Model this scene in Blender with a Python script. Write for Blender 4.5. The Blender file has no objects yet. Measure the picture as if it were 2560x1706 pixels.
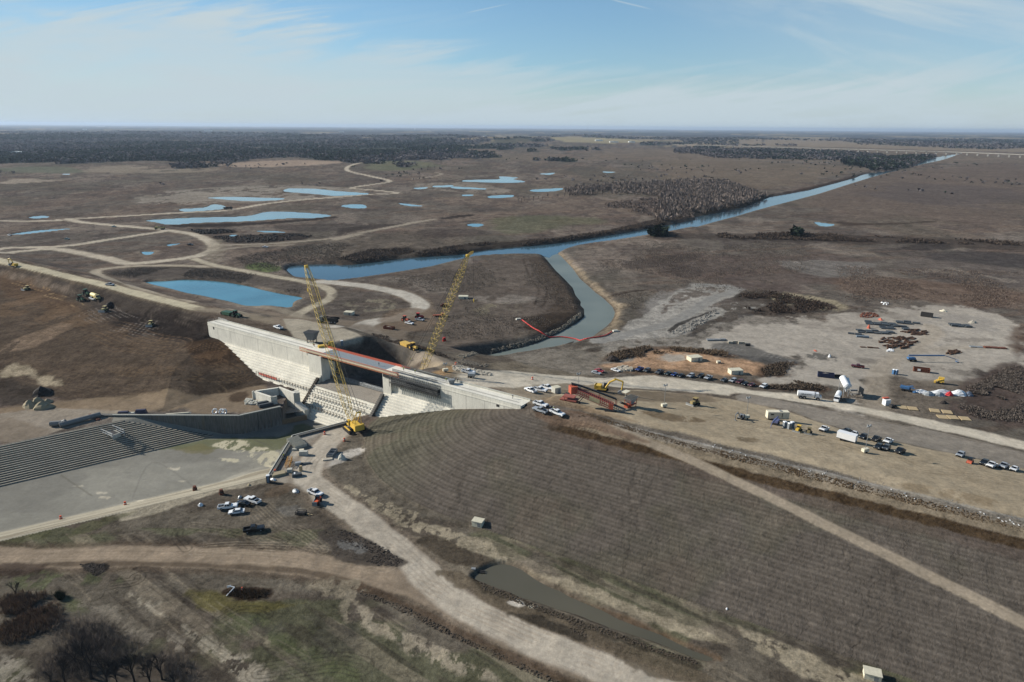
import bpy, math, random
import numpy as np
from mathutils import Vector, Matrix
random.seed(7)
C = bpy.context.scene.collection
SC = bpy.context.scene
R = math.radians
# ------------------------------------------------------------------ camera
F, PITCH, ROLL, CZ = 1707.0, R(17.4), 0.0075, 118.0
cam = bpy.data.cameras.new("camera"); camo = bpy.data.objects.new("camera", cam); C.objects.link(camo)
cam.sensor_fit = 'HORIZONTAL'; cam.sensor_width = 36.0; cam.lens = 36.0*F/2560
cam.clip_start = 1.0; cam.clip_end = 200000
camo.matrix_world = Matrix.Translation((0, 0, CZ)) @ Matrix.Rotation(R(90)-PITCH, 4, 'X') @ Matrix.Rotation(ROLL, 4, 'Z')
SC.camera = camo
# ------------------------------------------------------------------ sky + sun
SUN_EL = R(27.0); SUN_XY = Vector((-0.965, 0.26)).normalized()
SC.view_settings.view_transform = 'Standard'; SC.view_settings.look = 'None'
SC.view_settings.exposure = 0.68; SC.view_settings.gamma = 1.0
W = bpy.data.worlds.new("World"); SC.world = W; W.use_nodes = True
def build_world():
    nt = W.node_tree; nt.nodes.clear(); N = nt.nodes.new; L = nt.links.new
    out = N('ShaderNodeOutputWorld'); bg = N('ShaderNodeBackground'); bg.inputs['Strength'].default_value = 0.052
    sky = N('ShaderNodeTexSky'); sky.sky_type = 'NISHITA'; sky.sun_disc = False
    sky.sun_elevation = SUN_EL; sky.sun_rotation = math.atan2(SUN_XY.x, SUN_XY.y)
    sky.altitude = 200; sky.air_density = 1.0; sky.dust_density = 0.15; sky.ozone_density = 2.6
    geo = N('ShaderNodeTexCoord')
    sep = N('ShaderNodeSeparateXYZ'); L(geo.outputs['Generated'], sep.inputs[0])
    def M(op, a, b=None, c=None, clamp=False):
        m = N('ShaderNodeMath'); m.operation = op; m.use_clamp = clamp
        for i, q in enumerate((a, b, c)):
            if q is None: continue
            if isinstance(q, (int, float)): m.inputs[i].default_value = q
            else: L(q, m.inputs[i])
        return m.outputs[0]
    zc = M('MAXIMUM', sep.outputs[2], 0.012)
    zz = M('ADD', zc, 0.05)
    px_ = M('DIVIDE', sep.outputs[0], zz); py_ = M('DIVIDE', sep.outputs[1], zz)
    az = M('DIVIDE', sep.outputs[0], M('MAXIMUM', sep.outputs[1], 0.05))      # tan azimuth
    el = zc
    def cloud(ang, sx, sy, scale, detail, lo, hi, dist=0.6, off=0.0):
        cb = N('ShaderNodeCombineXYZ'); L(px_, cb.inputs[0]); L(py_, cb.inputs[1]); cb.inputs[2].default_value = off
        mp = N('ShaderNodeMapping'); mp.inputs['Rotation'].default_value[2] = ang; mp.inputs['Scale'].default_value = (sx, sy, 1)
        L(cb.outputs[0], mp.inputs[0])
        n = N('ShaderNodeTexNoise'); n.inputs['Scale'].default_value = scale; n.inputs['Detail'].default_value = detail
        n.inputs['Roughness'].default_value = 0.62; n.inputs['Distortion'].default_value = dist; L(mp.outputs[0], n.inputs['Vector'])
        mr = N('ShaderNodeMapRange'); mr.interpolation_type = 'SMOOTHSTEP'; mr.inputs[1].default_value = lo; mr.inputs[2].default_value = hi
        L(n.outputs['Fac'], mr.inputs[0]); return mr.outputs[0]
    def gauss(x0, sx, y0, sy):
        a = M('POWER', M('DIVIDE', M('SUBTRACT', az, x0), sx), 2.0); a = M('POWER', M('ABSOLUTE', M('DIVIDE', M('SUBTRACT', az, x0), sx)), 2.0)
        b = M('POWER', M('ABSOLUTE', M('DIVIDE', M('SUBTRACT', el, y0), sy)), 2.0)
        return M('EXPONENT', M('MULTIPLY', M('ADD', a, b), -1.0))
    def acloud(ang, sx, sy, scale, lo, hi, dist, off, det=11):
        cb = N('ShaderNodeCombineXYZ'); L(az, cb.inputs[0]); L(M('MULTIPLY', el, 2.4), cb.inputs[1]); cb.inputs[2].default_value = off
        mp = N('ShaderNodeMapping'); mp.vector_type = 'POINT'; mp.inputs['Rotation'].default_value[2] = ang; L(cb.outputs[0], mp.inputs[0])
        m2 = N('ShaderNodeMapping'); m2.inputs['Scale'].default_value = (sx, sy, 1); L(mp.outputs[0], m2.inputs[0])
        n = N('ShaderNodeTexNoise'); n.inputs['Scale'].default_value = scale; n.inputs['Detail'].default_value = det
        n.inputs['Roughness'].default_value = 0.58; n.inputs['Distortion'].default_value = dist; L(m2.outputs[0], n.inputs['Vector'])
        mr = N('ShaderNodeMapRange'); mr.interpolation_type = 'SMOOTHSTEP'; mr.inputs[1].default_value = lo; mr.inputs[2].default_value = hi
        L(n.outputs['Fac'], mr.inputs[0]); return mr.outputs[0]
    c1 = acloud(R(-14), 1.0, 3.2, 2.6, .34, .68, .5, 1.0)
    c4 = acloud(R(-24), 1.0, 6.0, 3.6, .36, .66, .7, 4.0)
    c2 = acloud(R(24), 1.0, 3.6, 2.6, .38, .68, .7, 9.0)
    c5 = acloud(R(-4), 1.0, 4.0, 3.0, .36, .66, .4, 14.0)
    c3 = cloud(R(4), 0.30, 1.6, 1.2, 9, 0.36, 0.70, 0.5, 7.1)
    big = cloud(R(-12), 0.5, 1.0, 0.42, 4, 0.30, 0.62, 0.5, 5.0)
    def S(v, a, b_, lo=0.0, hi=1.0):
        q = N('ShaderNodeMapRange'); q.interpolation_type = 'SMOOTHSTEP'
        q.inputs[1].default_value = a; q.inputs[2].default_value = b_; q.inputs[3].default_value = lo; q.inputs[4].default_value = hi
        L(v, q.inputs[0]); return q.outputs[0]
    # left veil: ragged upper edge, stepping down to the right
    edge = M('ADD', S(az, -.30, .08, .116, .060), M('MULTIPLY', az, -.012))
    ragged = M('ADD', M('SUBTRACT', edge, el), M('MULTIPLY', M('SUBTRACT', c4, 0.5), 0.042))
    ragged = M('ADD', ragged, M('MULTIPLY', M('SUBTRACT', c1, .5), .02))
    veil = M('MULTIPLY', S(ragged, -0.026, 0.030), M('ADD', 0.48, M('ADD', M('MULTIPLY', c1, 0.26), M('MULTIPLY', c5, 0.28))))
    veil = M('MULTIPLY', veil, S(az, .75, .2, .55, 1.0))
    plume = M('MULTIPLY', gauss(0.46, 0.20, 0.13, 0.10), M('ADD', M('MULTIPLY', c2, 0.62), .24))
    plume = M('ADD', plume, M('MULTIPLY', gauss(0.75, 0.22, 0.12, 0.08), M('ADD', M('MULTIPLY', c2, 0.30), .18)))
    wisp = M('MULTIPLY', gauss(-0.36, 0.26, .135, .018), M('MULTIPLY', c4, .30))
    # two thin condensation trails high up
    def trail(x0, y0, k, wd, a0, a1):
        dline = M('ABSOLUTE', M('SUBTRACT', M('SUBTRACT', el, y0), M('MULTIPLY', M('SUBTRACT', az, x0), k)))
        return M('MULTIPLY', M('MULTIPLY', S(dline, wd, 0.0), M('MULTIPLY', S(az, a0, a0+.02), S(az, a1, a1-.03))), .45)
    tr = M('ADD', trail(0.16, 0.152, -0.22, .0016, .12, .19), trail(-0.03, 0.150, 0.20, .0010, -.07, .0))
    lowv = S(el, 0.075, 0.0, 0.0, 0.30); low2 = M('MULTIPLY', S(el, 0.08, 0.03), M('MULTIPLY', c5, .12))
    w = M('ADD', M('ADD', veil, plume), M('ADD', M('ADD', wisp, tr), M('ADD', lowv, low2)))
    w = M('MULTIPLY', w, 1.0, clamp=True)
    # tint of the clear sky (photo is a bit greyer and less violet), then clouds over it
    hsv = N('ShaderNodeHueSaturation'); L(sky.outputs[0], hsv.inputs['Color']); hsv.inputs['Saturation'].default_value = 0.92; hsv.inputs['Hue'].default_value = 0.485; hsv.inputs['Value'].default_value = 1.0
    mulc = N('ShaderNodeMix'); mulc.data_type = 'RGBA'; mulc.blend_type = 'MULTIPLY'; mulc.inputs[0].default_value = 1.0
    L(hsv.outputs[0], mulc.inputs[6]); mulc.inputs[7].default_value = (1.0, 1.20, 1.42, 1)
    mix = N('ShaderNodeMix'); mix.data_type = 'RGBA'; L(w, mix.inputs[0]); L(mulc.outputs[2], mix.inputs[6])
    mix.inputs[7].default_value = (6.5, 7.7, 8.3, 1)
    dk = N('ShaderNodeMix'); dk.data_type = 'RGBA'; dk.blend_type = 'MULTIPLY'; dk.inputs[0].default_value = 1.0
    L(M('MULTIPLY', S(az, -1.0, -.1, .76, 1.0), S(el, .0, .05, .80, 1.0)), dk.inputs[7]); L(mulc.outputs[2], dk.inputs[6]); L(dk.outputs[2], mix.inputs[6])
    L(mix.outputs[2], bg.inputs[0]); L(bg.outputs[0], out.inputs[0])
build_world()
sl = bpy.data.lights.new("sun", 'SUN'); sl.energy = 4.6; sl.angle = R(0.5); sl.color = (1.0, 0.95, 0.87)
so = bpy.data.objects.new("sun", sl); C.objects.link(so)
sd = Vector((SUN_XY.x*math.cos(SUN_EL), SUN_XY.y*math.cos(SUN_EL), math.sin(SUN_EL)))
so.rotation_euler = sd.to_track_quat('Z', 'Y').to_euler(); so.location = (0, 0, 300)

# ------------------------------------------------------------------ sight lines: photo positions to places on the ground
TAG = {'P': (0, 0, 1), 'D': (0, 0, 1/1.088), 'Z1': (0, 280, 2.613), 'Z2': (840, 280, 2.613), 'Z3': (1660, 280, 2.613), 'Z4': (480, 760, 3.92),
       'Z5': (900, 760, 3.92), 'Z6': (0, 900, 3.92), 'W1': (1280, 860, 4.356), 'W2': (1780, 740, 3.017), 'W3': (1780, 980, 3.015),
       'W4': (480, 1060, 3.92), 'W5': (0, 1300, 2.614), 'W6': (900, 1250, 2.614), 'Q': (1480, 560, 2.402), 'V4': (600, 930, 10.455), 'V2': (740, 820, 10.455), 'V6': (1390, 930, 9.804)}
def px(tag, x, y):
    a, b, s = TAG[tag]; return (a+x/s, b+y/s)
cp_, sp_ = math.cos(PITCH), math.sin(PITCH); cr_, sr_ = math.cos(ROLL), math.sin(ROLL)
def rays(uv):
    uv = np.atleast_2d(np.array(uv, float)); x = (uv[:, 0]-1280)/F; y = -(uv[:, 1]-853)/F
    x, y = x*cr_-y*sr_, x*sr_+y*cr_
    return np.stack([x, cp_+y*sp_, -sp_+y*cp_], 1)
def U(tag, x, y, z=0.0):
    d = rays([px(tag, x, y)])[0]; t = (z-CZ)/d[2]; return (d[0]*t, d[1]*t)
def Us(tag, pts, z): return [U(tag, p[0], p[1], z) for p in pts]
def UY(tag, x, y, Y):
    d = rays([px(tag, x, y)])[0]; t = Y/d[1]; return Vector((d[0]*t, Y, CZ+d[2]*t))
# ------------------------------------------------------------------ numeric helpers
def sdist(P, poly):
    """signed distance (inside positive) of points P (n,2) to closed polygon"""
    poly = np.array(poly, float); n = len(poly); x, y = P[:, 0], P[:, 1]
    d2 = np.full(len(P), 1e30); ins = np.zeros(len(P), bool)
    for i in range(n):
        a = poly[i]; b = poly[(i+1) % n]; ab = b-a; L2 = ab@ab+1e-9
        t = np.clip(((x-a[0])*ab[0]+(y-a[1])*ab[1])/L2, 0, 1)
        d2 = np.minimum(d2, (x-a[0]-t*ab[0])**2+(y-a[1]-t*ab[1])**2)
        c = ((a[1] > y) != (b[1] > y)); 
        if abs(b[1]-a[1]) > 1e-12: ins ^= c & (x < (b[0]-a[0])*(y-a[1])/(b[1]-a[1])+a[0])
    d = np.sqrt(d2); return np.where(ins, d, -d)
def ldist(P, line):
    line = np.array(line, float); d2 = np.full(len(P), 1e30); lat = np.zeros(len(P))
    for i in range(len(line)-1):
        a = line[i]; b = line[i+1]; ab = b-a; L2 = ab@ab+1e-9
        t = np.clip(((P[:, 0]-a[0])*ab[0]+(P[:, 1]-a[1])*ab[1])/L2, 0, 1)
        q = (P[:, 0]-a[0]-t*ab[0])**2+(P[:, 1]-a[1]-t*ab[1])**2
        s = np.sign(ab[0]*(P[:, 1]-a[1])-ab[1]*(P[:, 0]-a[0])); m = q < d2
        lat = np.where(m, s*np.sqrt(q), lat); d2 = np.where(m, q, d2)
    return np.sqrt(d2), lat
def smooth(pts, k=3):
    pts = np.array(pts, float); out = []
    n = len(pts)
    for i in range(n-1):
        p0 = pts[max(i-1, 0)]; p1 = pts[i]; p2 = pts[i+1]; p3 = pts[min(i+2, n-1)]
        for j in range(k):
            t = j/k; out.append(0.5*((2*p1)+(-p0+p2)*t+(2*p0-5*p1+4*p2-p3)*t*t+(-p0+3*p1-3*p2+p3)*t**3))
    out.append(pts[-1]); return np.array(out)
def smooth_closed(pts, k=3):
    pts = np.array(pts, float); n = len(pts); out = []
    for i in range(n):
        p0, p1, p2, p3 = pts[i-1], pts[i], pts[(i+1) % n], pts[(i+2) % n]
        for j in range(k):
            t = j/k; out.append(0.5*((2*p1)+(-p0+p2)*t+(2*p0-5*p1+4*p2-p3)*t*t+(-p0+3*p1-3*p2+p3)*t**3))
    return np.array(out)
def sstep(x): x = np.clip(x, 0, 1); return x*x*(3-2*x)
def _h(ix, iy, seed):
    h = (ix.astype(np.int64)*374761393 + iy.astype(np.int64)*668265263 + seed*982451653) & 0xffffffff
    h = ((h ^ (h >> 13))*1274126177) & 0xffffffff; h = h ^ (h >> 16)
    return (h & 0xffff)/65535.0
def vn(x, y, seed=0):
    ix = np.floor(x); iy = np.floor(y); fx = x-ix; fy = y-iy; fx = fx*fx*(3-2*fx); fy = fy*fy*(3-2*fy)
    ix = ix.astype(np.int64); iy = iy.astype(np.int64)
    a = _h(ix, iy, seed); b = _h(ix+1, iy, seed); c = _h(ix, iy+1, seed); d = _h(ix+1, iy+1, seed)
    return (a*(1-fx)+b*fx)*(1-fy)+(c*(1-fx)+d*fx)*fy
def fbm(x, y, seed=0, o=4, g=0.5):
    s = 0; a = 1; t = 0
    for i in range(o): s = s+a*vn(x*2**i+17.3*i, y*2**i-9.1*i, seed+i); t += a; a *= g
    return s/t     # 0..1
# ------------------------------------------------------------------ terrain heights
A0 = np.array([-158.7, 341.9]); Ad = np.array([0.829, -0.559]); Ae = np.array([0.559, 0.829])
R0 = np.array([8.7, 232.2]); Rd = np.array([0.859, -0.512]); Re = np.array([0.512, 0.859])
def dam(s, e, z=None):
    p = A0+Ad*s+Ae*e
    return (p[0], p[1]) if z is None else (p[0], p[1], z)
ZF = -4.5; ZY = 2.6
# basin lines
SB0 = np.array(U('P', 0, 1217, ZF)); SB1 = np.array(U('P', 525, 1094, ZF)); SBd = (SB1-SB0)/np.linalg.norm(SB1-SB0); SBn = np.array([-SBd[1], SBd[0]])
NB0 = np.array(U('P', 0, 1330, ZF)); NB1 = np.array(U('P', 645, 1182, ZF)); NBd = (NB1-NB0)/np.linalg.norm(NB1-NB0); NBn = np.array([NBd[1], -NBd[0]])
WL0 = np.array(U('Z6', 1100, 545, 3.7)); WL1 = np.array(U('Z4', 460, 1100, 3.7)); WL2 = np.array(U('Z4', 870, 1010, 3.7))
WR0 = np.array(U('Z4', 1510, 1150, 3.4)); WR1 = np.array(U('Z4', 980, 1290, 3.4)); WR2 = np.array(U('P', 669, 1188, 3.4))
BANKW = 20.0
B0 = [SB0+SBn*BANKW-SBd*160, SB0+SBn*BANKW+SBd*38, WL0, WL1, WL2, np.array(dam(76, -10)), np.array(dam(88, -6)), np.array(dam(127, -6)), np.array(dam(123, -14)), WR0, WR1, WR2, WR2+NBn*(BANKW-float((WR2-NB0)@NBn)), NB0+NBn*BANKW-NBd*160]
def off_(p, q, d):
    t = (q-p)/np.linalg.norm(q-p); return np.array([-t[1], t[0]])*d
B0P = np.array([np.array(v, float) for v in B0])
B0P[2] += np.array([0, .7]); B0P[3] += np.array([-.1, .7]); B0P[4] += np.array([.5, .6]); B0P[9] += np.array([.2, -.7]); B0P[10] += np.array([.5, -.6]); B0P[11] += np.array([.7, -.6])
PLATS = []   # (poly, z, w)
def plateau(poly, z, w): PLATS.append((np.array(poly), z, w))
# ---- waters (name, polygon world, level, kind)
WATERS = []
def pond(tag, pts, zw, kind, w=3.0, depth=1.6, k=3):
    poly = smooth_closed(Us(tag, pts, zw), k if kind in ('river', 'channel') else k*2)
    if kind == 'river' or kind == 'channel' or kind.startswith('ditch'): am, fr_ = 1.3, .09
    else: dd = float(np.mean(poly[:, 1])); am = min(9.0, dd*.0045); fr_ = 12/dd
    poly = poly+np.stack([(fbm(poly[:, 0]*fr_, poly[:, 1]*fr_, 401, 3)-.5)*am*3.0, (fbm(poly[:, 0]*fr_, poly[:, 1]*fr_, 402, 3)-.5)*am*2.2], 1)
    WATERS.append((poly, zw, kind)); g_ = 4.0 if zw > 1.65 and zw < 3.9 and w != 4.0 else (2.6 if w in (4.0, 3.0) else 4.0)
    t_ = min(.9, max(.1, (g_-zw)/(g_-zw+depth))); xx = .5-math.sin(math.asin(1-2*t_)/3); PLATS.append((poly, zw-depth, w, 1-(1-xx) if False else xx)); return poly
PADP = smooth_closed(Us('Z4', [(850, 260), (830, 190), (950, 150), (1200, 172), (1350, 208), (1560, 268), (1675, 325), (1690, 350), (1650, 385), (1500, 412), (1350, 410), (1150, 380)], 20), 3)
PITP = [dam(92, 8), dam(95, 24), dam(108, 30), dam(126, 20), dam(127, 8)]
def base_h(x, y):
    dx, dy = x-A0[0], y-A0[1]; s = dx*Ad[0]+dy*Ad[1]; e = dx*Ae[0]+dy*Ae[1]
    dx, dy = x-R0[0], y-R0[1]; sr = dx*Rd[0]+dy*Rd[1]; er = dx*Re[0]+dy*Re[1]
    up = np.where(sr < 0, e > np.where(s > -1, 3.4, 0), er > 0); eu = np.where(sr < 0, e, er)
    zuR = np.interp(eu, [0, 10, 35, 70, 110, 200], [19.8, 19.9, 15.5, 8.5, 5, 4])
    zuL = np.interp(eu, [-1, 3, 9, 22, 44, 62, 85, 200], [13, 16.5, 19.6, 19.8, 10, 4.8, 4.1, 4])
    zuM = np.interp(eu, [0, 28, 50, 72, 100, 200], [19.6, 19.4, 11, 5.5, 4.2, 4])
    tl = sstep((s+6)/10); zuL = zuL*(1-tl)+zuM*tl
    t = sstep((s-85)/30); zu = zuL*(1-t)+zuR*t
    # right downstream slope
    al = np.maximum(0, -sr)*0.80; d = np.sqrt(al**2+np.minimum(er, 0)**2)
    d = np.where(er > 0, np.sqrt(al**2+0*er), d)
    zr = np.maximum(ZY, 20-np.maximum(0, d-1.0)/3.15)
    # left downstream mass
    eb = 55-np.minimum(0, s-25)*0.35; ee = e*55/eb
    zl = np.interp(ee, [-70, -55, -35, -8, 0, 8], [ZY+.4, ZY+.6, 8.5, 12.0, 13, 19.5])
    zl = np.where(s > 0, np.minimum(zl, 12.0-np.maximum(0, s-8)*0.21), zl); zl = np.maximum(zl, ZY)
    wgt = sstep((70-s)/20); zdn = np.maximum(zr, zl*wgt+ZY*(1-wgt))
    z = np.where(up, zu, zdn)
    return z, s, e, sr, er, d, up
def Hf(x, y, fine=False):
    x = np.asarray(x, float); y = np.asarray(y, float)
    z, s, e, sr, er, d, up = base_h(x, y)
    P = np.stack([x, y], 1)
    for ip, pe in enumerate(PLATS):
        poly, pz, w = pe[:3]; x0 = pe[3] if len(pe) > 3 else 1.0
        lo = poly.min(0)-w; hi = poly.max(0)+w
        m = (x > lo[0]) & (x < hi[0]) & (y > lo[1]) & (y < hi[1])
        if not m.any(): continue
        sdv = sdist(P[m], poly); t = sstep(x0+sdv/w)*(up[m] if ip < 2 else 1); z[m] = z[m]*(1-t)+pz*t
    # basin
    poly = B0P; lo = poly.min(0); hi = poly.max(0)
    m = (x > lo[0]) & (x < hi[0]) & (y > lo[1]) & (y < hi[1])
    if m.any():
        q = P[m]; ins = sdist(q, poly) > 0
        d1 = (q-SB0)@SBn; d2 = (q-NB0)@NBn
        zb = ZF+(ZY-ZF+0.4)*np.clip(np.maximum(d1, d2)/BANKW, 0, 1)
        d3, _ = ldist(q, [B0P[11], B0P[12]]); zb = np.maximum(zb, ZY-.30*d3)
        z[m] = np.where(ins, np.minimum(zb, z[m]) , z[m])
    # ground kept below the dam body
    m = (s > 0.5) & (s < 195) & (e > 0.2) & (e < 6.6)
    z = np.where(m, np.minimum(z, np.where((s > 88) & (s < 127), 4.0, 18.8)), z)
    return z
def T(tag, pts):
    """places on the terrain seen at the given photo positions -> (n,3)"""
    d = rays([px(tag, p[0], p[1]) for p in pts]); n = len(d)
    zs = np.linspace(24, -8, 129); out = np.zeros((n, 3))
    t = (zs[None, :]-CZ)/d[:, 2:3]
    X = d[:, 0:1]*t; Y = d[:, 1:2]*t
    H = Hf(X.ravel(), Y.ravel()).reshape(X.shape); below = zs[None, :] <= H
    for i in range(n):
        k = int(np.argmax(below[i])); k = max(k, 1)
        g0 = zs[k-1]-H[i, k-1]; g1 = zs[k]-H[i, k]; f = g0/(g0-g1+1e-9); f = min(max(f, 0), 1)
        out[i] = (X[i, k-1]*(1-f)+X[i, k]*f, Y[i, k-1]*(1-f)+Y[i, k]*f, zs[k-1]*(1-f)+zs[k]*f)
    return out
def ground_z(x, y): return float(Hf(np.array([x]), np.array([y]))[0])

plateau(PADP, 20.0, 16.0); plateau(PITP, 5.6, 13.0)
# river and ponds (levels)
ZW = 1.6
riv = ([px('Z1', *p) for p in [(1880, 1015), (2000, 1000), (2200, 996)]] + [px('Z2', *p) for p in [(0, 1000), (110, 1000), (480, 955), (800, 935), (1000, 900), (1400, 865), (1700, 820), (2000, 770), (2352, 705)]] +
       [px('Z3', *p) for p in [(200, 690), (540, 620), (700, 555), (950, 510), (1250, 430), (1340, 400), (1590, 370), (1720, 310), (1850, 285), (1905, 276), (1960, 266), (1925, 278), (1830, 312), (1700, 340), (1560, 378), (1480, 395), (1350, 430), (1000, 540), (700, 620), (450, 690), (200, 760)]] +
       [px('Z2', *p) for p in [(2352, 750), (2100, 800), (1800, 845), (1560, 880), (1445, 925), (1400, 955), (1355, 940), (1200, 935), (900, 950), (600, 1020), (300, 1070), (0, 1110)]] + [px('Z1', *p) for p in [(2150, 1106), (1960, 1090), (1900, 1060)]])
RIVP = pond('P', riv, ZW, 'river', w=9.0, k=2)
chn = ([px('Z2', *p) for p in [(1362, 948), (1400, 955), (1448, 928), (1500, 970), (1600, 1090), (1700, 1180), (1780, 1240), (1815, 1310), (1800, 1370), (1720, 1440), (1640, 1485), (1500, 1530)]] +
       [px('Z5', *p) for p in [(2100, 370), (1900, 430), (1600, 510), (1350, 575), (1250, 590), (1180, 585), (1010, 540), (1300, 480), (1600, 420), (1800, 350), (2000, 260), (2180, 130)]] +
       [px('Z2', *p) for p in [(1612, 1290), (1590, 1240), (1540, 1150), (1440, 1040), (1380, 970)]])
CHNP = pond('P', chn, ZW+.004, 'channel', w=13.0, k=2)
pond('Z1', [(945, 1115), (1080, 1105), (1220, 1098), (1400, 1108), (1560, 1130), (1700, 1160), (1850, 1190), (1975, 1215), (1930, 1240), (1905, 1280), (1780, 1270), (1640, 1275), (1500, 1245), (1300, 1205), (1100, 1160)], 3.0, 'square-cornered blue pond behind the left end of the spillway wall', 5)
PO = [('Z1', [(945, 710), (1080, 700), (1300, 690), (1600, 680), (1720, 655), (1900, 655), (2100, 670), (2165, 682), (2050, 695), (1900, 695), (1600, 715), (1300, 725), (1100, 738), (1000, 722)], 'long blue pond between the two haul roads'),
      ('Z1', [(1175, 635), (1330, 625), (1380, 605), (1440, 610), (1465, 630), (1350, 645), (1200, 652)], 'small pond touching the far haul road'),
      ('Z1', [(1350, 560), (1500, 555), (1700, 560), (1860, 565), (1800, 578), (1600, 582), (1450, 572)], 'shallow marshy pond with reeds'),
      ('P', [(712, 479), (723, 471.5), (795, 473.5), (840, 478), (900, 482), (925, 486), (840, 490), (790, 486)], 'pale flooded flat by the road bend'),
      ('Z2', [(40, 618), (80, 607), (180, 607), (205, 625), (150, 632)], 'short pond right of the long pond'),
      ('Z1', [(75, 800), (250, 775), (470, 763), (300, 785), (130, 803)], 'thin sliver of water at the far left'),
      ('Z2', [(835, 455), (880, 445), (1060, 440), (1070, 423), (1190, 430), (1150, 440), (1225, 458), (1100, 465)], 'bright pond in the middle of the plain'),
      ('Z2', [(990, 553), (1060, 545), (1150, 545), (1140, 558), (1030, 565)], 'small pond beside the bare grove'),
      ('Z2', [(1275, 510), (1450, 498), (1475, 505), (1400, 520), (1280, 522)], 'pond behind the bare grove'),
      ('Z2', [(405, 600), (460, 600), (580, 615), (500, 617)], 'narrow pond in the grey field'),
      ('Z2', [(770, 488), (960, 499), (985, 508), (800, 502)], 'strip of water below the bright pond'),
      ('Z2', [(640, 485), (760, 478), (775, 488), (680, 494)], 'puddle left of the water strip'),
      ('Z2', [(530, 497), (610, 493), (600, 503), (540, 505)], 'leftmost puddle of the middle plain'),
      ('Z2', [(870, 735), (930, 730), (970, 738), (930, 752), (880, 745)], 'puddle in the cut above the river bank'),
      ('Z3', [(995, 720), (1060, 728), (1130, 738), (1080, 750), (1030, 745)], 'blue pond alone on the right hand plain'),
      ('Z2', [(1330, 405), (1420, 398), (1385, 412)], 'tiny far pond right of the bright pond'),
      ('Z2', [(1755, 390), (1870, 396), (1780, 399)], 'farthest thin pond on the plain'),
      ('Z2', [(830, 543), (900, 540), (905, 548), (850, 550)], 'puddle left of the small grove pond'),
      ('Z1', [(1670, 775), (1820, 780), (1870, 790), (1720, 785)], 'thin pond beside the dark soil heaps'),
      ('Z1', [(1485, 805), (1540, 803), (1545, 812), (1500, 816)], 'puddle in the dark soil heaps'),
      ('Z1', [(915, 915), (1000, 915), (970, 935), (930, 930)], 'lower puddle inside the road loop'),
      ('Z1', [(1085, 867), (1180, 859), (1110, 876)], 'upper puddle inside the road loop'),
      ('Z1', [(180, 690), (260, 680), (320, 684), (300, 695), (220, 697)], 'puddle above the road at the far left'),
      ('Z1', [(395, 407), (460, 404), (440, 412)], 'distant puddle on the left plain')]
for tg, pts, lab in PO: pond(tg, pts, 3.4, lab, 6 if pts[0][1] > 600 else 10, 1.2, 2)
pond('W6', [(740, 500), (800, 462), (880, 440), (980, 430), (1050, 450), (1160, 520), (1300, 600), (1500, 690), (1800, 820), (2100, 960), (2290, 1030), (2230, 1045), (2000, 970), (1700, 860), (1400, 740), (1100, 650), (900, 580), (800, 530)], 1.7, 'ditch', 4.0, 1.2)

# ------------------------------------------------------------------ materials
KA = 1.12      # photo brightness -> surface colour
def lin(c): c = c/255.0; return c/12.92 if c < 0.04045 else ((c+0.055)/1.055)**2.4
def alb(c, k=None):
    k = KA if k is None else k
    return tuple(min(0.85, lin(v)/k) for v in c)
def new_mat(name):
    m = bpy.data.materials.new(name); m.use_nodes = True; nt = m.node_tree; nt.nodes.clear()
    o = nt.nodes.new('ShaderNodeOutputMaterial'); b = nt.nodes.new('ShaderNodeBsdfPrincipled'); nt.links.new(b.outputs[0], o.inputs[0])
    return m, nt, b
MATS = {}
def mat(name, col, rough=0.7, metal=0.0, var=0.12, scale=1.5, spec=0.3, linear=False):
    if name in MATS: return MATS[name]
    m, nt, b = new_mat(name); N = nt.nodes.new; L = nt.links.new
    c = col if linear else alb(col)
    tc = N('ShaderNodeTexCoord'); n = N('ShaderNodeTexNoise'); n.inputs['Scale'].default_value = scale; n.inputs['Detail'].default_value = 5; L(tc.outputs['Object'], n.inputs['Vector'])
    mr = N('ShaderNodeMapRange'); mr.inputs[1].default_value = .3; mr.inputs[2].default_value = .7; mr.inputs[3].default_value = 1-var; mr.inputs[4].default_value = 1+var; L(n.outputs['Fac'], mr.inputs[0])
    mx = N('ShaderNodeMix'); mx.data_type = 'RGBA'; mx.blend_type = 'MULTIPLY'; mx.inputs[0].default_value = 1; mx.inputs[6].default_value = (*c, 1); L(mr.outputs[0], mx.inputs[7])
    L(mx.outputs[2], b.inputs['Base Color']); b.inputs['Roughness'].default_value = rough; b.inputs['Metallic'].default_value = metal; b.inputs['Specular IOR Level'].default_value = spec
    MATS[name] = m; return m
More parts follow.
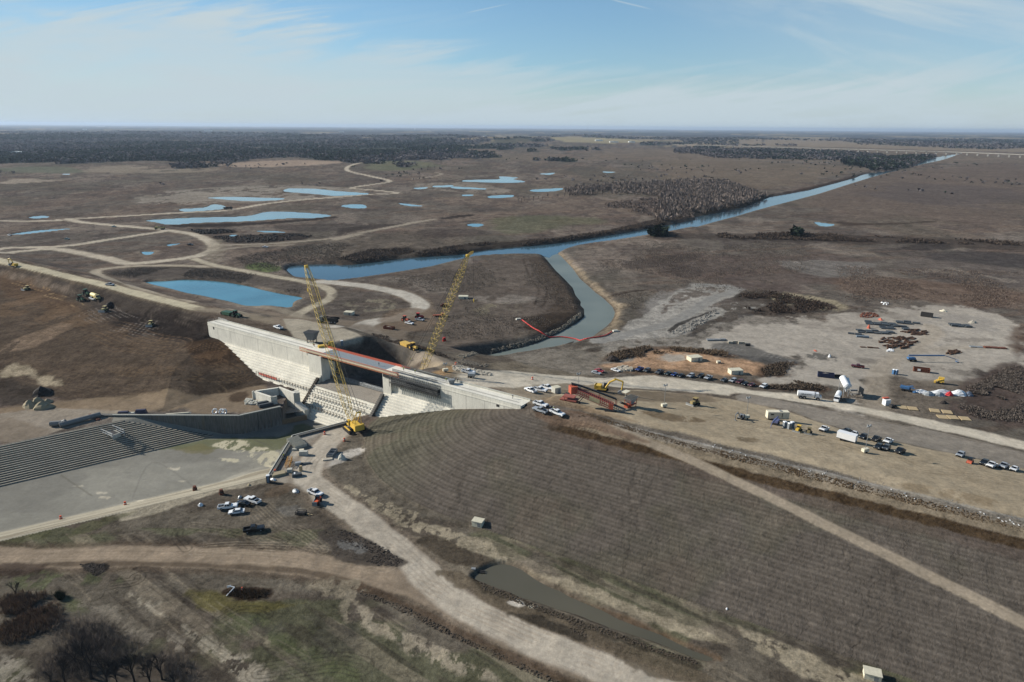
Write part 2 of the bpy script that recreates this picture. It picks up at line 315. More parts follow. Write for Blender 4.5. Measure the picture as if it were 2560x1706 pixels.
def ground_mat(nm='earth', calm=0.0):
    m, nt, b = new_mat(nm); N = nt.nodes.new; L = nt.links.new
    ca = N('ShaderNodeAttribute'); ca.attribute_name = 'Col'
    fa = N('ShaderNodeAttribute'); fa.attribute_name = 'fur'      # x strength, y distance down slope, z distance along
    sep = N('ShaderNodeSeparateXYZ'); L(fa.outputs['Vector'], sep.inputs[0])
    geo = N('ShaderNodeNewGeometry'); pos = geo.outputs['Position']
    def noise(scale, det, rough=.6, vec=None, dist=0.0):
        n = N('ShaderNodeTexNoise'); n.inputs['Scale'].default_value = scale; n.inputs['Detail'].default_value = det; n.inputs['Roughness'].default_value = rough; n.inputs['Distortion'].default_value = dist
        L(vec if vec else pos, n.inputs['Vector']); return n.outputs['Fac']
    def M(op, a, b_=None, c=None, clamp=False):
        q = N('ShaderNodeMath'); q.operation = op; q.use_clamp = clamp
        for i, v in enumerate((a, b_, c)):
            if v is None: continue
            if isinstance(v, (int, float)): q.inputs[i].default_value = v
            else: L(v, q.inputs[i])
        return q.outputs[0]
    def MR(v, a, b_, c, d):
        q = N('ShaderNodeMapRange'); q.inputs[1].default_value = a; q.inputs[2].default_value = b_; q.inputs[3].default_value = c; q.inputs[4].default_value = d; L(v, q.inputs[0]); return q.outputs[0]
    n1 = MR(noise(0.012, 8, .65), .3, .7, .86, 1.14)
    n2 = MR(noise(0.14, 10, .80), .36, .64, .60, 1.42)
    n3 = MR(noise(0.9, 5, .75), .33, .67, .74, 1.26)
    tuft = MR(noise(0.33, 7, .72, None, .6), .56, .62, 1.0, .70); scar = MR(noise(0.05, 9, .78, None, .8), .60, .66, 1.0, 1.22)
    n2 = M('MULTIPLY', n2, M('MULTIPLY', tuft, scar))
    # furrows run along the slope, cracks run down it
    cb = N('ShaderNodeCombineXYZ'); L(sep.outputs[1], cb.inputs[0]); L(M('MULTIPLY', sep.outputs[2], 0.05), cb.inputs[1])
    fn = noise(0.9, 3, .6, cb.outputs[0])
    wob = M('MULTIPLY', noise(0.04, 1), .9)
    w1 = M('SINE', M('MULTIPLY', M('ADD', sep.outputs[1], wob), 2*math.pi/2.9))
    w2 = M('SINE', M('MULTIPLY', M('ADD', sep.outputs[1], M('MULTIPLY', wob, .5)), 2*math.pi/1.45))
    cb2 = N('ShaderNodeCombineXYZ'); L(M('MULTIPLY', sep.outputs[1], 0.22), cb2.inputs[0]); L(M('ADD', sep.outputs[2], M('MULTIPLY', noise(0.5, 2), 3.0)), cb2.inputs[1])
    cn = noise(1.9, 4, .65, cb2.outputs[0])
    crack = MR(cn, .34, .56, .76, 1.10)
    cb3 = N('ShaderNodeCombineXYZ'); L(M('MULTIPLY', sep.outputs[1], 0.022), cb3.inputs[0]); L(M('ADD', sep.outputs[2], M('MULTIPLY', noise(0.22, 3), 7.0)), cb3.inputs[1])
    v = N('ShaderNodeTexVoronoi'); v.feature = 'DISTANCE_TO_EDGE'; v.inputs['Scale'].default_value = 0.22; L(cb3.outputs[0], v.inputs['Vector'])
    deep = MR(v.outputs['Distance'], 0.0, 0.016, .70, 1.0)
    band = MR(M('ADD', M('ADD', M('MULTIPLY', w1, .55), M('MULTIPLY', w2, .95)), M('MULTIPLY', fn, 1.2)), -.8, 2.0, .80, 1.16)
    patt = M('MULTIPLY', M('MULTIPLY', band, crack), deep)
    furf = M('ADD', 1.0, M('MULTIPLY', sep.outputs[0], M('SUBTRACT', patt, 1.0)))
    nn = M('MULTIPLY', n2, n3); nn = M('ADD', 1.0, M('MULTIPLY', M('SUBTRACT', 1.0-calm, M('MULTIPLY', sep.outputs[0], .55*(1-calm))), M('SUBTRACT', nn, 1.0)))
    tot = M('MULTIPLY', M('MULTIPLY', n1, nn), furf)
    mx = N('ShaderNodeMix'); mx.data_type = 'RGBA'; mx.blend_type = 'MULTIPLY'; mx.inputs[0].default_value = 1; L(ca.outputs['Color'], mx.inputs[6]); L(tot, mx.inputs[7])
    L(mx.outputs[2], b.inputs['Base Color']); b.inputs['Roughness'].default_value = 1.0; b.inputs['Specular IOR Level'].default_value = 0.0
    hgt = M('ADD', M('MULTIPLY', noise(0.5, 8, .72), .9), M('MULTIPLY', noise(3.0, 4, .6), .25))
    hgt = M('ADD', hgt, M('MULTIPLY', sep.outputs[0], M('ADD', M('MULTIPLY', w1, .10), M('MULTIPLY', M('MULTIPLY', crack, deep), .35))))
    bp = N('ShaderNodeBump'); bp.inputs['Strength'].default_value = 0.45*(1-calm); bp.inputs['Distance'].default_value = 1.0; L(hgt, bp.inputs['Height']); L(bp.outputs[0], b.inputs['Normal'])
    return m
GM = ground_mat(); GM2 = ground_mat('packed_earth', .5); GM3 = ground_mat('wet_concrete', .72)
# ------------------------------------------------------------------ terrain sheet, finer near, coarser far
vs = np.concatenate([np.arange(1800, 330, -2.0)])
ys = []
for v in vs:
    yy = -(v-853)/F; ang = (cp_+yy*sp_)/-(-sp_+yy*cp_); ys.append(ang)
ys = np.array(ys)*(CZ-4.0); ys = ys[(ys > 80) & (ys < 9000)]; ys = np.unique(ys)
ext = np.geomspace(ys[-1]*1.02, 60000, 46); ys = np.concatenate([[40, 60], ys, ext]); NR = len(ys)
# more rows where the crest and wall tops fold the ground
NCOL = 1200; tx = np.linspace(-0.98, 0.98, NCOL)
X = (tx[None, :]*ys[:, None]).ravel(); Y = np.repeat(ys, NCOL)
Z = Hf(X, Y); zb, s_, e_, sr_g, er_g, dd_, up_ = base_h(X, Y)
P2 = np.stack([X, Y], 1); DIST = np.hypot(X, Y)
# natural roughness of the ground
SDW = np.full(len(X), 1e9)
for poly, zw, kd in WATERS:
    lo = poly.min(0)-30; hi = poly.max(0)+30; m = (X > lo[0]) & (X < hi[0]) & (Y > lo[1]) & (Y < hi[1])
    if m.any(): SDW[m] = np.minimum(SDW[m], -sdist(P2[m], poly))
inb = sdist(P2, B0P) > -3
flat = ((s_ > -2) & (s_ < 200) & (e_ > -6) & (e_ < 12))
amp = np.where(inb | flat, 0, 1.0)*sstep((SDW-1)/14)
Z += amp*((fbm(X*0.02, Y*0.02, 3, 4)-.5)*1.6*sstep((DIST-300)/300) + (fbm(X*0.25, Y*0.25, 9, 3)-.5)*0.30)
farhill = sstep((Y-2300)/2500); Z += farhill*((fbm(X*0.0011, Y*0.0007, 21, 4)-.5)*55+6)*sstep((Y-2300)/3000)*np.where(X > 0.35*Y, .35, 1)
# ---- paint
COL = np.zeros((len(X), 3)); FUR = np.zeros((len(X), 3)); CLS = np.zeros(len(X), np.int8)
CN = ['ground', 'dirt_road', 'embankment', 'construction_yard', 'basin_floor', 'berm_road']
def mixc(m, col, w):
    c = np.array(alb(col)); COL[m] = COL[m]*(1-w[:, None])+c*w[:, None]
n_a = fbm(X*0.010, Y*0.0045, 1, 5); n_b = fbm(X*0.035, Y*0.018, 5, 5); n_c = fbm(X*0.09, Y*0.05, 8, 4); n_w = fbm(X*0.3, Y*0.3, 13, 3)
streak = fbm((X*.95+Y*.3)*0.012, (Y*.95-X*.3)*0.09, 31, 5)
allm = slice(None)
COL[:] = alb((96, 89, 81))
def layer(col, w): mixc(allm, col, np.clip(w, 0, 1))
layer((112, 99, 88), sstep((n_a-.48)/.14)*.75); layer((78, 70, 66), sstep((n_b-.52)/.10)*.55); layer((104, 88, 76), sstep((streak-.54)/.08)*.5)
layer((72, 65, 61), sstep((n_c-.56)/.08)*.5)
n_d = fbm(X*0.022, Y*0.010, 401, 6, .66); layer((122, 112, 102), sstep((n_d-.57)/.07)*.55); n_e = fbm(X*0.006, Y*0.003, 405, 5, .6); layer((84, 80, 70), sstep((n_e-.55)/.08)*.4)
rdg = np.abs(fbm(X*.011, Y*.006, 411, 4)-.5); layer((60, 53, 48), sstep(1-rdg/.008)*.55*sstep((n_b-.42)/.1)); rdg = np.abs(fbm(X*.02+7, Y*.012, 415, 4)-.5); layer((128, 117, 104), sstep(1-rdg/.006)*.45*sstep((n_a-.45)/.1))
rdg = np.abs(fbm(X*.006+3, Y*.02, 419, 5)-.5); layer((66, 58, 54), sstep(1-rdg/.010)*.5)
def bbm(poly, pad): 
    lo = poly.min(0)-pad; hi = poly.max(0)+pad
    return np.nonzero((X > lo[0]) & (X < hi[0]) & (Y > lo[1]) & (Y < hi[1]))[0]
def pp(tag, pts, col, soft=4.0, op=1.0, brk=0.0, ns=0.08, cls=None, sm=2, pw=True, fur=None, thr=None):
    """paint a patch; brk metres of ragged edge, thr makes it patchy"""
    w3 = T(tag, pts) if pw else np.array(pts); poly = w3[:, :2]
    if sm > 1: poly = smooth_closed(poly, sm)
    ix = bbm(poly, soft+brk)
    if len(ix) == 0: return poly
    q = P2[ix]; d = sdist(q, poly)
    if brk: d = d+(fbm(q[:, 0]*ns, q[:, 1]*ns*.8, 41, 6, .62)-.5)*2.6*brk
    soft = soft*.7
    w = sstep((d+soft)/(2*soft)+0)*op
    if thr is not None: w = w*sstep((fbm(q[:, 0]*ns*1.7, q[:, 1]*ns, 57, 6, .62)-thr)/.07)
    if col is not None: mixc(ix, col, w)
    if cls is not None: CLS[ix[d > 0]] = cls
    if fur is not None: FUR[ix, 0] = FUR[ix, 0]*(1-w)+fur*w
    return poly
ROADS = []
def pl(tag, pts, col, width, soft=1.2, op=.95, brk=.8, cls=1, ruts=.12, k=4, edge=None, ns=.15, pw=True):
    line = T(tag, pts)[:, :2] if pw else np.array(pts); line = smooth(line, k); ROADS.append((line, width)); ix = bbm(line, width+soft+4)
    if len(ix) == 0: return line
    q = P2[ix]; d, lat = ldist(q, line); dn = d+(fbm(q[:, 0]*ns, q[:, 1]*ns, 43, 3)-.5)*2*brk
    if edge is not None:
        we = sstep((width*.5+2.6+soft-dn)/(2.4))*.6; mixc(ix, edge, we)
    w = sstep((width*.5+soft-dn)/(2*soft))*op; mixc(ix, col, w)
    if ruts:
        r = np.abs(np.abs(lat)-width*.22); wr = sstep(1-r/(width*.09))*w*ruts*2; mixc(ix, tuple(int(v*.86) for v in col), wr)
    if cls is not None: CLS[ix[d < width*.5]] = cls
    return line
def pt(tag, pts, col, n=6, gap=1.6, width=.5, op=.5, k=5):
    """bundle of wheel tracks"""
    line = smooth(T(tag, pts)[:, :2], k); ix = bbm(line, n*gap)
    if len(ix) == 0: return
    q = P2[ix]; d, lat = ldist(q, line); w = np.zeros(len(ix))
    for i in range(n):
        o = (i-(n-1)/2)*gap; w = np.maximum(w, sstep(1-np.abs(lat-o)/width)*(d < n*gap))
    w *= sstep((fbm(q[:, 0]*.1, q[:, 1]*.1, 77+n, 2)-.35)/.2); mixc(ix, col, w*op)
# ================= far country
far = Y > 1500
ff = sstep((fbm(X*0.0010, Y*0.00040, 61, 5)-.50)/.08)
m = np.nonzero(Y > 2600)[0]; mixc(m, (112, 100, 86), (1-ff[m])*.5)
FORC = (64, 66, 68)
FORP = T('P', [(0, 402), (150, 398), (330, 405), (600, 398), (900, 397), (1080, 398), (1180, 380), (1280, 370), (1400, 374), (1330, 352), (1520, 350), (1600, 362), (1800, 372), (1900, 360), (1790, 347), (2100, 355), (2300, 365), (2560, 378)])[:, :2]
FORPOLY = np.array(list(FORP)+[(60000, 58000), (-62000, 58000), (-9000, FORP[0][1])])
sdF = sdist(P2, FORPOLY)+ (fbm(X*.0035, Y*.0016, 71, 5, .6)-.485)*1700; wF = sstep((sdF+15)/30)*(Y > 1400)
mixc(allm, FORC, wF*.95)
clr = sstep((fbm(X*0.0016, Y*0.0006, 91, 5)-.60)/.03)*wF*sstep((Y-3200)/1200); mixc(allm, (136, 122, 98), clr*.8)
cedar = sstep((fbm(X*0.003, Y*0.0012, 95, 4)-.56)/.05)*wF; mixc(allm, (44, 52, 46), cedar*.7)
wF = wF*(1-clr)
# pale pasture on the far rise, dry reed plains
pp('Z2', [(1400, 182), (1600, 172), (1850, 176), (1990, 190), (1950, 205), (1650, 212), (1480, 205)], (142, 132, 104), 25, .9, 30, .01)
pp('Z2', [(2180, 212), (2352, 208), (2352, 232), (2250, 226)], (145, 128, 108), 20, .8, 20, .01)
pp('Z3', [(150, 205), (600, 180), (1200, 185), (1900, 205), (2352, 235), (2352, 262), (1700, 245), (900, 228), (300, 222)], (128, 115, 98), 40, .8, 60, .005)
pp('Z3', [(0, 310), (700, 330), (1300, 370), (1000, 440), (600, 500), (300, 450), (0, 440)], (108, 96, 82), 30, .6, 60, .01)
pp('Z3', [(900, 520), (1500, 400), (2352, 330), (2352, 650), (1700, 700), (1000, 690)], (100, 88, 79), 40, .7, 60, .01)
pp('Z3', [(1300, 480), (1800, 470), (2352, 520), (2352, 600), (1600, 600)], (84, 77, 74), 40, .6, 60, .01)
pp('Z3', [(0, 800), (800, 790), (1400, 815), (2352, 850), (2352, 900), (1500, 870), (600, 840), (0, 830)], (62, 55, 50), 12, .75, 22, .03)
pp('Z3', [(980, 712), (1400, 728), (1750, 712), (1750, 722), (1400, 740), (1150, 742)], (66, 57, 50), 4, .8, 5, .05)
pp('Z3', [(0, 900), (400, 940), (800, 920), (1300, 950), (1100, 1120), (500, 1170), (200, 1080), (0, 1060)], (88, 76, 70), 14, .6, 20, .03)
pp('Z3', [(1560, 880), (1700, 862), (1870, 870), (1900, 890), (1750, 900), (1600, 900)], (60, 55, 52), 3, .85, 5, .1)
pp('Z3', [(1700, 930), (1900, 912), (2352, 930), (2352, 1025), (2000, 990), (1750, 965)], (66, 62, 60), 6, .8, 8, .06)
pp('Z3', [(1700, 960), (2352, 1040), (2352, 1150), (1900, 1085), (1500, 1040), (1550, 960)], (96, 88, 82), 8, .7, 12, .04)
pp('Z3', [(1400, 1040), (2000, 1030), (2352, 1060), (2352, 1160), (1900, 1110)], (128, 119, 108), 8, .65, 14, .03, thr=.58)
pp('Z3', [(750, 980), (1100, 975), (1350, 990), (1250, 1060), (1000, 1075), (850, 1030)], (112, 107, 101), 6, .8, 8, .05)
pt('Z3', [(900, 1000), (1050, 1010), (1250, 1020)], (140, 133, 124), 9, 3.4, .8, .5)
pl('Z3', [(870, 870), (1000, 885), (1150, 905), (1250, 925)], (125, 112, 98), 4, 1.5, .7, 1)
pl('Z3', [(1100, 868), (1250, 890), (1350, 920), (1400, 945)], (120, 108, 95), 3, 1.5, .7, 1)
pp('Z3', [(1100, 1090), (1700, 1100), (2352, 1180), (2352, 1290), (1800, 1250), (1200, 1210)], (101, 84, 72), 10, .7, 16, .03)
pp('Z3', [(0, 1270), (500, 1150), (450, 1200), (200, 1300), (0, 1420)], (128, 124, 118), 5, .9, 4, .06)
pl('Z3', [(0, 1400), (200, 1290), (330, 1220), (440, 1185), (460, 1165), (390, 1140), (200, 1130)], (140, 136, 128), 8, 2, .9, 1.5)
pp('Z3', [(-300, 1500), (-100, 1260), (150, 1140), (430, 1135), (480, 1180), (300, 1250), (350, 1350), (100, 1450)], (122, 117, 111), 6, .8, 10, .05)
pp('Z3', [(480, 1190), (700, 1170), (1000, 1230), (1150, 1290), (900, 1320), (600, 1330), (500, 1280)], (62, 56, 50), 6, .85, 8, .06)
pp('Z3', [(680, 1190), (900, 1185), (1150, 1240), (1200, 1290), (950, 1290), (750, 1240)], (150, 139, 115), 5, .8, 8, .09, thr=.42)
pt('Z3', [(650, 1200), (900, 1240), (1150, 1275)], (80, 70, 58), 12, 3.0, .8, .5)
pp('Z3', [(0, 1440), (250, 1310), (420, 1290), (600, 1200), (660, 1260), (450, 1380), (250, 1450), (0, 1500)], (76, 72, 68), 3, .9, 7, .1)
pp('Z3', [(30, 1440), (180, 1370), (360, 1300), (400, 1310), (230, 1400), (60, 1465)], (132, 128, 122), 2, .9, 3, .2, thr=.45)
pp('Z5', [(1560, 560), (2000, 455), (2352, 420), (2700, 380), (3000, 430), (3000, 600), (2352, 640), (2200, 680), (1800, 610)], (134, 128, 118), 3, .85, 5, .1, thr=.3)
pp('W1', [(0, 150), (420, 60), (900, 20), (1000, -60), (1500, -80), (2352, 60), (1700, 40), (1200, 90), (900, 200), (500, 260), (200, 230)], (132, 126, 117), 3, .7, 5, .1, thr=.38)
pp('W2', [(-400, 330), (0, 200), (300, 150), (700, 150), (700, 240), (300, 260), (0, 340), (-200, 420)], (130, 123, 113), 4, .75, 7, .08, thr=.36)
pp('Q', [(0, 690), (100, 665), (180, 620), (340, 520), (400, 470), (520, 412), (600, 372), (800, 368), (880, 400), (840, 440), (740, 470), (700, 500), (800, 480), (960, 460), (1040, 490), (960, 520), (840, 560), (780, 600), (640, 612), (560, 660), (380, 685), (200, 695), (0, 722)], (148, 143, 134), 1.5, .9, 4, .12)
pp('Q', [(560, 400), (760, 380), (800, 410), (640, 440), (500, 480), (420, 540), (440, 480)], (92, 82, 74), 1.5, .8, 3, .15, thr=.42)
pl('Q', [(40, 705), (300, 640), (480, 590), (620, 512), (740, 440), (850, 408), (800, 376), (650, 372)], (132, 129, 123), 9, 1.2, .9, 1, ruts=.15)
pp('Q', [(455, 645), (500, 600), (640, 550), (745, 513), (722, 532), (600, 574), (520, 616), (480, 655)], (62, 59, 56), .8, .95, 1.2, .2)
pp('Q', [(600, 650), (640, 600), (780, 560), (800, 575), (700, 620), (640, 655)], (74, 68, 62), 1, .85, 1.8, .2, thr=.3)
pp('Q', [(700, 500), (860, 470), (900, 430), (1000, 430), (1100, 460), (1240, 490), (1330, 530), (1300, 556), (1100, 562), (960, 540), (900, 542), (860, 572), (800, 592), (720, 580), (800, 522)], (72, 64, 57), 1.5, .85, 3, .12, thr=.34)
pt('Q', [(560, 735), (700, 705), (900, 780), (1050, 810)], (84, 80, 76), 7, 3.6, .8, .6)
pp('Q', [(100, 440), (200, 405), (330, 395), (340, 402), (220, 415), (110, 450)], (58, 50, 44), .8, .85, 1, .2)
pp('Q', [(180, 240), (420, 190), (640, 180), (620, 210), (460, 250), (440, 290), (560, 330), (700, 300), (560, 240), (300, 270)], (74, 66, 61), 4, .75, 6, .05)
# wetland and grass greens
pp('Z2', [(1050, 700), (1300, 680), (1700, 690), (1720, 730), (1500, 750), (1300, 790), (1000, 770)], (92, 92, 72), 15, .65, 20, .03)
pp('Z2', [(200, 330), (500, 320), (650, 350), (450, 380), (250, 375)], (100, 103, 80), 25, .6, 40, .01)
pp('Z1', [(0, 365), (400, 360), (560, 385), (450, 400), (0, 390)], (96, 100, 84), 20, .7, 30, .01)
pp('Z1', [(550, 365), (800, 350), (1300, 350), (1500, 370), (1300, 395), (700, 400), (560, 390)], (135, 124, 108), 25, .7, 40, .01, thr=.4)
pp('Z1', [(1430, 340), (1700, 322), (2000, 315), (2250, 328), (2100, 345), (1800, 360), (1500, 362)], (150, 132, 115), 15, .85, 20, .01)
pp('Z1', [(900, 540), (1300, 500), (1850, 480), (2352, 500), (2352, 545), (1800, 585), (1400, 600), (1000, 610)], (138, 130, 118), 15, .75, 25, .02, thr=.38)
pp('Z1', [(0, 460), (100, 440), (400, 445), (380, 452), (60, 468)], (150, 138, 122), 8, .8, 14, .02)
pp('Z2', [(520, 470), (800, 460), (1000, 480), (1150, 530), (900, 530), (600, 505)], (135, 126, 114), 8, .7, 14, .03, thr=.42)
pp('Z1', [(650, 1060), (900, 1010), (1400, 1015), (1900, 1080), (2000, 1130), (1980, 1200), (1700, 1150), (1300, 1100), (940, 1100), (760, 1080)], (80, 74, 68), 5, .8, 6, .06)
pp('Z1', [(1620, 1000), (1750, 985), (1850, 1030), (1760, 1050), (1650, 1040)], (84, 96, 58), 5, .8, 6, .1)
pp('Z1', [(1250, 770), (1500, 768), (1530, 790), (1300, 800)], (46, 41, 38), 3, .95, 4, .1)
pp('Z1', [(1380, 810), (1650, 800), (1900, 790), (2060, 815), (1800, 850), (1480, 860)], (48, 43, 40), 4, .9, 6, .08)
pp('Z1', [(1100, 740), (1700, 720), (2100, 690), (2200, 685), (2100, 705), (1600, 745), (1300, 755)], (50, 45, 42), 3, .9, 4, .08)
pp('Z1', [(1800, 745), (2352, 730), (2352, 775), (1900, 780)], (70, 64, 60), 5, .7, 6, .06)
pp('Z2', [(680, 690), (880, 668), (900, 680), (740, 700)], (48, 43, 40), 3, .9, 3, .1)
pp('Z2', [(0, 770), (250, 735), (400, 735), (150, 775), (0, 810)], (60, 54, 50), 5, .8, 6, .08)
pp('Z2', [(550, 770), (800, 760), (1000, 790), (700, 830), (500, 800)], (68, 61, 57), 6, .7, 8, .06)
pp('Z2', [(480, 955), (600, 900), (900, 860), (1400, 830), (1800, 770), (2100, 700), (2130, 730), (1700, 822), (1400, 866), (1000, 902), (800, 937)], (54, 48, 43), 6, .9, 8, .08)
pp('Z2', [(0, 960), (220, 900), (480, 880), (520, 920), (300, 975), (110, 1000)], (60, 54, 48), 6, .85, 8, .08)
pp('Z3', [(0, 700), (200, 640), (540, 560), (700, 540), (700, 562), (540, 622), (200, 692), (0, 745)], (50, 46, 40), 6, .9, 6, .08)
pp('Z3', [(700, 555), (950, 490), (1240, 420), (1340, 395), (1250, 432), (950, 512)], (72, 58, 50), 8, .85, 8, .05)
# the tongue of land between river and channel
pp('Z2', [(300, 1080), (700, 1010), (1250, 940), (1380, 980), (1540, 1160), (1600, 1290), (1500, 1390), (1200, 1500), (700, 1568), (600, 1400), (560, 1250), (400, 1170)], (92, 83, 75), 8, .8, 12, .04)
pp('Z2', [(300, 1090), (560, 1080), (760, 1120), (700, 1180), (480, 1160)], (120, 111, 101), 8, .6, 12, .05, thr=.42)
pp('Z2', [(850, 1200), (1270, 1205), (1300, 1235), (900, 1240)], (126, 118, 109), 5, .7, 8, .05, thr=.36)
pp('Z2', [(900, 1290), (1100, 1240), (1180, 1300), (1000, 1340)], (122, 114, 96), 6, .6, 8, .06, thr=.4)
pp('Z2', [(1240, 960), (1360, 960), (1500, 1120), (1600, 1290), (1540, 1370), (1300, 1460), (1350, 1340), (1420, 1200), (1330, 1060)], (66, 57, 49), 6, .75, 9, .07)
pp('Z2', [(1180, 1340), (1300, 1330), (1500, 1310), (1590, 1320), (1480, 1410), (1350, 1440), (1220, 1400)], (50, 43, 37), 5, .8, 6, .1)
pt('Z2', [(1245, 960), (1290, 1080), (1350, 1160), (1330, 1260)], (54, 47, 41), 2, 6, 1.6, .7)
pp('Z2', [(1445, 930), (1520, 970), (1680, 1110), (1800, 1230), (1880, 1260), (1830, 1330), (1780, 1240), (1600, 1090)], (136, 122, 102), 4, .85, 5, .09)
pp('Z2', [(1800, 1310), (1850, 1320), (1850, 1420), (1740, 1450), (1800, 1370)], (132, 118, 98), 4, .8, 4, .1)
pp('Z5', [(1010, 540), (1300, 480), (1600, 420), (1800, 350), (2100, 200), (2200, 100), (2180, 60), (2000, 230), (1700, 340), (1300, 430), (900, 500)], (112, 103, 90), 4, .75, 5, .1)
pp('Z5', [(100, 300), (400, 350), (700, 450), (950, 560), (700, 480), (650, 520), (400, 400), (150, 330)], (80, 74, 67), 4, .7, 6, .1)
# roads far
RC = (182, 171, 152)
pl('P', [px('Z1', *p) for p in [(-300, 715), (0, 712), (380, 710), (450, 700), (1190, 660), (1500, 640), (1850, 585), (2352, 545)]]+[px('Z2', *p) for p in [(120, 545), (390, 532), (330, 520), (110, 500), (180, 482), (350, 455), (270, 430), (130, 400), (70, 378), (90, 352), (165, 332)]], RC, 11, 2, .9, 1.5, edge=(112, 102, 90))
pl('Z1', [(450, 700), (560, 725), (1000, 762), (1100, 775), (1270, 802), (1370, 850), (1400, 890), (1330, 930), (1180, 960), (850, 990), (700, 955), (380, 900), (200, 905), (0, 915), (-200, 925)], RC, 11, 2, .9, 1.5, edge=(112, 102, 90))
pl('Z1', [(-200, 890), (0, 892), (400, 880), (800, 822), (1000, 792), (1100, 775)], RC, 11, 2, .9, 1.5)
pl('P', [px('Z1', *p) for p in [(1390, 890), (1470, 872), (1800, 858), (2200, 822), (2352, 795)]]+[px('Z2', *p) for p in [(0, 832), (150, 792), (420, 740), (600, 708), (640, 700)]], (146, 136, 120), 9, 2, .9, 1.5)
pl('Z1', [(1330, 930), (1550, 888), (1900, 866)], (140, 131, 116), 8, 2, .8, 1.5)
pl('P', [px('Z2', *p) for p in [(560, 750), (900, 765), (1200, 778)]], (118, 108, 96), 5, 2, .6, 2)
pl('P', [px('Z2', *p) for p in [(640, 395), (690, 408), (620, 425), (480, 442)]], (150, 140, 124), 9, 2, .8, 2)
pl('P', [px('Z2', *p) for p in [(200, 560), (330, 600), (600, 630), (850, 655), (1000, 668)]], (118, 108, 97), 5, 2, .6, 2)
pl('Z1', [(1930, 1335), (1750, 1325), (1500, 1290), (1200, 1240), (900, 1150), (700, 1085), (620, 1045), (700, 1022), (850, 1008), (1100, 1002), (1400, 1012)], (160, 149, 131), 8.5, 1.5, .95, 1, edge=(100, 90, 78))
pl('P', [px('Z1', *p) for p in [(1270, 960), (1400, 1000), (1700, 1060), (2000, 1110), (2130, 1150), (2172, 1195), (2120, 1240), (2020, 1280), (1930, 1335)]], (168, 158, 138), 7.5, 1.2, .97, .8, edge=(100, 90, 78))
pl('P', [px('Z1', *p) for p in [(1400, 890), (1420, 840), (1390, 980)]], (130, 121, 106), 14, 4, .5, 3, cls=None)
# left crest area and brown mass
pp('P', [(-40, 690), (60, 655), (520, 790), (640, 830), (560, 900), (640, 960), (560, 1000), (300, 1000), (0, 990), (-60, 985)], (80, 69, 58), 3, .95, 4, .08, cls=2)
pp('Z1', [(-100, 985), (250, 1060), (760, 1170), (1300, 1300), (1360, 1340), (1350, 1480), (1250, 1500), (900, 1460), (600, 1300), (420, 1200), (0, 1040)], (64, 58, 53), 4, .9, 6, .07)
pp('Z1', [(640, 1290), (900, 1300), (1200, 1330), (1350, 1400), (1340, 1500), (1000, 1470), (760, 1400)], (44, 39, 36), 4, .9, 6, .09)
pp('Z1', [(0, 1030), (200, 1070), (560, 1180), (420, 1190), (0, 1075)], (108, 96, 84), 3, .8, 4, .08)
pp('Z1', [(0, 1080), (400, 1190), (520, 1270), (400, 1300), (0, 1180)], (90, 72, 56), 4, .6, 6, .06)
pp('Z4', [(0, 380), (300, 370), (460, 420), (580, 540), (560, 640), (300, 660), (0, 620)], (64, 50, 38), 3, .75, 5, .08)
pp('Z4', [(0, 640), (400, 650), (640, 640), (720, 780), (500, 830), (0, 900)], (58, 50, 41), 2, .7, 4, .08)
pp('Z1', [(300, 1400), (500, 1380), (420, 1440), (200, 1540), (60, 1568), (0, 1568)], (122, 105, 88), 3, .8, 4, .08, thr=.35)
pt('Z1', [(160, 1540), (330, 1450), (500, 1385), (700, 1300)], (128, 110, 92), 4, 2.6, .6, .5)
pt('Z1', [(320, 1195), (440, 1225), (520, 1270)], (150, 128, 98), 2, 5, .8, .9)
pt('Z1', [(0, 1095), (130, 1125), (300, 1165)], (150, 124, 92), 2, 4, .7, .8)
pt('Z1', [(640, 1310), (760, 1370), (900, 1400), (1000, 1420)], (128, 120, 112), 9, 2.4, .5, .75)
pt('Z1', [(1000, 1330), (1080, 1280), (1200, 1290), (1350, 1330)], (92, 84, 76), 6, 3, .7, .5)
pt('Z1', [(380, 1330), (520, 1350), (700, 1420), (900, 1500), (1100, 1530)], (112, 92, 72), 8, 3.2, .7, .55)
pp('Z4', [(0, 520), (200, 470), (420, 500), (500, 560), (300, 560), (100, 600)], (104, 82, 62), 1.5, .6, 3, .1, thr=.4)
pt('Z4', [(0, 700), (300, 690), (600, 660)], (112, 92, 70), 5, 2.4, .5, .5)
pt('Z4', [(0, 480), (250, 430), (430, 440)], (118, 94, 70), 6, 2.2, .5, .5)
pp('Z1', [(0, 1180), (300, 1210), (520, 1300), (640, 1400), (400, 1380), (0, 1320)], (104, 86, 68), 3, .6, 5, .05, thr=.4)
pt('Z1', [(0, 1300), (300, 1330), (500, 1400), (900, 1490)], (96, 78, 60), 10, 3.4, .8, .5)
pp('Z4', [(0, 660), (300, 645), (520, 600), (640, 600), (690, 700), (720, 780), (600, 800), (450, 720), (200, 700), (0, 720)], (62, 54, 47), 1.5, .6, 3, .12, thr=.3)
pp('Z6', [(0, 0), (500, 40), (1200, 30), (1700, 60), (2352, 40), (2352, 110), (1600, 150), (900, 120), (300, 110)], (96, 82, 68), 2, .45, 3, .1, thr=.35)
pt('Z6', [(500, 60), (1000, 150), (1600, 200), (2200, 220)], (64, 55, 47), 6, 3.0, .6, .45)
pt('Z6', [(100, 60), (500, 160), (1000, 240), (1900, 340)], (110, 94, 76), 10, 3, .6, .45)
pt('Z6', [(1300, 20), (1700, 80), (2300, 120)], (104, 84, 62), 12, 1.8, .5, .5)
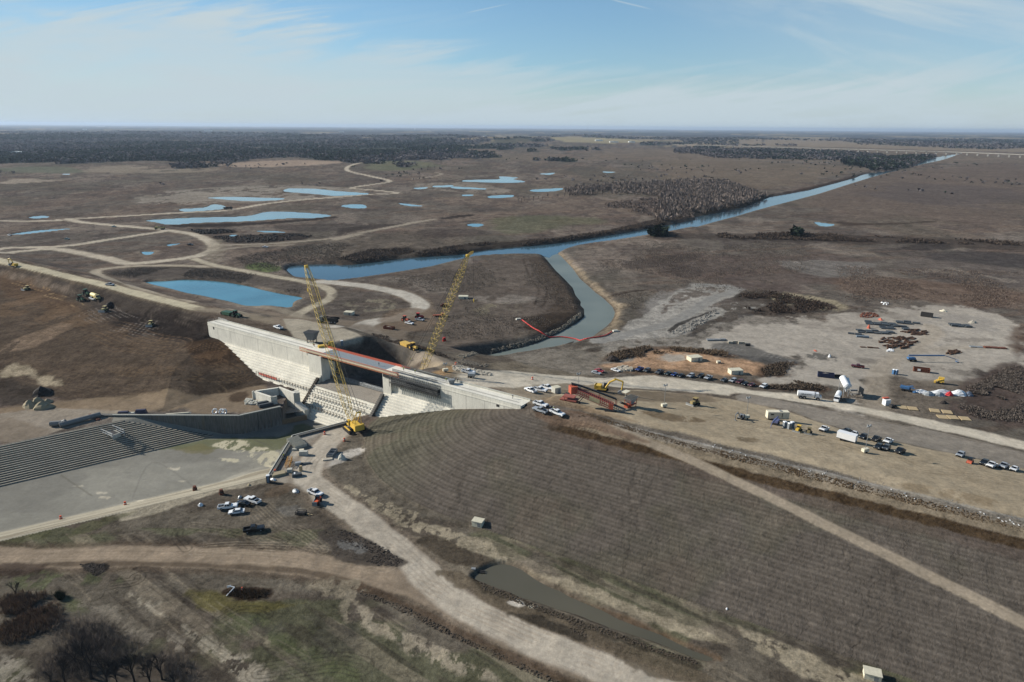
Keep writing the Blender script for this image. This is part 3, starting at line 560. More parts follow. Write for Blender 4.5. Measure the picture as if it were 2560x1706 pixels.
pp('Z6', [(0, 110), (150, 30), (420, 150), (610, 250), (450, 240), (250, 170), (0, 180)], (158, 145, 122), 2, .85, 3, .12)
pp('Z6', [(0, 200), (350, 270), (480, 320), (300, 400), (0, 440)], (60, 54, 48), 3, .8, 4, .1)
pp('Z6', [(0, 480), (500, 430), (950, 360), (2300, 360), (2352, 420), (1600, 490), (1000, 540), (600, 560), (0, 560)], (128, 112, 92), 2.5, .85, 3, .1, cls=3)
pp('Z6', [(0, 530), (600, 480), (1200, 500), (1150, 560), (500, 720), (0, 820)], (142, 132, 118), 2, .9, 3, .1, cls=3)
pp('Z6', [(0, 560), (300, 640), (500, 700), (150, 790), (0, 810)], (120, 107, 92), 2, .6, 3, .12)
pp('Z4', [(0, 900), (400, 860), (700, 800), (800, 960), (850, 1000), (600, 1060), (300, 1070), (0, 1060)], (118, 104, 87), 1.5, .9, 2, .15, cls=3)
pp('Z4', [(380, 900), (520, 860), (560, 900), (520, 940), (400, 960)], (66, 54, 44), 1.5, .8, 2, .2)
# straight pale road by the left crest + pad + plateau
pp('Z4', [(0, 0), (150, 60), (350, 90), (700, 130), (900, 220), (1000, 330), (700, 250), (300, 160), (0, 40)], (86, 76, 66), 2, .9, 3, .1)
pl('Z1', [(-300, 895), (0, 967), (400, 1062), (720, 1140), (1000, 1213), (1290, 1285)], (178, 168, 144), 8.0, .6, .97, .4, edge=(98, 88, 74), ruts=.05)
pl('Z1', [(1290, 1285), (1500, 1310), (1700, 1350), (1900, 1400)], (138, 127, 110), 8, 3, .8, 2)
pp('Z4', [(600, 60), (900, 110), (1250, 130), (1800, 180), (2100, 100), (2300, 30), (2352, 250), (2100, 280), (2352, 560), (1900, 400), (1700, 260), (1400, 200), (1000, 230), (780, 160)], (122, 110, 96), 2.5, .8, 4, .07, cls=1)
pl('Z4', [(1120, 145), (1000, 100), (860, 60), (700, 30), (480, 10)], (140, 130, 114), 7, 2, .8, 1.5)
pp('Z4', [(900, 150), (1200, 172), (1350, 208), (1560, 268), (1675, 325), (1690, 350), (1650, 385), (1500, 412), (1350, 400), (1150, 370), (1000, 320)], (158, 149, 132), 1, .95, .8, .1, cls=3)
pl('P', [px('Z1', *p) for p in [(2100, 1108), (2352, 1135)]]+[px('Z2', *p) for p in [(200, 1142), (400, 1180), (520, 1230), (550, 1275), (480, 1320), (380, 1355), (200, 1385), (0, 1392)]], (176, 169, 156), 12, 1.4, .95, 1, edge=(112, 100, 86))
pl('Z4', [(1350, 190), (1650, 215), (1850, 310), (2100, 440), (2352, 590)], (128, 118, 105), 9, 1.5, .85, 1)
pl('Z5', [(0, 230), (300, 370), (620, 520), (900, 600)], (128, 118, 105), 10, 1.5, .85, 1)
pp('Z4', [(1690, 330), (1900, 400), (2250, 570), (2352, 620), (2000, 660), (1500, 460), (1640, 400)], (70, 62, 56), 1.5, .85, 2, .1)
pp('Z2', [(0, 1160), (200, 1180), (420, 1220), (470, 1280), (300, 1330), (100, 1360), (0, 1330)], (84, 77, 70), 3, .7, 5, .08)
pp('Z2', [(20, 1280), (200, 1220), (400, 1240), (350, 1290), (150, 1310)], (122, 115, 98), 3, .6, 5, .09, thr=.45)
pp('Z5', [(300, 50), (700, 60), (700, 260), (400, 260), (200, 200)], (106, 92, 78), 3, .8, 5, .1)
# right hand plateau, pale roads, sandy yard, batch yard
pp('Z5', [(560, 660), (720, 570), (950, 600), (1300, 690), (2300, 720), (2352, 900), (1700, 980), (1400, 850), (900, 730)], (138, 126, 108), 1.5, .9, 2, .1, cls=3)
pp('Z5', [(700, 690), (850, 620), (960, 600), (940, 660), (800, 720)], (150, 122, 88), 1.2, .8, 1.5, .15)
pp('Z5', [(850, 680), (1200, 720), (1400, 760), (1300, 800), (1000, 780)], (108, 94, 78), 2, .7, 3, .12, thr=.4)
pp('Z5', [(1200, 600), (1500, 560), (1800, 620), (2200, 690), (2250, 730), (1800, 700), (1400, 650)], (118, 108, 93), 2, .85, 2.5, .15)
pp('Z5', [(1550, 560), (2000, 460), (2352, 440), (2352, 640), (2200, 680), (1800, 610)], (124, 117, 106), 3, .85, 4, .1)
pp('W1', [(0, 160), (400, 60), (900, 40), (1100, 120), (1000, 200), (850, 330), (500, 290), (200, 240)], (116, 108, 97), 3, .8, 4, .1, thr=.3)
pp('W1', [(780, 60), (1000, 20), (1000, 80), (830, 90)], (60, 53, 47), 2, .8, 3, .1)
pp('W1', [(1050, 100), (1500, 20), (2352, 80), (2352, 160), (1800, 90), (1300, 170), (1020, 200)], (88, 70, 56), 3, .85, 5, .08)
pp('W1', [(930, 240), (1200, 190), (1500, 75), (1900, 75), (2352, 160), (2700, 210), (2700, 330), (2300, 350), (2000, 300), (1400, 265), (1000, 260)], (165, 134, 106), 3, .9, 4, .08)
pt('W1', [(1450, 130), (1800, 140), (2100, 170)], (112, 84, 62), 7, 2.6, .6, .5)
pt('W1', [(1600, 230), (1900, 240), (2300, 280)], (116, 88, 66), 5, 2.6, .6, .5)
pp('W1', [(900, 260), (1400, 270), (2100, 300), (2352, 370), (2700, 420), (2352, 440), (1900, 340), (1300, 330)], (112, 94, 76), 2.5, .7, 4, .08)
pp('W2', [(330, 640), (650, 640), (860, 690), (850, 720), (600, 720), (400, 700)], (84, 68, 56), 2, .85, 3, .12)
pp('W2', [(330, 560), (480, 500), (640, 500), (560, 600), (400, 620)], (82, 66, 54), 2.5, .8, 4, .1)
yard = [(-250, 470), (0, 330), (100, 270), (300, 240), (700, 175), (1100, 130), (1500, 95), (1700, 75), (2000, 110), (2240, 200), (2330, 330), (2270, 480), (2050, 640), (1700, 700), (1400, 620), (1290, 640), (1290, 860), (1050, 850), (870, 780), (860, 700), (500, 640), (640, 560), (650, 480), (400, 440), (0, 420)]
pp('W2', yard, (158, 150, 138), 4, .92, 17, .05, cls=3)
pp('W2', [(700, 180), (1100, 140), (1500, 140), (1400, 240), (900, 260), (650, 230)], (128, 120, 110), 5, .6, 8, .06, thr=.4)
pp('W2', [(0, 360), (200, 350), (450, 440), (650, 490), (600, 520), (350, 500), (150, 440), (0, 420)], (84, 82, 79), 2, .85, 3, .12)
pt('W2', [(60, 400), (250, 440), (480, 480)], (138, 133, 126), 5, 3.4, .7, .6)
pp('W2', [(1600, 150), (2100, 170), (2200, 260), (1800, 300), (1560, 260)], (136, 130, 122), 6, .6, 8, .06, thr=.45)
pp('W2', [(1300, 620), (1700, 640), (1980, 650), (1900, 760), (1700, 900), (1500, 940), (1300, 900), (1290, 760)], (106, 97, 86), 2.5, .85, 4, .1)
pp('W2', [(2000, 600), (2250, 480), (2352, 350), (2352, 965), (2100, 940), (1800, 860), (1850, 740)], (80, 69, 63), 4, .85, 6, .07)
pp('W2', [(2240, 260), (2352, 240), (2352, 420), (2260, 420)], (86, 72, 62), 4, .8, 6, .07)
pp('W2', [(680, 430), (880, 440), (940, 490), (860, 490), (760, 470)], (78, 76, 72), 1.5, .8, 3, .2, thr=.4)
pp('W2', [(1100, 470), (1260, 480), (1250, 515), (1130, 505)], (112, 105, 96), 2, .7, 3, .2, thr=.4)
pp('W2', [(1620, 515), (1900, 560), (2060, 620), (1900, 600), (1680, 550)], (112, 105, 96), 2, .7, 3, .2, thr=.35)
pp('W2', [(1740, 320), (2100, 320), (2120, 345), (1740, 345)], (112, 105, 96), 2, .6, 3, .2, thr=.35)
pl('W2', [(1250, 900), (1230, 800), (1240, 650), (1300, 530), (1450, 420), (1600, 350), (1680, 290), (1650, 230)], (154, 143, 127), 10, 3, .7, 2)
pl('W2', [(1450, 430), (1700, 400), (2000, 390), (2230, 400)], (150, 140, 125), 7, 3, .6, 2, cls=3)
pt('W2', [(1180, 880), (1180, 780), (1230, 650), (1330, 520)], (124, 113, 98), 6, 2.0, .4, .5)
# pale main road with the parked cars and the grey lane in front of it
pp('P', [px('W1', *p) for p in [(-500, 300), (0, 300), (450, 340), (870, 372), (1500, 352), (2100, 412), (2352, 442)]]+[px('W3', *p) for p in [(300, -10), (640, 22), (1100, 105), (1700, 220), (2352, 372), (2800, 480), (2800, 560), (2352, 440), (1700, 285), (1100, 150), (640, 75), (250, 10)]]+[px('W1', *p) for p in [(2352, 560), (1900, 520), (1500, 490), (1100, 470), (600, 430), (0, 480), (-500, 440)]], (188, 178, 160), 2, .95, 2.0, .08, cls=1)
pp('P', [px('W3', *p) for p in [(250, 20), (640, 85), (1000, 160), (1700, 300), (2352, 452), (2800, 560), (2800, 700), (2352, 575), (1700, 440), (1000, 285), (600, 150), (200, 60)]], (132, 124, 113), 1.5, .9, 1.5, .1, cls=1)
pt('P', [px('W3', *p) for p in [(850, 140), (1100, 190), (1500, 260), (2000, 370), (2352, 450)]], (96, 87, 75), 2, 2.2, .9, .75)
pt('P', [px('W3', *p) for p in [(0, 90), (300, 120), (600, 175), (800, 240), (1000, 300)]], (100, 88, 72), 3, 2.4, .6, .5)
tan_ = [px('W1', *p) for p in [(1200, 500), (1500, 505), (1900, 540), (2352, 600)]]+[px('W3', *p) for p in [(600, 155), (1000, 290), (1700, 445), (2352, 580), (2800, 700), (2800, 1080), (2352, 955), (1600, 790), (900, 592), (0, 372)]]+[px('W1', *p) for p in [(1800, 960), (1300, 860), (900, 740), (640, 640), (400, 600), (560, 520), (900, 530)]]
pp('P', tan_, (158, 144, 121), 1.5, .92, 1.5, .1, cls=3)
pp('W1', [(520, 500), (1200, 500), (1900, 530), (2300, 620), (1900, 640), (1300, 620), (1000, 640), (700, 560)], (106, 94, 80), 2, .75, 3, .1)
pp('W1', [(1380, 730), (1600, 740), (2000, 800), (2100, 860), (1800, 850), (1500, 800)], (92, 76, 58), 1.5, .7, 3, .12, thr=.4)
pp('W1', [(250, 640), (500, 560), (700, 640), (1100, 760), (1400, 860), (1000, 780), (600, 690)], (130, 112, 90), 1.2, .7, 1.5, .15)
pt('W1', [(2050, 800), (2080, 740), (2200, 700), (2352, 700)], (118, 98, 74), 7, 1.5, .35, .6)
pt('P', [px('W3', *p) for p in [(0, 230), (500, 330), (1000, 440), (1700, 590), (2352, 760)]], (124, 106, 82), 12, 1.7, .4, .5)
pt('P', [px('W3', *p) for p in [(0, 120), (500, 260), (1000, 400), (1700, 520), (2352, 660)]], (164, 146, 118), 10, 2.1, .5, .35)
pp('W3', [(1500, 700), (1900, 760), (2200, 850), (1900, 830), (1550, 740)], (122, 106, 84), 2, .6, 3, .1, thr=.4)
pt('W1', [(1300, 560), (1700, 620), (2100, 700), (2352, 760)], (128, 112, 90), 8, 2.0, .4, .45)
pt('P', [px('W3', *p) for p in [(0, 180), (400, 270), (900, 350), (1300, 470), (1900, 610), (2352, 720)]], (118, 104, 84), 7, 2.8, .45, .5)
pt('P', [px('W3', *p) for p in [(900, 300), (1250, 420), (1500, 560), (1800, 600), (2352, 640)]], (122, 108, 88), 4, 2.2, .4, .5)
pp('W3', [(170, 340), (330, 345), (320, 375), (200, 370)], (100, 86, 68), 1, .7, 1.5, .3, thr=.35)
# ---- the right embankment: furrowed slope, crest strips, berm road
fd = np.where(up_, 0, dd_); al_ = np.arctan2(np.maximum(0, -sr_g), np.maximum(1, -er_g))
FUR[:, 1] = dd_; FUR[:, 2] = np.where(sr_g > 0, sr_g, -al_*45)
slope = (~up_) & (dd_ < 57.5+ (fbm(X*.06, Y*.06, 5, 3)-.5)*4) & (s_ > 100) & (zb > ZY+.02)
ix = np.nonzero((~up_) & (dd_ < 66) & (s_ > 95))[0]
w = sstep((57.0-dd_[ix]+(fbm(X[ix]*.12, Y[ix]*.12, 5, 3)-.5)*3)/1.6)*sstep((dd_[ix]-4)/3); w = np.where(s_[ix] < 197, np.where(e_[ix] < -0.5, w, 0), w)
mixc(ix, (92, 85, 77), w); FUR[ix, 0] = w; CLS[ix[w > .5]] = 2
gr = fbm(X*0.03, Y*0.03, 101, 4)
ge = sstep((gr[ix]-.46)/.12); mixc(ix, (82, 80, 66), ge*w*.5)
gv = sstep((-sr_g[ix]-8)/30)*sstep((dd_[ix]-4)/8); mixc(ix, (84, 85, 68), gv*w*.42)
cap = sstep((gr[ix]-.52)/.1)*w; mixc(ix, (104, 92, 83), cap*.4)
ix = np.nonzero((np.abs(er_g) < 26) & (sr_g > -6))[0]
rg = (fbm(X[ix]*.35, Y[ix]*.35, 7, 3)-.5)
erx = er_g[ix]
fade = sstep((sr_g[ix]-4)/14)
def strip(a, b, col, soft=.35, op=.95, rag=.4):
    e2 = erx+rag*rg*2; ww = sstep((e2-a)/soft+.5)*sstep((b-e2)/soft+.5)*op*fade; mixc(ix, col, ww); FUR[ix, 0] *= (1-ww)
strip(-13.5, -8.6, (88, 76, 68), 2, .5, .8)
strip(-9.6, -6.0, (70, 57, 42), .5, .97, .9); strip(-6.0, -2.4, (124, 112, 94), .6, .9, .5); strip(-2.4, 1.4, (128, 120, 108), .3, .95, .2); strip(1.4, 2.6, (150, 146, 138), .3, .6, .5)
blk = sstep((fbm(X[ix]*1.3, Y[ix]*1.3, 17, 2)-.5)/.1)*((erx < -6.3) & (erx > -9.4)); mixc(ix, (50, 40, 30), blk*.6*fade)
BERM = pl('D', [(1360, 968), (1420, 990), (1500, 1022), (1600, 1063), (1700, 1110), (1800, 1158), (1920, 1218), (2050, 1281), (2200, 1356), (2353, 1432), (2450, 1480)], (146, 134, 117), 3.3, .3, .95, .15, cls=5, ruts=.2)
ixb = bbm(BERM, 6); dB, _ = ldist(P2[ixb], BERM); FUR[ixb, 0] *= sstep((dB-2.0)/1.0)
pp('D', [(1225, 945), (1330, 945), (1420, 985), (1500, 1020), (1450, 1010), (1350, 985), (1260, 975)], (100, 82, 68), 1.2, .8, 1.5, .2)
pt('W1', [(700, 900), (850, 930), (1000, 970), (1150, 1060)], (64, 52, 44), 4, 1.4, .4, .6)
pt('W1', [(215, 690), (230, 760), (330, 810), (520, 850)], (56, 49, 43), 2, 1.8, .4, .6)
# ---- downstream flat on the near side
ix = np.nonzero((~up_) & (Y < 262) & (zb < ZY+.35) & (sr_g < 250) & (X > -400) & ((Y < 235) | (X > -100)) & (er_g < -20))[0]
mixc(ix, (95, 88, 77), np.full(len(ix), .95)); FUR[ix, 0] = 0; CLS[ix] = 0
def nearfbm(sx, sy, sd, ang=0):
    c, s = math.cos(ang), math.sin(ang); return fbm((X[ix]*c+Y[ix]*s)*sx, (Y[ix]*c-X[ix]*s)*sy, sd, 5)
mixc(ix, (74, 66, 58), sstep((nearfbm(.03, .05, 201)-.52)/.1)*.6)
mixc(ix, (82, 84, 62), sstep((nearfbm(.035, .05, 207)-.58)/.07)*.6*(Y[ix] < 178))
mixc(ix, (132, 121, 104), sstep((nearfbm(.02, .22, 211, R(-38))-.60)/.05)*.45*(Y[ix] < 175))
mixc(ix, (60, 54, 48), sstep((nearfbm(.05, .5, 213, R(-38))-.58)/.06)*.5*(Y[ix] < 175))
# dusty margins of the concrete channel
pp('W4', [(-700, 730), (0, 600), (300, 560), (720, 480), (760, 560), (720, 590), (400, 640), (100, 710), (-700, 960)], (148, 139, 121), 1.2, .9, 1.5, .2)
pp('W5', [(0, 90), (400, 40), (900, -60), (700, 30), (350, 130), (0, 170)], (84, 84, 60), 1.5, .6, 2, .12, thr=.4)
# spillway toe work area and access road
pp('W4', [(1000, 110), (1500, 20), (1700, 60), (1500, 140), (1400, 260), (1500, 330), (1350, 420), (1150, 500), (1100, 600), (780, 560), (760, 500), (830, 380), (960, 160)], (142, 134, 122), 1, .92, 1.2, .2, cls=3)
pp('W4', [(1400, 290), (1560, 250), (1700, 240), (1620, 310), (1450, 380), (1330, 430), (1290, 400)], (168, 161, 150), .8, .9, 1.2, .3)
pp('W4', [(1020, 140), (1480, 30), (1500, 60), (1200, 130), (1040, 180)], (160, 153, 141), .8, .8, 1, .3)
pp('W4', [(920, 250), (1060, 240), (1010, 330), (930, 360), (880, 420), (860, 360)], (160, 152, 138), .8, .8, 1, .3)
pp('W4', [(1140, 420), (1220, 330), (1300, 330), (1280, 420), (1220, 500), (1130, 500)], (92, 83, 72), .8, .8, 1.2, .3)
pt('W4', [(1260, 330), (1230, 430), (1300, 560)], (62, 54, 46), 5, .9, .3, .7)
pp('W4', [(700, 680), (900, 590), (1000, 620), (900, 700), (750, 720)], (88, 76, 63), 1, .8, 1.5, .25)
pl('P', [px('W5', *p) for p in [(-600, 235), (0, 250), (600, 238), (1100, 240), (1700, 265), (2100, 300), (2353, 345)]]+[px('W6', *p) for p in [(0, 470), (200, 520), (450, 600), (700, 720), (1000, 880), (1300, 1010), (1700, 1170), (2100, 1330)]], (140, 125, 107), 9.5, 1.0, .95, 1.0, edge=(86, 74, 62), ruts=.2)
pl('P', [px('W4', *p) for p in [(1420, 90), (1280, 240), (1180, 360), (1130, 500), (1200, 600), (1380, 740), (1590, 870), (1820, 1060), (2060, 1260), (2260, 1440)]]+[px('W6', *p) for p in [(430, 500), (600, 640), (800, 760), (1050, 880), (1300, 990), (1600, 1110), (1850, 1200), (2300, 1400)]], (172, 162, 146), 9.0, .9, .93, .8, edge=(118, 106, 92), ruts=.12)
pt('W5', [(-300, 240), (600, 232), (1200, 238), (1800, 272), (2353, 350)], (150, 134, 114), 5, 1.3, .4, .5)
pt('W6', [(0, 440), (300, 520), (700, 690), (1200, 900), (1900, 1160)], (146, 130, 110), 5, 1.5, .45, .4)
pl('W5', [(300, 290), (900, 285), (1500, 305), (2000, 340), (2353, 420)], (70, 60, 50), 2.2, .6, .7, .6, cls=None, ruts=0)
pl('W6', [(0, 570), (300, 690), (700, 900), (1100, 1080), (1500, 1250)], (78, 64, 52), 3.0, .8, .75, .8, cls=None, ruts=0)
pt('P', [px('W4', *p) for p in [(1230, 620), (1400, 745), (1600, 880), (1830, 1060), (2070, 1260), (2270, 1440)]]+[px('W6', *p) for p in [(600, 645), (1050, 885), (1600, 1115)]], (142, 131, 116), 6, 1.4, .35, .5)
pt('P', [px('W4', *p) for p in [(1300, 250), (1180, 360), (1130, 500), (1200, 600)]], (120, 110, 98), 4, 1.5, .35, .5)
pt('W4', [(100, 1240), (600, 1220), (1200, 1260), (1900, 1380)], (150, 137, 118), 6, 1.3, .35, .55)
pt('W4', [(600, 1100), (560, 900), (640, 980), (800, 1120), (1200, 1250)], (128, 116, 100), 5, 1.2, .3, .5)
pt('W4', [(0, 850), (300, 760), (540, 820), (560, 860)], (74, 66, 57), 4, 1.1, .3, .6)
pt('W4', [(400, 880), (300, 1000), (420, 1150), (800, 1220)], (72, 64, 55), 4, 1.2, .3, .55)
pt('W4', [(500, 1120), (600, 1100), (700, 1130), (640, 1080)], (60, 53, 46), 3, 1.0, .3, .5)
pt('W4', [(700, 800), (900, 980), (1100, 1080), (1300, 1240)], (140, 128, 110), 5, 1.1, .3, .5)
pt('W4', [(0, 1000), (400, 1060), (900, 1200)], (136, 124, 106), 4, 1.4, .3, .4)
pp('W4', [(820, 820), (1030, 800), (1100, 850), (1000, 900), (850, 870)], (112, 108, 101), 1.2, .7, 1.2, .2)
pp('W4', [(1240, 1060), (1400, 1010), (1600, 1080), (1850, 1200), (2100, 1360), (1900, 1410), (1600, 1370), (1400, 1320), (1300, 1180)], (72, 66, 60), 1.0, .9, 1.2, .2)
pp('W4', [(1400, 1130), (1520, 1150), (1750, 1230), (1720, 1270), (1500, 1230)], (112, 110, 106), .8, .7, 1.5, .3, thr=.4)
pp('P', [px('W4', *p) for p in [(1500, 600), (1650, 660), (1850, 740), (2100, 820), (2352, 960)]]+[px('W6', *p) for p in [(300, 130), (500, 160), (800, 260), (950, 360), (1050, 430), (900, 400), (700, 330), (450, 230), (250, 180)]]+[px('W4', *p) for p in [(2200, 1130), (1950, 950), (1700, 780)]], (150, 139, 118), .8, .8, 2.0, .25, thr=.40)
pp('W6', [(380, 260), (480, 230), (700, 330), (880, 400), (700, 440), (560, 400), (400, 300)], (72, 64, 54), .8, .85, 1.2, .3)
pp('W6', [(1030, 440), (1150, 470), (1500, 560), (1900, 730), (2353, 900), (2353, 945), (2000, 850), (1700, 720), (1400, 600), (1150, 510)], (148, 137, 116), 1, .9, 1.5, .25)
pp('D', [(1700, 1440), (1900, 1520), (2100, 1600), (1950, 1600), (1750, 1500)], (148, 137, 116), 1, .85, 1.5, .25, thr=.35)
pp('W6', [(1200, 580), (1450, 660), (1800, 790), (2200, 950), (2353, 1020), (2353, 1060), (2290, 1030), (2100, 960), (1800, 820), (1500, 690)], (104, 86, 68), .8, .8, 1, .25)
pp('W6', [(700, 480), (850, 560), (1100, 680), (1400, 790), (1800, 950), (2200, 1100), (2353, 1192), (2000, 1192), (1500, 950), (1000, 760), (700, 600), (500, 470)], (92, 82, 68), 1, .85, 2, .2)
pp('W6', [(740, 500), (830, 560), (1100, 665), (1400, 770), (1700, 880), (2000, 990), (2230, 1060), (2200, 1110), (1900, 1000), (1500, 850), (1100, 700), (800, 600)], (66, 60, 50), .6, .9, .8, .3)
pp('W6', [(980, 740), (1180, 760), (1400, 850), (1500, 930), (1300, 880), (1100, 800)], (56, 51, 44), .8, .85, 1.2, .3)
pp('W6', [(960, 665), (1030, 655), (1080, 690), (1000, 695)], (176, 168, 155), .5, .9, .5, .4); pp('W6', [(1100, 692), (1160, 690), (1160, 708), (1110, 708)], (176, 168, 150), .4, .9, .4, .4)
# near lower-left greens, pale tracks, dark brush soil
GRN = (84, 88, 62)
pp('W5', [(100, 380), (500, 330), (820, 400), (700, 420), (400, 430), (500, 520), (620, 600), (500, 620), (400, 520), (150, 450)], GRN, 2, .7, 3, .1, thr=.42)
pp('W5', [(1250, 480), (1450, 500), (1600, 540), (1900, 560), (2000, 540), (1700, 600), (1500, 620), (1300, 560)], (90, 84, 50), 1.5, .8, 2.5, .1)
pp('W5', [(1500, 620), (1700, 640), (1900, 760), (2050, 860), (2200, 960), (1900, 860), (1700, 820), (1550, 720)], GRN, 2, .7, 3, .1, thr=.42)
pp('W5', [(2100, 980), (2353, 950), (2353, 1061), (2200, 1061)], GRN, 2, .7, 3, .1, thr=.35)
pp('W5', [(1440, 460), (1550, 440), (1780, 450), (1740, 520), (1600, 530), (1490, 510)], (52, 42, 34), .8, .9, 1.2, .3)
pp('W5', [(520, 290), (680, 285), (690, 330), (620, 370), (560, 330)], (38, 36, 34), .6, .95, 1.2, .4)
pp('W5', [(0, 300), (300, 295), (200, 350), (0, 370)], (62, 52, 46), 1.5, .8, 2, .2)
pp('W5', [(850, 470), (1000, 560), (1200, 680), (1400, 800), (1700, 960), (1800, 1061), (1600, 1061), (1400, 900), (1150, 700), (950, 580), (850, 500)], (148, 139, 122), 1.2, .85, 2.2, .25, thr=.42)
pp('W5', [(550, 560), (750, 560), (900, 720), (1100, 720), (1250, 850), (1000, 850), (800, 750), (650, 650)], (126, 118, 105), 1.5, .7, 2.5, .2, thr=.46)
pp('P', [px('W6', *p) for p in [(0, 700), (200, 820), (450, 930), (800, 1100), (900, 1192), (500, 1080), (200, 920), (0, 800)]], (150, 139, 120), 1.2, .8, 2, .25, thr=.42)
pp('W5', [(2000, 420), (2353, 380), (2353, 700), (2200, 560), (2050, 480)], (132, 122, 104), 1.5, .7, 2.5, .2, thr=.45)
pp('W5', [(0, 870), (100, 920), (300, 1061), (0, 1061)], (140, 132, 118), 1.2, .7, 2, .25, thr=.40)
pp('W5', [(280, 620), (500, 600), (700, 660), (1000, 830), (1250, 900), (1300, 1061), (250, 1061), (350, 850)], (70, 64, 58), 3, .6, 3, .15)
pp('W5', [(1500, 590), (1800, 660), (2150, 600), (2353, 740), (2300, 900), (1900, 780)], (70, 66, 60), 3, .5, 3, .12, thr=.45)
pt('W5', [(620, 500), (650, 450), (760, 420), (880, 400), (900, 370)], (54, 50, 42), 4, 1.3, .3, .75)
pt('W5', [(1170, 60), (1160, 120), (1220, 190)], (58, 53, 46), 3, 1.4, .4, .6)
pt('W5', [(1450, 650), (1560, 590), (1700, 590), (1750, 620)], (54, 50, 42), 3, 1.3, .3, .6)
pt('W5', [(1700, 1000), (1900, 970), (2200, 930), (2353, 960)], (62, 58, 50), 6, 1.2, .3, .6)
pt('W5', [(900, 480), (1100, 640), (1400, 860), (1700, 1061)], (62, 56, 48), 5, 1.6, .3, .5)
pt('W5', [(1000, 420), (1300, 620), (1600, 820), (2000, 1061)], (118, 110, 96), 7, 1.8, .35, .4)
# basin floor of wet concrete
ixb = np.nonzero(sdist(P2, B0P) > 0)[0]; q = P2[ixb]; d1 = (q-SB0)@SBn; d2 = (q-NB0)@NBn
CLS[ixb] = 4; FUR[ixb, 0] = 0
mixc(ixb, (132, 129, 119), np.full(len(ixb), 1.0))
mixc(ixb, (146, 142, 130), sstep((fbm(q[:, 0]*.06, q[:, 1]*.06, 301, 5)-.56)/.08)*.35)
mixc(ixb, (118, 115, 107), sstep((fbm(q[:, 0]*.03, q[:, 1]*.05, 305, 4)-.50)/.08)*.6)
nb = sstep((d2-1)/2); mixc(ixb, (156, 149, 132), nb*.9)
nb2 = sstep((fbm((q@NBd)*.03, d2*.5, 311, 4)-.55)/.05)*(d2 > 2); mixc(ixb, (104, 95, 80), nb2*.5)
pp('Z4', [(-300, 1420), (0, 1350), (280, 1310), (870, 1310), (1000, 1200), (1150, 1180), (1180, 1260), (1000, 1300), (880, 1420), (700, 1440), (300, 1430)], (96, 98, 72), 1.5, .85, 2, .2)
pp('Z4', [(-150, 1430), (100, 1380), (250, 1440), (100, 1480)], (108, 102, 74), 1.2, .7, 2, .2)
pp('Z4', [(170, 1400), (330, 1340), (560, 1340), (600, 1400), (840, 1450), (860, 1540), (620, 1530), (400, 1440)], (182, 174, 150), .8, .9, 2.0, .3, thr=.40)
pp('Z4', [(270, 1500), (440, 1530), (430, 1550), (300, 1530)], (182, 174, 150), .6, .9, 1.2, .4)
for c in [(1700, 1065), (780, 1235), (1000, 1300), (1035, 1345), (1360, 1375), (1790, 1185)]:
    pp('Z6', [(c[0]-50, c[1]-6), (c[0]+50, c[1]-4), (c[0]+30, c[1]+12), (c[0]-40, c[1]+10)], (176, 168, 150), .5, .9, 1.0, .5)
for (a, b) in [(((870, 1420), (1000, 1290))), (((560, 1310), (860, 1440)))]:
    pl('Z4', [a, b], (88, 86, 78), .5, .2, .6, .1, cls=None, ruts=0)
pl('Z6', [(600, 1130), (760, 1240), (900, 1330)], (98, 94, 84), .5, .3, .6, .1, cls=None, ruts=0); pl('Z6', [(1300, 1350), (1500, 1000), (1950, 1250)], (100, 97, 90), .5, .3, .4, .1, cls=None, ruts=0)
# pale silt margins round the ponds on the plain, then the wet shores
SDM = np.full(len(X), 1e9)
for poly, zw, kd in WATERS:
    if kd in ('river', 'channel') or kd.startswith('ditch'): continue
    lo = poly.min(0)-40; hi = poly.max(0)+40; m = np.nonzero((X > lo[0]) & (X < hi[0]) & (Y > lo[1]) & (Y < hi[1]))[0]
    if len(m): SDM[m] = np.minimum(SDM[m], -sdist(P2[m], poly))
mg_ = sstep(1-(SDM-1)/(4+Y*.012*fbm(X*.01, Y*.006, 601, 3)))*(SDM < 60)*sstep((fbm(X*.03, Y*.015, 603, 4)-.40)/.12); mixc(allm, (132, 122, 108), mg_*.55)
w = sstep((2.5-SDW)/2.5)*.45*(SDW > -2); mixc(allm, (74, 64, 54), w)
def mk(name, V, Fc, m, parent=None):
    me = bpy.data.meshes.new(name); me.vertices.add(len(V)); me.vertices.foreach_set('co', np.asarray(V, np.float32).ravel())
    Fc = np.asarray(Fc, np.int32); me.loops.add(Fc.size); me.loops.foreach_set('vertex_index', Fc.ravel()); me.polygons.add(len(Fc)); me.polygons.foreach_set('loop_start', np.arange(0, Fc.size, Fc.shape[1], dtype=np.int32))
    try: me.polygons.foreach_set('loop_total', np.full(len(Fc), Fc.shape[1], np.int32))
    except Exception: pass
    me.update(calc_edges=True); 
    if m: me.materials.append(m)
    o = bpy.data.objects.new(name, me); C.objects.link(o); o.parent = parent; return o
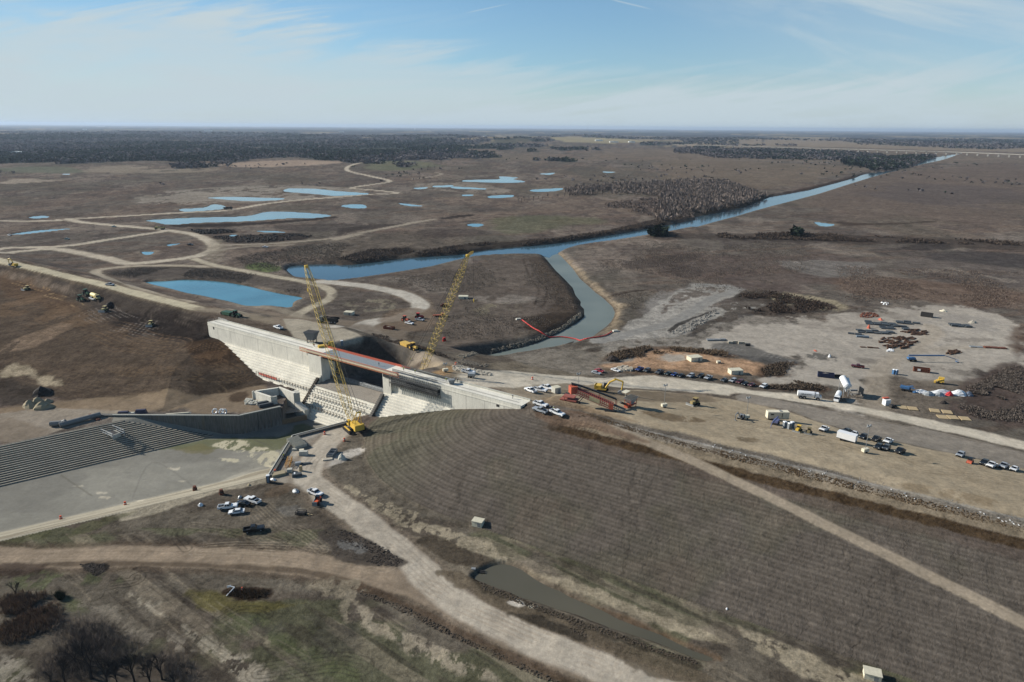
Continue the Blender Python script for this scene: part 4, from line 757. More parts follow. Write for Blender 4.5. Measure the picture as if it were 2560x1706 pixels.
def build_terrain():
    i = np.arange(NR-1)[:, None]*NCOL+np.arange(NCOL-1)[None, :]; i = i.ravel()
    Fq = np.stack([i, i+1, i+NCOL+1, i+NCOL], 1); V = np.stack([X, Y, Z], 1); fc = CLS[i]
    for k, nm in enumerate(CN):
        f = Fq[fc == k]
        if not len(f): continue
        u, inv = np.unique(f, return_inverse=True); o = mk(nm, V[u], inv.reshape(f.shape), {1: GM2, 3: GM2, 4: GM3, 5: GM2}.get(k, GM)); me = o.data
        a = me.color_attributes.new('Col', 'FLOAT_COLOR', 'POINT'); c4 = np.ones((len(u), 4), np.float32); c4[:, :3] = COL[u]; a.data.foreach_set('color', c4.ravel())
        a = me.attributes.new('fur', 'FLOAT_VECTOR', 'POINT'); a.data.foreach_set('vector', FUR[u].astype(np.float32).ravel())
        me.polygons.foreach_set('use_smooth', np.ones(len(f), bool)); o['kind'] = 'structure'
build_terrain()
# ------------------------------------------------------------------ water
def water_mat(name, col, rough, spec=.5, bump=.05):
    m, nt, b = new_mat(name); N = nt.nodes.new; L = nt.links.new
    b.inputs['Base Color'].default_value = (*col, 1); b.inputs['Roughness'].default_value = rough; b.inputs['IOR'].default_value = 1.333; b.inputs['Specular IOR Level'].default_value = spec
    geo = N('ShaderNodeNewGeometry'); n = N('ShaderNodeTexNoise'); n.inputs['Scale'].default_value = .5; n.inputs['Detail'].default_value = 4; L(geo.outputs['Position'], n.inputs['Vector'])
    bp = N('ShaderNodeBump'); bp.inputs['Strength'].default_value = bump; bp.inputs['Distance'].default_value = .3; L(n.outputs['Fac'], bp.inputs['Height']); L(bp.outputs[0], b.inputs['Normal'])
    n2 = N('ShaderNodeTexNoise'); n2.inputs['Scale'].default_value = .02; n2.inputs['Detail'].default_value = 4; L(geo.outputs['Position'], n2.inputs['Vector'])
    mx = N('ShaderNodeMix'); mx.data_type = 'RGBA'; L(n2.outputs['Fac'], mx.inputs[0]); mx.inputs[6].default_value = (*[v*.45 for v in col], 1); mx.inputs[7].default_value = (col[0]*1.7, col[1]*1.4, col[2]*1.3, 1); L(mx.outputs[2], b.inputs['Base Color'])
    return m
M_river = water_mat('river_water', (.03, .075, .105), .10); M_chan = water_mat('silty_water', (.13, .17, .155), .35, .22); M_pond = water_mat('pond_water', (.06, .20, .265), .10, .6, .10); M_ditch = water_mat('ditch_water', (.075, .08, .06), .12, .4, .03)
def water_obj(poly, zw, kind):
    nm = 'river' if kind == 'river' else 'inlet_channel' if kind == 'channel' else 'ditch_water' if kind.startswith('ditch') else 'pond'
    m = M_river if kind == 'river' else M_chan if kind == 'channel' else M_ditch if kind.startswith('ditch') else M_pond
    me = bpy.data.meshes.new(nm)
    from mathutils.geometry import tessellate_polygon
    # extend a little under the banks
    c = poly; n = len(c); area = 0.5*sum(c[i][0]*c[(i+1) % n][1]-c[(i+1) % n][0]*c[i][1] for i in range(n)); sg = 1 if area > 0 else -1
    off = 1.0; P_ = []
    for i in range(n):
        t = c[(i+1) % n]-c[i-1]; L_ = np.linalg.norm(t)+1e-9; P_.append((c[i][0]+sg*t[1]/L_*off, c[i][1]-sg*t[0]/L_*off, zw))
    tri = tessellate_polygon([[Vector(p) for p in P_]])
    me.from_pydata(P_, [], [tuple(t) for t in tri]); me.update()
    import bmesh
    bm = bmesh.new(); bm.from_mesh(me); bmesh.ops.recalc_face_normals(bm, faces=bm.faces)
    for f in bm.faces:
        if f.normal.z < 0: f.normal_flip()
    bm.to_mesh(me); bm.free()
    me.materials.append(m); o = bpy.data.objects.new(nm, me); C.objects.link(o); o['kind'] = 'structure'
    if nm == 'pond': o['label'] = kind
for w_ in WATERS: water_obj(*w_)
# ------------------------------------------------------------------ building blocks
class B:
    def __init__(s): s.v = []; s.f = []
    def add(s, vs, fs):
        o = len(s.v); s.v += [tuple(p) for p in vs]; s.f += [tuple(i+o for i in f) for f in fs]; return s
    def hexa(s, p):   # 4 bottom (ccw), 4 top
        return s.add(p, [(3, 2, 1, 0), (4, 5, 6, 7), (0, 1, 5, 4), (1, 2, 6, 5), (2, 3, 7, 6), (3, 0, 4, 7)])
    def box(s, x, y, z, dx, dy, dz, rz=0.0, tx=1.0, ty=1.0):
        """centre x,y, bottom z; tx,ty taper of the top"""
        c, n = math.cos(rz), math.sin(rz); P = []
        for zz, ax, ay in ((z, 1, 1), (z+dz, tx, ty)):
            for a, b in ((-1, -1), (1, -1), (1, 1), (-1, 1)):
                u, w = a*dx/2*ax, b*dy/2*ay; P.append((x+u*c-w*n, y+u*n+w*c, zz))
        return s.hexa(P)
    def fr(s, x0, x1, y0, y1, z0, X0, X1, Y0, Y1, z1):
        return s.hexa([(x0, y0, z0), (x1, y0, z0), (x1, y1, z0), (x0, y1, z0), (X0, Y0, z1), (X1, Y0, z1), (X1, Y1, z1), (X0, Y1, z1)])
    def prism(s, prof, y0, y1, ins=0.0):
        n = len(prof); P = [(a, y0, b) for a, b in prof]+[(a, y1, b) for a, b in prof]
        F_ = [tuple(range(n)), tuple(range(2*n-1, n-1, -1))]+[(i, i+n, (i+1) % n+n, (i+1) % n) for i in range(n)]
        return s.add(P, F_)
    def tube(s, p, q, r, n=6, r2=None, cap=True):
        p = Vector(p); q = Vector(q); d = (q-p); 
        if d.length < 1e-6: return s
        d.normalize(); a = d.orthogonal().normalized(); b = d.cross(a); r2 = r if r2 is None else r2; P = []
        for c, rr in ((p, r), (q, r2)):
            for i in range(n): t = 2*math.pi*(i+.5)/n; P.append(c+(a*math.cos(t)+b*math.sin(t))*rr)
        F_ = [(i, (i+1) % n, (i+1) % n+n, i+n) for i in range(n)]
        if cap: F_ += [tuple(range(n-1, -1, -1)), tuple(range(n, 2*n))]
        return s.add(P, F_)
    def poly(s, pts, r, n=5):
        for a, b in zip(pts[:-1], pts[1:]): s.tube(a, b, r, n)
        return s
    def wheel(s, x, y, z, r, w):
        return s.tube((x, y-w/2, z), (x, y+w/2, z), r, 12)
    def lump(s, x, y, z, rx, ry, rz_, seed=0, n=8, m=4):
        rnd = random.Random(seed); P = []; 
        for j in range(m):
            t = j/m; 
            for i in range(n):
                a = 2*math.pi*i/n; k = (1-t)**.75*(1+rnd.uniform(-.16, .16)); P.append((x+rx*k*math.cos(a), y+ry*k*math.sin(a), z+rz_*t*(1+rnd.uniform(-.08, .08))-(.3 if j == 0 else 0)))
        P.append((x+rnd.uniform(-.1, .1)*rx, y, z+rz_)); F_ = []
        for j in range(m-1):
            for i in range(n): F_.append((j*n+i, j*n+(i+1) % n, (j+1)*n+(i+1) % n, (j+1)*n+i))
        for i in range(n): F_.append(((m-1)*n+i, (m-1)*n+(i+1) % n, m*n))
        return s.add(P, F_)
    def build(s, name, m, parent=None, loc=None, smooth=False):
        me = bpy.data.meshes.new(name); me.from_pydata(s.v, [], s.f); me.materials.append(m); me.update()
        if smooth: me.polygons.foreach_set('use_smooth', [True]*len(me.polygons))
        o = bpy.data.objects.new(name, me); C.objects.link(o); o.parent = parent
        if loc: o.location = loc
        return o
def tag(o, label, cat, group=None, kind=None):
    if label: o['label'] = label
    if cat: o['category'] = cat
    if group: o['group'] = group
    if kind: o['kind'] = kind
    return o
def thing(name, label, cat, loc=(0, 0, 0), rz=0.0, group=None):
    o = bpy.data.objects.new(name, None); o.empty_display_size = .5; C.objects.link(o); o.location = loc; o.rotation_euler = (0, 0, rz)
    return tag(o, label, cat, group)
def copy_thing(src, label, loc, rz=None, group=None):
    def cp(o, par):
        c = o.copy(); C.objects.link(c); c.parent = par
        for ch in list(KIDS.get(o.name, [])): cp(ch, c)
        return c
    KIDS = {}
    for o in C.objects:
        if o.parent: KIDS.setdefault(o.parent.name, []).append(o)
    r = cp(src, None); r.location = loc
    if rz is not None: r.rotation_euler = (0, 0, rz)
    r['label'] = label
    if group: r['group'] = group
    return r
def G(tg, x, y):
    p = T(tg, [(x, y)])[0]; return Vector(p)
# ------------------------------------------------------------------ concrete
def conc_mat(name, col, streaks=.25, rust=0.0):
    m, nt, b = new_mat(name); N = nt.nodes.new; L = nt.links.new
    geo = N('ShaderNodeNewGeometry'); pos = geo.outputs['Position']
    def nz(sc, vec=(1, 1, 1), det=5):
        mp = N('ShaderNodeMapping'); mp.inputs['Scale'].default_value = vec; L(pos, mp.inputs[0]); n = N('ShaderNodeTexNoise'); n.inputs['Scale'].default_value = sc; n.inputs['Detail'].default_value = det; n.inputs['Roughness'].default_value = .65; L(mp.outputs[0], n.inputs['Vector']); return n.outputs['Fac']
    def MR(v, a, b_, c, d):
        q = N('ShaderNodeMapRange'); q.inputs[1].default_value = a; q.inputs[2].default_value = b_; q.inputs[3].default_value = c; q.inputs[4].default_value = d; L(v, q.inputs[0]); return q.outputs[0]
    def mul(a, b_):
        q = N('ShaderNodeMath'); q.operation = 'MULTIPLY'; L(a, q.inputs[0]); L(b_, q.inputs[1]); return q.outputs[0]
    st = MR(nz(2.6, (1, 1, .09)), .35, .65, 1-streaks, 1+streaks*.5); bl = MR(nz(.12), .3, .7, .86, 1.12); fi = MR(nz(3), .3, .7, .90, 1.08)
    # horizontal pour lines every 1.2 m
    tot = mul(mul(st, bl), fi)
    mx = N('ShaderNodeMix'); mx.data_type = 'RGBA'; mx.blend_type = 'MULTIPLY'; mx.inputs[0].default_value = 1; mx.inputs[6].default_value = (*alb(col), 1); L(tot, mx.inputs[7])
    if rust:
        mr = N('ShaderNodeMix'); mr.data_type = 'RGBA'; L(MR(nz(.9, (1, 1, .05)), .55, .66, 0, rust), mr.inputs[0]); L(mx.outputs[2], mr.inputs[6]); mr.inputs[7].default_value = (*alb((112, 100, 78)), 1); L(mr.outputs[2], b.inputs['Base Color'])
    else: L(mx.outputs[2], b.inputs['Base Color'])
    b.inputs['Roughness'].default_value = .85; b.inputs['Specular IOR Level'].default_value = .2
    bp = N('ShaderNodeBump'); bp.inputs['Strength'].default_value = .4; bp.inputs['Distance'].default_value = .1; L(nz(1.5), bp.inputs['Height']); L(bp.outputs[0], b.inputs['Normal'])
    MATS[name] = m; return m
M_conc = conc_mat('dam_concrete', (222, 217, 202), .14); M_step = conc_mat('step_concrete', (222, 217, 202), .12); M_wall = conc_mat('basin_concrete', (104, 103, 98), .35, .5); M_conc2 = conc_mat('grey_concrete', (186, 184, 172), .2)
M_plat = conc_mat('rough_concrete', (150, 142, 130), .3)
M_dark = mat('dark_steel', (48, 46, 44), .7); M_form = mat('form_steel', (84, 84, 82), .6, scale=4); M_rebar = mat('rebar', (88, 72, 62), .8, scale=4); M_orange = mat('orange_paint', (205, 92, 58), .6); M_red = mat('red_paint', (170, 44, 36), .5)
M_white = mat('white_paint', (226, 227, 226), .35, spec=.5, var=.04); M_boom = mat('boom_paint', (204, 174, 86), .6)
M_yellow = mat('yellow_paint', (208, 172, 72), .5, var=.1); M_wood = mat('timber', (170, 150, 116), .85, scale=3); M_black = mat('black_rubber', (26, 26, 27), .85, var=.2)
M_glass = mat('vehicle_glass', (22, 26, 30), .12, spec=.6, var=.02); M_grey = mat('grey_paint', (128, 130, 130), .5); M_galv = mat('galvanised', (160, 163, 163), .45, .3); M_blue = mat('blue_paint', (66, 104, 144), .5); M_cream = mat('cream_paint', (214, 206, 182), .6); M_rust = mat('rusty_steel', (104, 62, 46), .85, scale=2, var=.3); M_brown = mat('brown_timber', (86, 62, 46), .9, scale=2, var=.3)
# dam profile helpers: e negative is downstream
def flank_prof(off=0.0, zb=-6.0, ztop=11.6, e0=0.0):
    pr = []; z = ztop; e = e0-off
    pr.append((e, z))
    while z > zb:
        pr.append((e-.17, z-.9)); z -= .9; e -= .9; pr.append((e, z))
    return pr
def sweep(prof, s0, s1, nm, m, parent, closed_z=-7.0, back=6.9, top=None, sn=1, waver=0):
    """extrude e,z profile along the axis with flat ends, closed underneath"""
    pts = list(prof)+[(prof[-1][0], closed_z), (back, closed_z), (back, top if top is not None else prof[0][1])]
    n = len(pts); bb = B(); P = []
    for i in range(sn+1):
        s = s0+(s1-s0)*i/sn
        for e, z in pts: q = dam(s, e); P.append((q[0], q[1], z))
    F_ = []
    for i in range(sn):
        for j in range(n): F_.append((i*n+j, (i+1)*n+j, (i+1)*n+(j+1) % n, i*n+(j+1) % n))
    F_.append(tuple(range(n-1, -1, -1))); F_.append(tuple(range(sn*n, sn*n+n)))
    bb.add(P, F_); return bb.build(nm, m, parent)
def dbox(bb, s0, s1, e0, e1, z0, z1):
    q = [dam(s0, e0), dam(s1, e0), dam(s1, e1), dam(s0, e1)]; return bb.hexa([(a, b, z0) for a, b in q]+[(a, b, z1) for a, b in q])
dm = thing('spillway_dam', 'long pale stepped concrete dam wall with an open spillway gap in the middle', 'dam')
# crest slab slightly recessed line along the face: top band 1.0 m proud lip like the photo
def flank(s0, s1):
    pr = [(0, 19.9), (0, 18.7), (-.12, 18.7), (-.12, 18.3), (0, 18.3)]+flank_prof()
    sweep(pr, s0, s1, 'abutment_wall', M_conc, dm, top=19.9)
flank(0, 88); flank(127, 195.5)
pr = [(-5.3, 6.5)]+[(e-0.9, z) for e, z in flank_prof(off=5.1, ztop=6.5)]
sweep(pr[1:], 88.05, 126.95, 'stepped_chute', M_step, dm, top=6.5, back=6.0)
b = B(); dbox(b, 88.05, 126.95, -6.2, 6.0, 6.503, 6.62)
ro = b.build('chute_platform', M_plat, dm)
for q in ((0, 78, 6.4, 6.9, 19.9, 20.35), (140, 195.5, 6.5, 6.9, 19.9, 20.55)): b = B(); dbox(b, *q); b.build('parapet', M_conc2, dm)
for q in ((0, 76, .05, .35, 19.9, 20.12), (156, 195.5, .05, .35, 19.9, 20.12)): b = B(); dbox(b, *q); b.build('kerb', M_conc2, dm)
conc_mat('joint_concrete', (176, 171, 160), .1)
for q in ((2.0, 78, 2.6, 3.5, 19.903, 19.93), (150, 193, 2.4, 3.2, 19.903, 19.93)): b = B(); dbox(b, *q); b.build('joint_strip', MATS['joint_concrete'], dm)
# training strip up the right edge and broken left edge of the chute
b = B()
for i in range(24):
    z = 9.3-i*.62; e = -2.6-i*.62; dbox(b, 126.9, 128.3, e-.9, e+.2, z-.6, z+.85)
b.build('training_wall', mat('grey_form', (108, 104, 98), .8), dm)
b = B()
for i in range(22):
    z = 8.6-i*.62; e = -3.2-i*.62; dbox(b, 86.9, 88.3, e-.8, e+.1, z-1.0, z+.35)
b.build('edge_form', mat('dark_form', (74, 68, 60), .9), dm)
for q in ((4.4, 5.6, -.02, .3, 16.8, 18.2), (184.5, 185.9, -.03, .3, 17.2, 18.5)): b = B(); dbox(b, *q); b.build('outlet_port', M_dark, dm)
for s in list(range(8, 86, 11))+list(range(134, 194, 9)): b = B(); dbox(b, s, s+.12, -.015, .05, 11.7, 18.2); b.build('wall_joint', mat('joint_dark', (150, 146, 136), .9), dm)
# left pier and right pier (broad ends of the gap)
b = B(); dbox(b, 80, 88.6, -1.6, 0.0, 5.0, 18.6); b.build('pier', M_conc, dm)
b = B(); dbox(b, 126.4, 131, -1.1, 0.0, 5.0, 18.9); b.build('pier', M_conc, dm)
# rebar in two long racks on the chute crest + rows on the steps + side rows
def frames(bb, s0, s1, e, z, h=1.6, step=1.1, r=.05, rails=2):
    r = r*1.9
    n = int((s1-s0)/step)
    for i in range(n+1):
        s = s0+i*step; q = dam(s, e); bb.tube((q[0], q[1], z), (q[0], q[1], z+h), r, 4)
    for k in range(rails):
        zz = z+h*(k+1)/(rails+.2); bb.tube((*dam(s0, e), zz), (*dam(s1, e), zz), r*.8, 4)
def frame_thing(lbl, rows, m, grp, nm='formwork_frame'):
    bb = B()
    for r_ in rows: frames(bb, *r_)
    o = bb.build(nm, m); tag(o, lbl, 'formwork', grp); return o
GF = 'steel formwork rows on the spillway'
frame_thing('double row of pale steel frames along the dark edge of the spillway crest platform', [(90, 126, 4.5, 6.6, 1.9, .9, .05, 3), (90, 126, 5.3, 6.6, 1.9, .9, .05, 3)], M_galv, GF)
M_frm2 = mat('weathered_frame', (98, 88, 76), .8)
frame_thing('top row of brown frames standing on the chute steps', [(91, 124, -8.5, 4.7, 2.0, 1.9, .06, 1)], M_frm2, GF)
frame_thing('second row of brown frames on the chute steps', [(90, 125, -10.4, 2.9, 2.0, 1.9, .06, 2)], M_frm2, GF)
frame_thing('third row of brown frames on the chute steps', [(90, 118, -12.2, 1.1, 2.0, 1.9, .06, 1)], M_frm2, GF)
frame_thing('lowest row of brown frames half way down the chute', [(90, 116, -14.0, -.7, 1.7, 1.9, .06, 2)], M_frm2, GF)
frame_thing('row of dark posts on the lower left wall steps ending at the chute', [(68, 87, -8.1, 3.5, 1.9, 1.9, .07, 1)], M_frm2, GF)
o = frame_thing('dark posts hung with red safety mesh on the left wall steps', [(49, 67, -8.1, 3.5, 2.1, 1.9, .07, 1)], M_frm2, GF)
b = B(); dbox(b, 50.8, 64.5, -8.14, -8.10, 4.2, 5.4); b.build('safety_mesh', mat('red_mesh', (206, 110, 92), .9), o)
# access platforms hung on the right wall
t = thing('hanging_scaffold', 'dark hanging scaffold bolted to the upper face of the right wall', 'scaffold')
b = B(); dbox(b, 131, 157, -1.9, -.1, 15.6, 15.75); dbox(b, 131, 157, -1.9, -.1, 17.9, 18.05); b.build('deck', M_form, t)
b = B()
for i in range(27):
    s = 131+i
    for e in (-1.9, -.15): b.tube((*dam(s, e), 14.0), (*dam(s, e), 19.6), .11, 4)
    b.tube((*dam(s, -1.9), 15.7), (*dam(s, -.1), 14.0), .05, 4)
for zz in (16.4, 17.1, 18.6, 19.4): b.tube((*dam(131, -1.9), zz), (*dam(157, -1.9), zz), .11, 4)
b.build('railing', M_form, t)
b = B(); dbox(b, 139, 157, -.5, -.1, 16.2, 17.8); b.build('form_panel', M_dark, t)
t = thing('rebar_cage', 'grey rebar cages along the crest right of the bridge', 'rebar')
b = B()
for i in range(40):
    s = 131+i*.62
    for e in (.4, 6.0): b.tube((*dam(s, e), 19.9), (*dam(s, e), 21.3), .10, 4)
for e in (.4, 6.0):
    for zz in (20.5, 21.1): b.tube((*dam(131, e), zz), (*dam(156, e), zz), .10, 4)
b.build('bars', M_form, t)
# bridge over the gap
br = thing('spillway_bridge', 'bridge deck under construction over the spillway gap with orange edge forms', 'bridge')
b = B(); dbox(b, 78, 134, -1.0, 6.6, 18.95, 19.85); b.build('deck', mat('deck_grey', (128, 136, 140), .7), br)
for e in (-.3, 1.8, 3.9, 6.0): b = B(); dbox(b, 88.6, 126.4, e-.25, e+.25, 17.6, 18.95); b.build('girder', M_dark, br)
def fence_forms(bb, s0, s1, e, z0, h, step):
    n = int((s1-s0)/step)
    for i in range(n): s = s0+i*step; dbox(bb, s, s+step*.22, e-.05, e+.05, z0, z0+h)
    for zz in (z0, z0+h*.45, z0+h*.9): dbox(bb, s0, s1, e-.07, e+.07, zz, zz+h*.13)
b = B(); fence_forms(b, 74, 136, -1.15, 18.7, 1.9, .85); b.build('edge_form', mat('orange_form', (192, 122, 88), .6), br)
b = B(); dbox(b, 75, 135, -1.26, -1.22, 19.25, 20.05); b.build('form_panel', mat('pale_ply', (206, 188, 158), .7), br)
b = B(); fence_forms(b, 82, 134, 6.75, 19.5, 1.3, .9); dbox(b, 82, 134, 6.66, 6.72, 19.9, 20.5); dbox(b, 82, 134, 8.0, 8.15, 19.2, 20.1); dbox(b, 82, 134, 6.8, 8.0, 19.1, 19.2); b.build('edge_form', mat('red_form', (186, 92, 68), .6), br)
for q in ((80, 87, -1.5, 4, 17.0, 18.9), (127, 132, -1.5, 1, 17.4, 18.7)): b = B(); dbox(b, *q); b.build('bearing', M_dark, br)
# basin retaining walls
def wallbox(bb, p, q, th, z0, z1, side=1, z1b=None):
    p = np.array(p); q = np.array(q); d = (q-p)/np.linalg.norm(q-p); n = np.array([-d[1], d[0]])*th*side; z1b = z1 if z1b is None else z1b
    a, b_, c, e = p, q, q+n, p+n; 
    if side < 0: a, b_, c, e = p+n, q+n, q, p
    bb.hexa([(*a, z0), (*b_, z0), (*c, z0), (*e, z0), (*a, z1), (*b_, z1b), (*c, z1b), (*e, z1)])
t = thing('basin_wall', 'tall stained retaining wall in shade on the left of the stilling basin', 'wall')
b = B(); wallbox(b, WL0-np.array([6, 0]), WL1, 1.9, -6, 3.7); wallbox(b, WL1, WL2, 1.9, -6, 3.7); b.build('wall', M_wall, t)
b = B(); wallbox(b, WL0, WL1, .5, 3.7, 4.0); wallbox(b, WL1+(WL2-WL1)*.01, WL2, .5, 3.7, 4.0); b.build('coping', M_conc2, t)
b = B(); wallbox(b, WL1+(WL2-WL1)*.42, WL1+(WL2-WL1)*.435, .02, -4, 3.2, -1); b.build('wall_joint', M_dark, t)
t = thing('basin_wall', 'low concrete wall bending round the right side of the stilling basin', 'wall')
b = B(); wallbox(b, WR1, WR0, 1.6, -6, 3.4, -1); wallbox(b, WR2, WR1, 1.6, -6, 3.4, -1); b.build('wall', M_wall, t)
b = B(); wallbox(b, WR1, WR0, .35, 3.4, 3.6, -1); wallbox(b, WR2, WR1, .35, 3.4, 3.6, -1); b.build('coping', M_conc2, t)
# outlet box
t = thing('outlet_structure', 'open concrete outlet box with a round dark tunnel mouth below the left wall', 'outlet structure')
K1 = np.array(U('V4', 310, 500, 6.2)); K2 = np.array(U('V4', 805, 665, 6.2)); K3 = np.array(U('V4', 1400, 560, 6.2)); K4 = np.array(U('V4', 990, 400, 6.2)); K5 = np.array(U('V4', 1510, 1000, 0))
b = B(); wallbox(b, K2, K1, 1.0, -4, 6.2, -1); wallbox(b, K1, K4, 1.0, -4, 6.2, -1); wallbox(b, K4, K3, 1.0, -6, 6.2); b.build('wall', M_conc, t)
dk = (K2-K1)/np.linalg.norm(K2-K1); dn_ = (K3-K2)/np.linalg.norm(K3-K2)
b = B(); wallbox(b, K2, K2+dn_*2.6, .8, -2, 6.2, 1); wallbox(b, K3-dn_*.1, K3+dn_*2.6, 3.5, -6, 6.0, 1); b.build('wing', M_conc2, t)
b = B(); wallbox(b, K3+np.array([.2, -.2]), K3+np.array([.2, -.2])+dk*6, 2.6, -6, 1.9, 1, -.5); b.build('buttress', M_conc, t)
b = B(); b.hexa([(*K1, -1.2), (*(K2+dk*3), -1.2), (*(K3+dk*5), -1.2), (*K4, -1.2), (*K1, -1.0), (*(K2+dk*3), -1.0), (*(K3+dk*5), -1.0), (*K4, -1.0)]); b.build('floor_slab', M_plat, t)
b = B(); mid = K1*.25+K4*.75+dk*.25; b.tube((*(mid), 1.0), (*(mid+dk*.35), 1.0), 1.7, 16); b.build('tunnel_mouth', M_dark, t)
b = B(); wallbox(b, WL2, K3+dk*7.5, 1.2, -6, -2.4); b.build('sill', mat('silty_concrete', (120, 106, 86), .9), t)
# stepped left bank of the basin
t = thing('stepped_bank', 'long bank of narrow grey concrete steps on the left side of the basin', 'steps')
b = B(); ns = 18; run = BANKW/ns; rise = (ZY-ZF+.5)/ns
sA = -170; 
for i in range(ns):
    z1 = ZF+rise*(i+1); d0 = i*run; d1 = (i+1)*run
    L0 = 72-i*0.9 if True else 0
    L0 = min(L0, 71.5-d0*1.55)
    seg = 24; pa = []
    for j in range(seg+1):
        a = sA+(L0-sA)*j/seg; wob = (random.Random(i*97+j).random()-.5)*.16; pa.append((a, wob))
    for j in range(seg):
        (a0, w0), (a1, w1) = pa[j], pa[j+1]
        q = [SB0+SBd*a0+SBn*(d0+w0), SB0+SBd*a1+SBn*(d0+w1), SB0+SBd*a1+SBn*(d1+.3), SB0+SBd*a0+SBn*(d1+.3)]
        q[0], q[1], q[2], q[3] = q[0], q[1], q[2], q[3]
        b.hexa([(*p, ZF-1) for p in q]+[(*p, z1) for p in q])
o = b.build('steps', conc_mat('old_steps', (158, 151, 136), .25), t)
b = B()  # dark raised strips over the back part of each tread
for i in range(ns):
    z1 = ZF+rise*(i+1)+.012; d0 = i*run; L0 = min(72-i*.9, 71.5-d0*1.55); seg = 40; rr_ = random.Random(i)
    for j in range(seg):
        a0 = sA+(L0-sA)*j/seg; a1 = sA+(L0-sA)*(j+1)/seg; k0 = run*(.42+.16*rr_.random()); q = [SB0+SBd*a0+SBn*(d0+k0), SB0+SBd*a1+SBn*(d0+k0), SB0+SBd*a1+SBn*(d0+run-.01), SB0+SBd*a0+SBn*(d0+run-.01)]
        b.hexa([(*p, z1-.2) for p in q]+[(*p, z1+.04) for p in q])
so_ = b.build('tread_strip', mat('dark_strip', (62, 58, 52), .95), t); so_['kind'] = 'stuff'
t2 = thing('inlet_frame', 'white steel pipe frame around a square shaft on the stepped bank', 'railing', tuple(G('Z6', 1110, 735)+Vector((0, 0, 1.0))), R(-32))
b = B()
for y in (-2.2, 2.2):
    for z in (0, 1.1): b.tube((-4.2, y, z+.2), (4.2, y, z+.2), .14, 6)
for x in (-4.2, 0, 4.2):
    for y in (-2.2, 2.2): b.tube((x, y, -1.5), (x, y, 1.3), .14, 6)
b.tube((-4.2, -2.2, .2), (-4.2, 2.2, .2), .14); b.tube((4.2, -2.2, .2), (4.2, 2.2, .2), .14); b.build('pipe_rail', M_galv, t2)
b = B(); b.box(0, 0, -1.6, 5.5, 3.0, 1.7); b.build('shaft_wall', M_conc2, t2); b = B(); b.box(0, 0, .103, 4.6, 2.2, .05); b.build('shaft_opening', M_dark, t2)
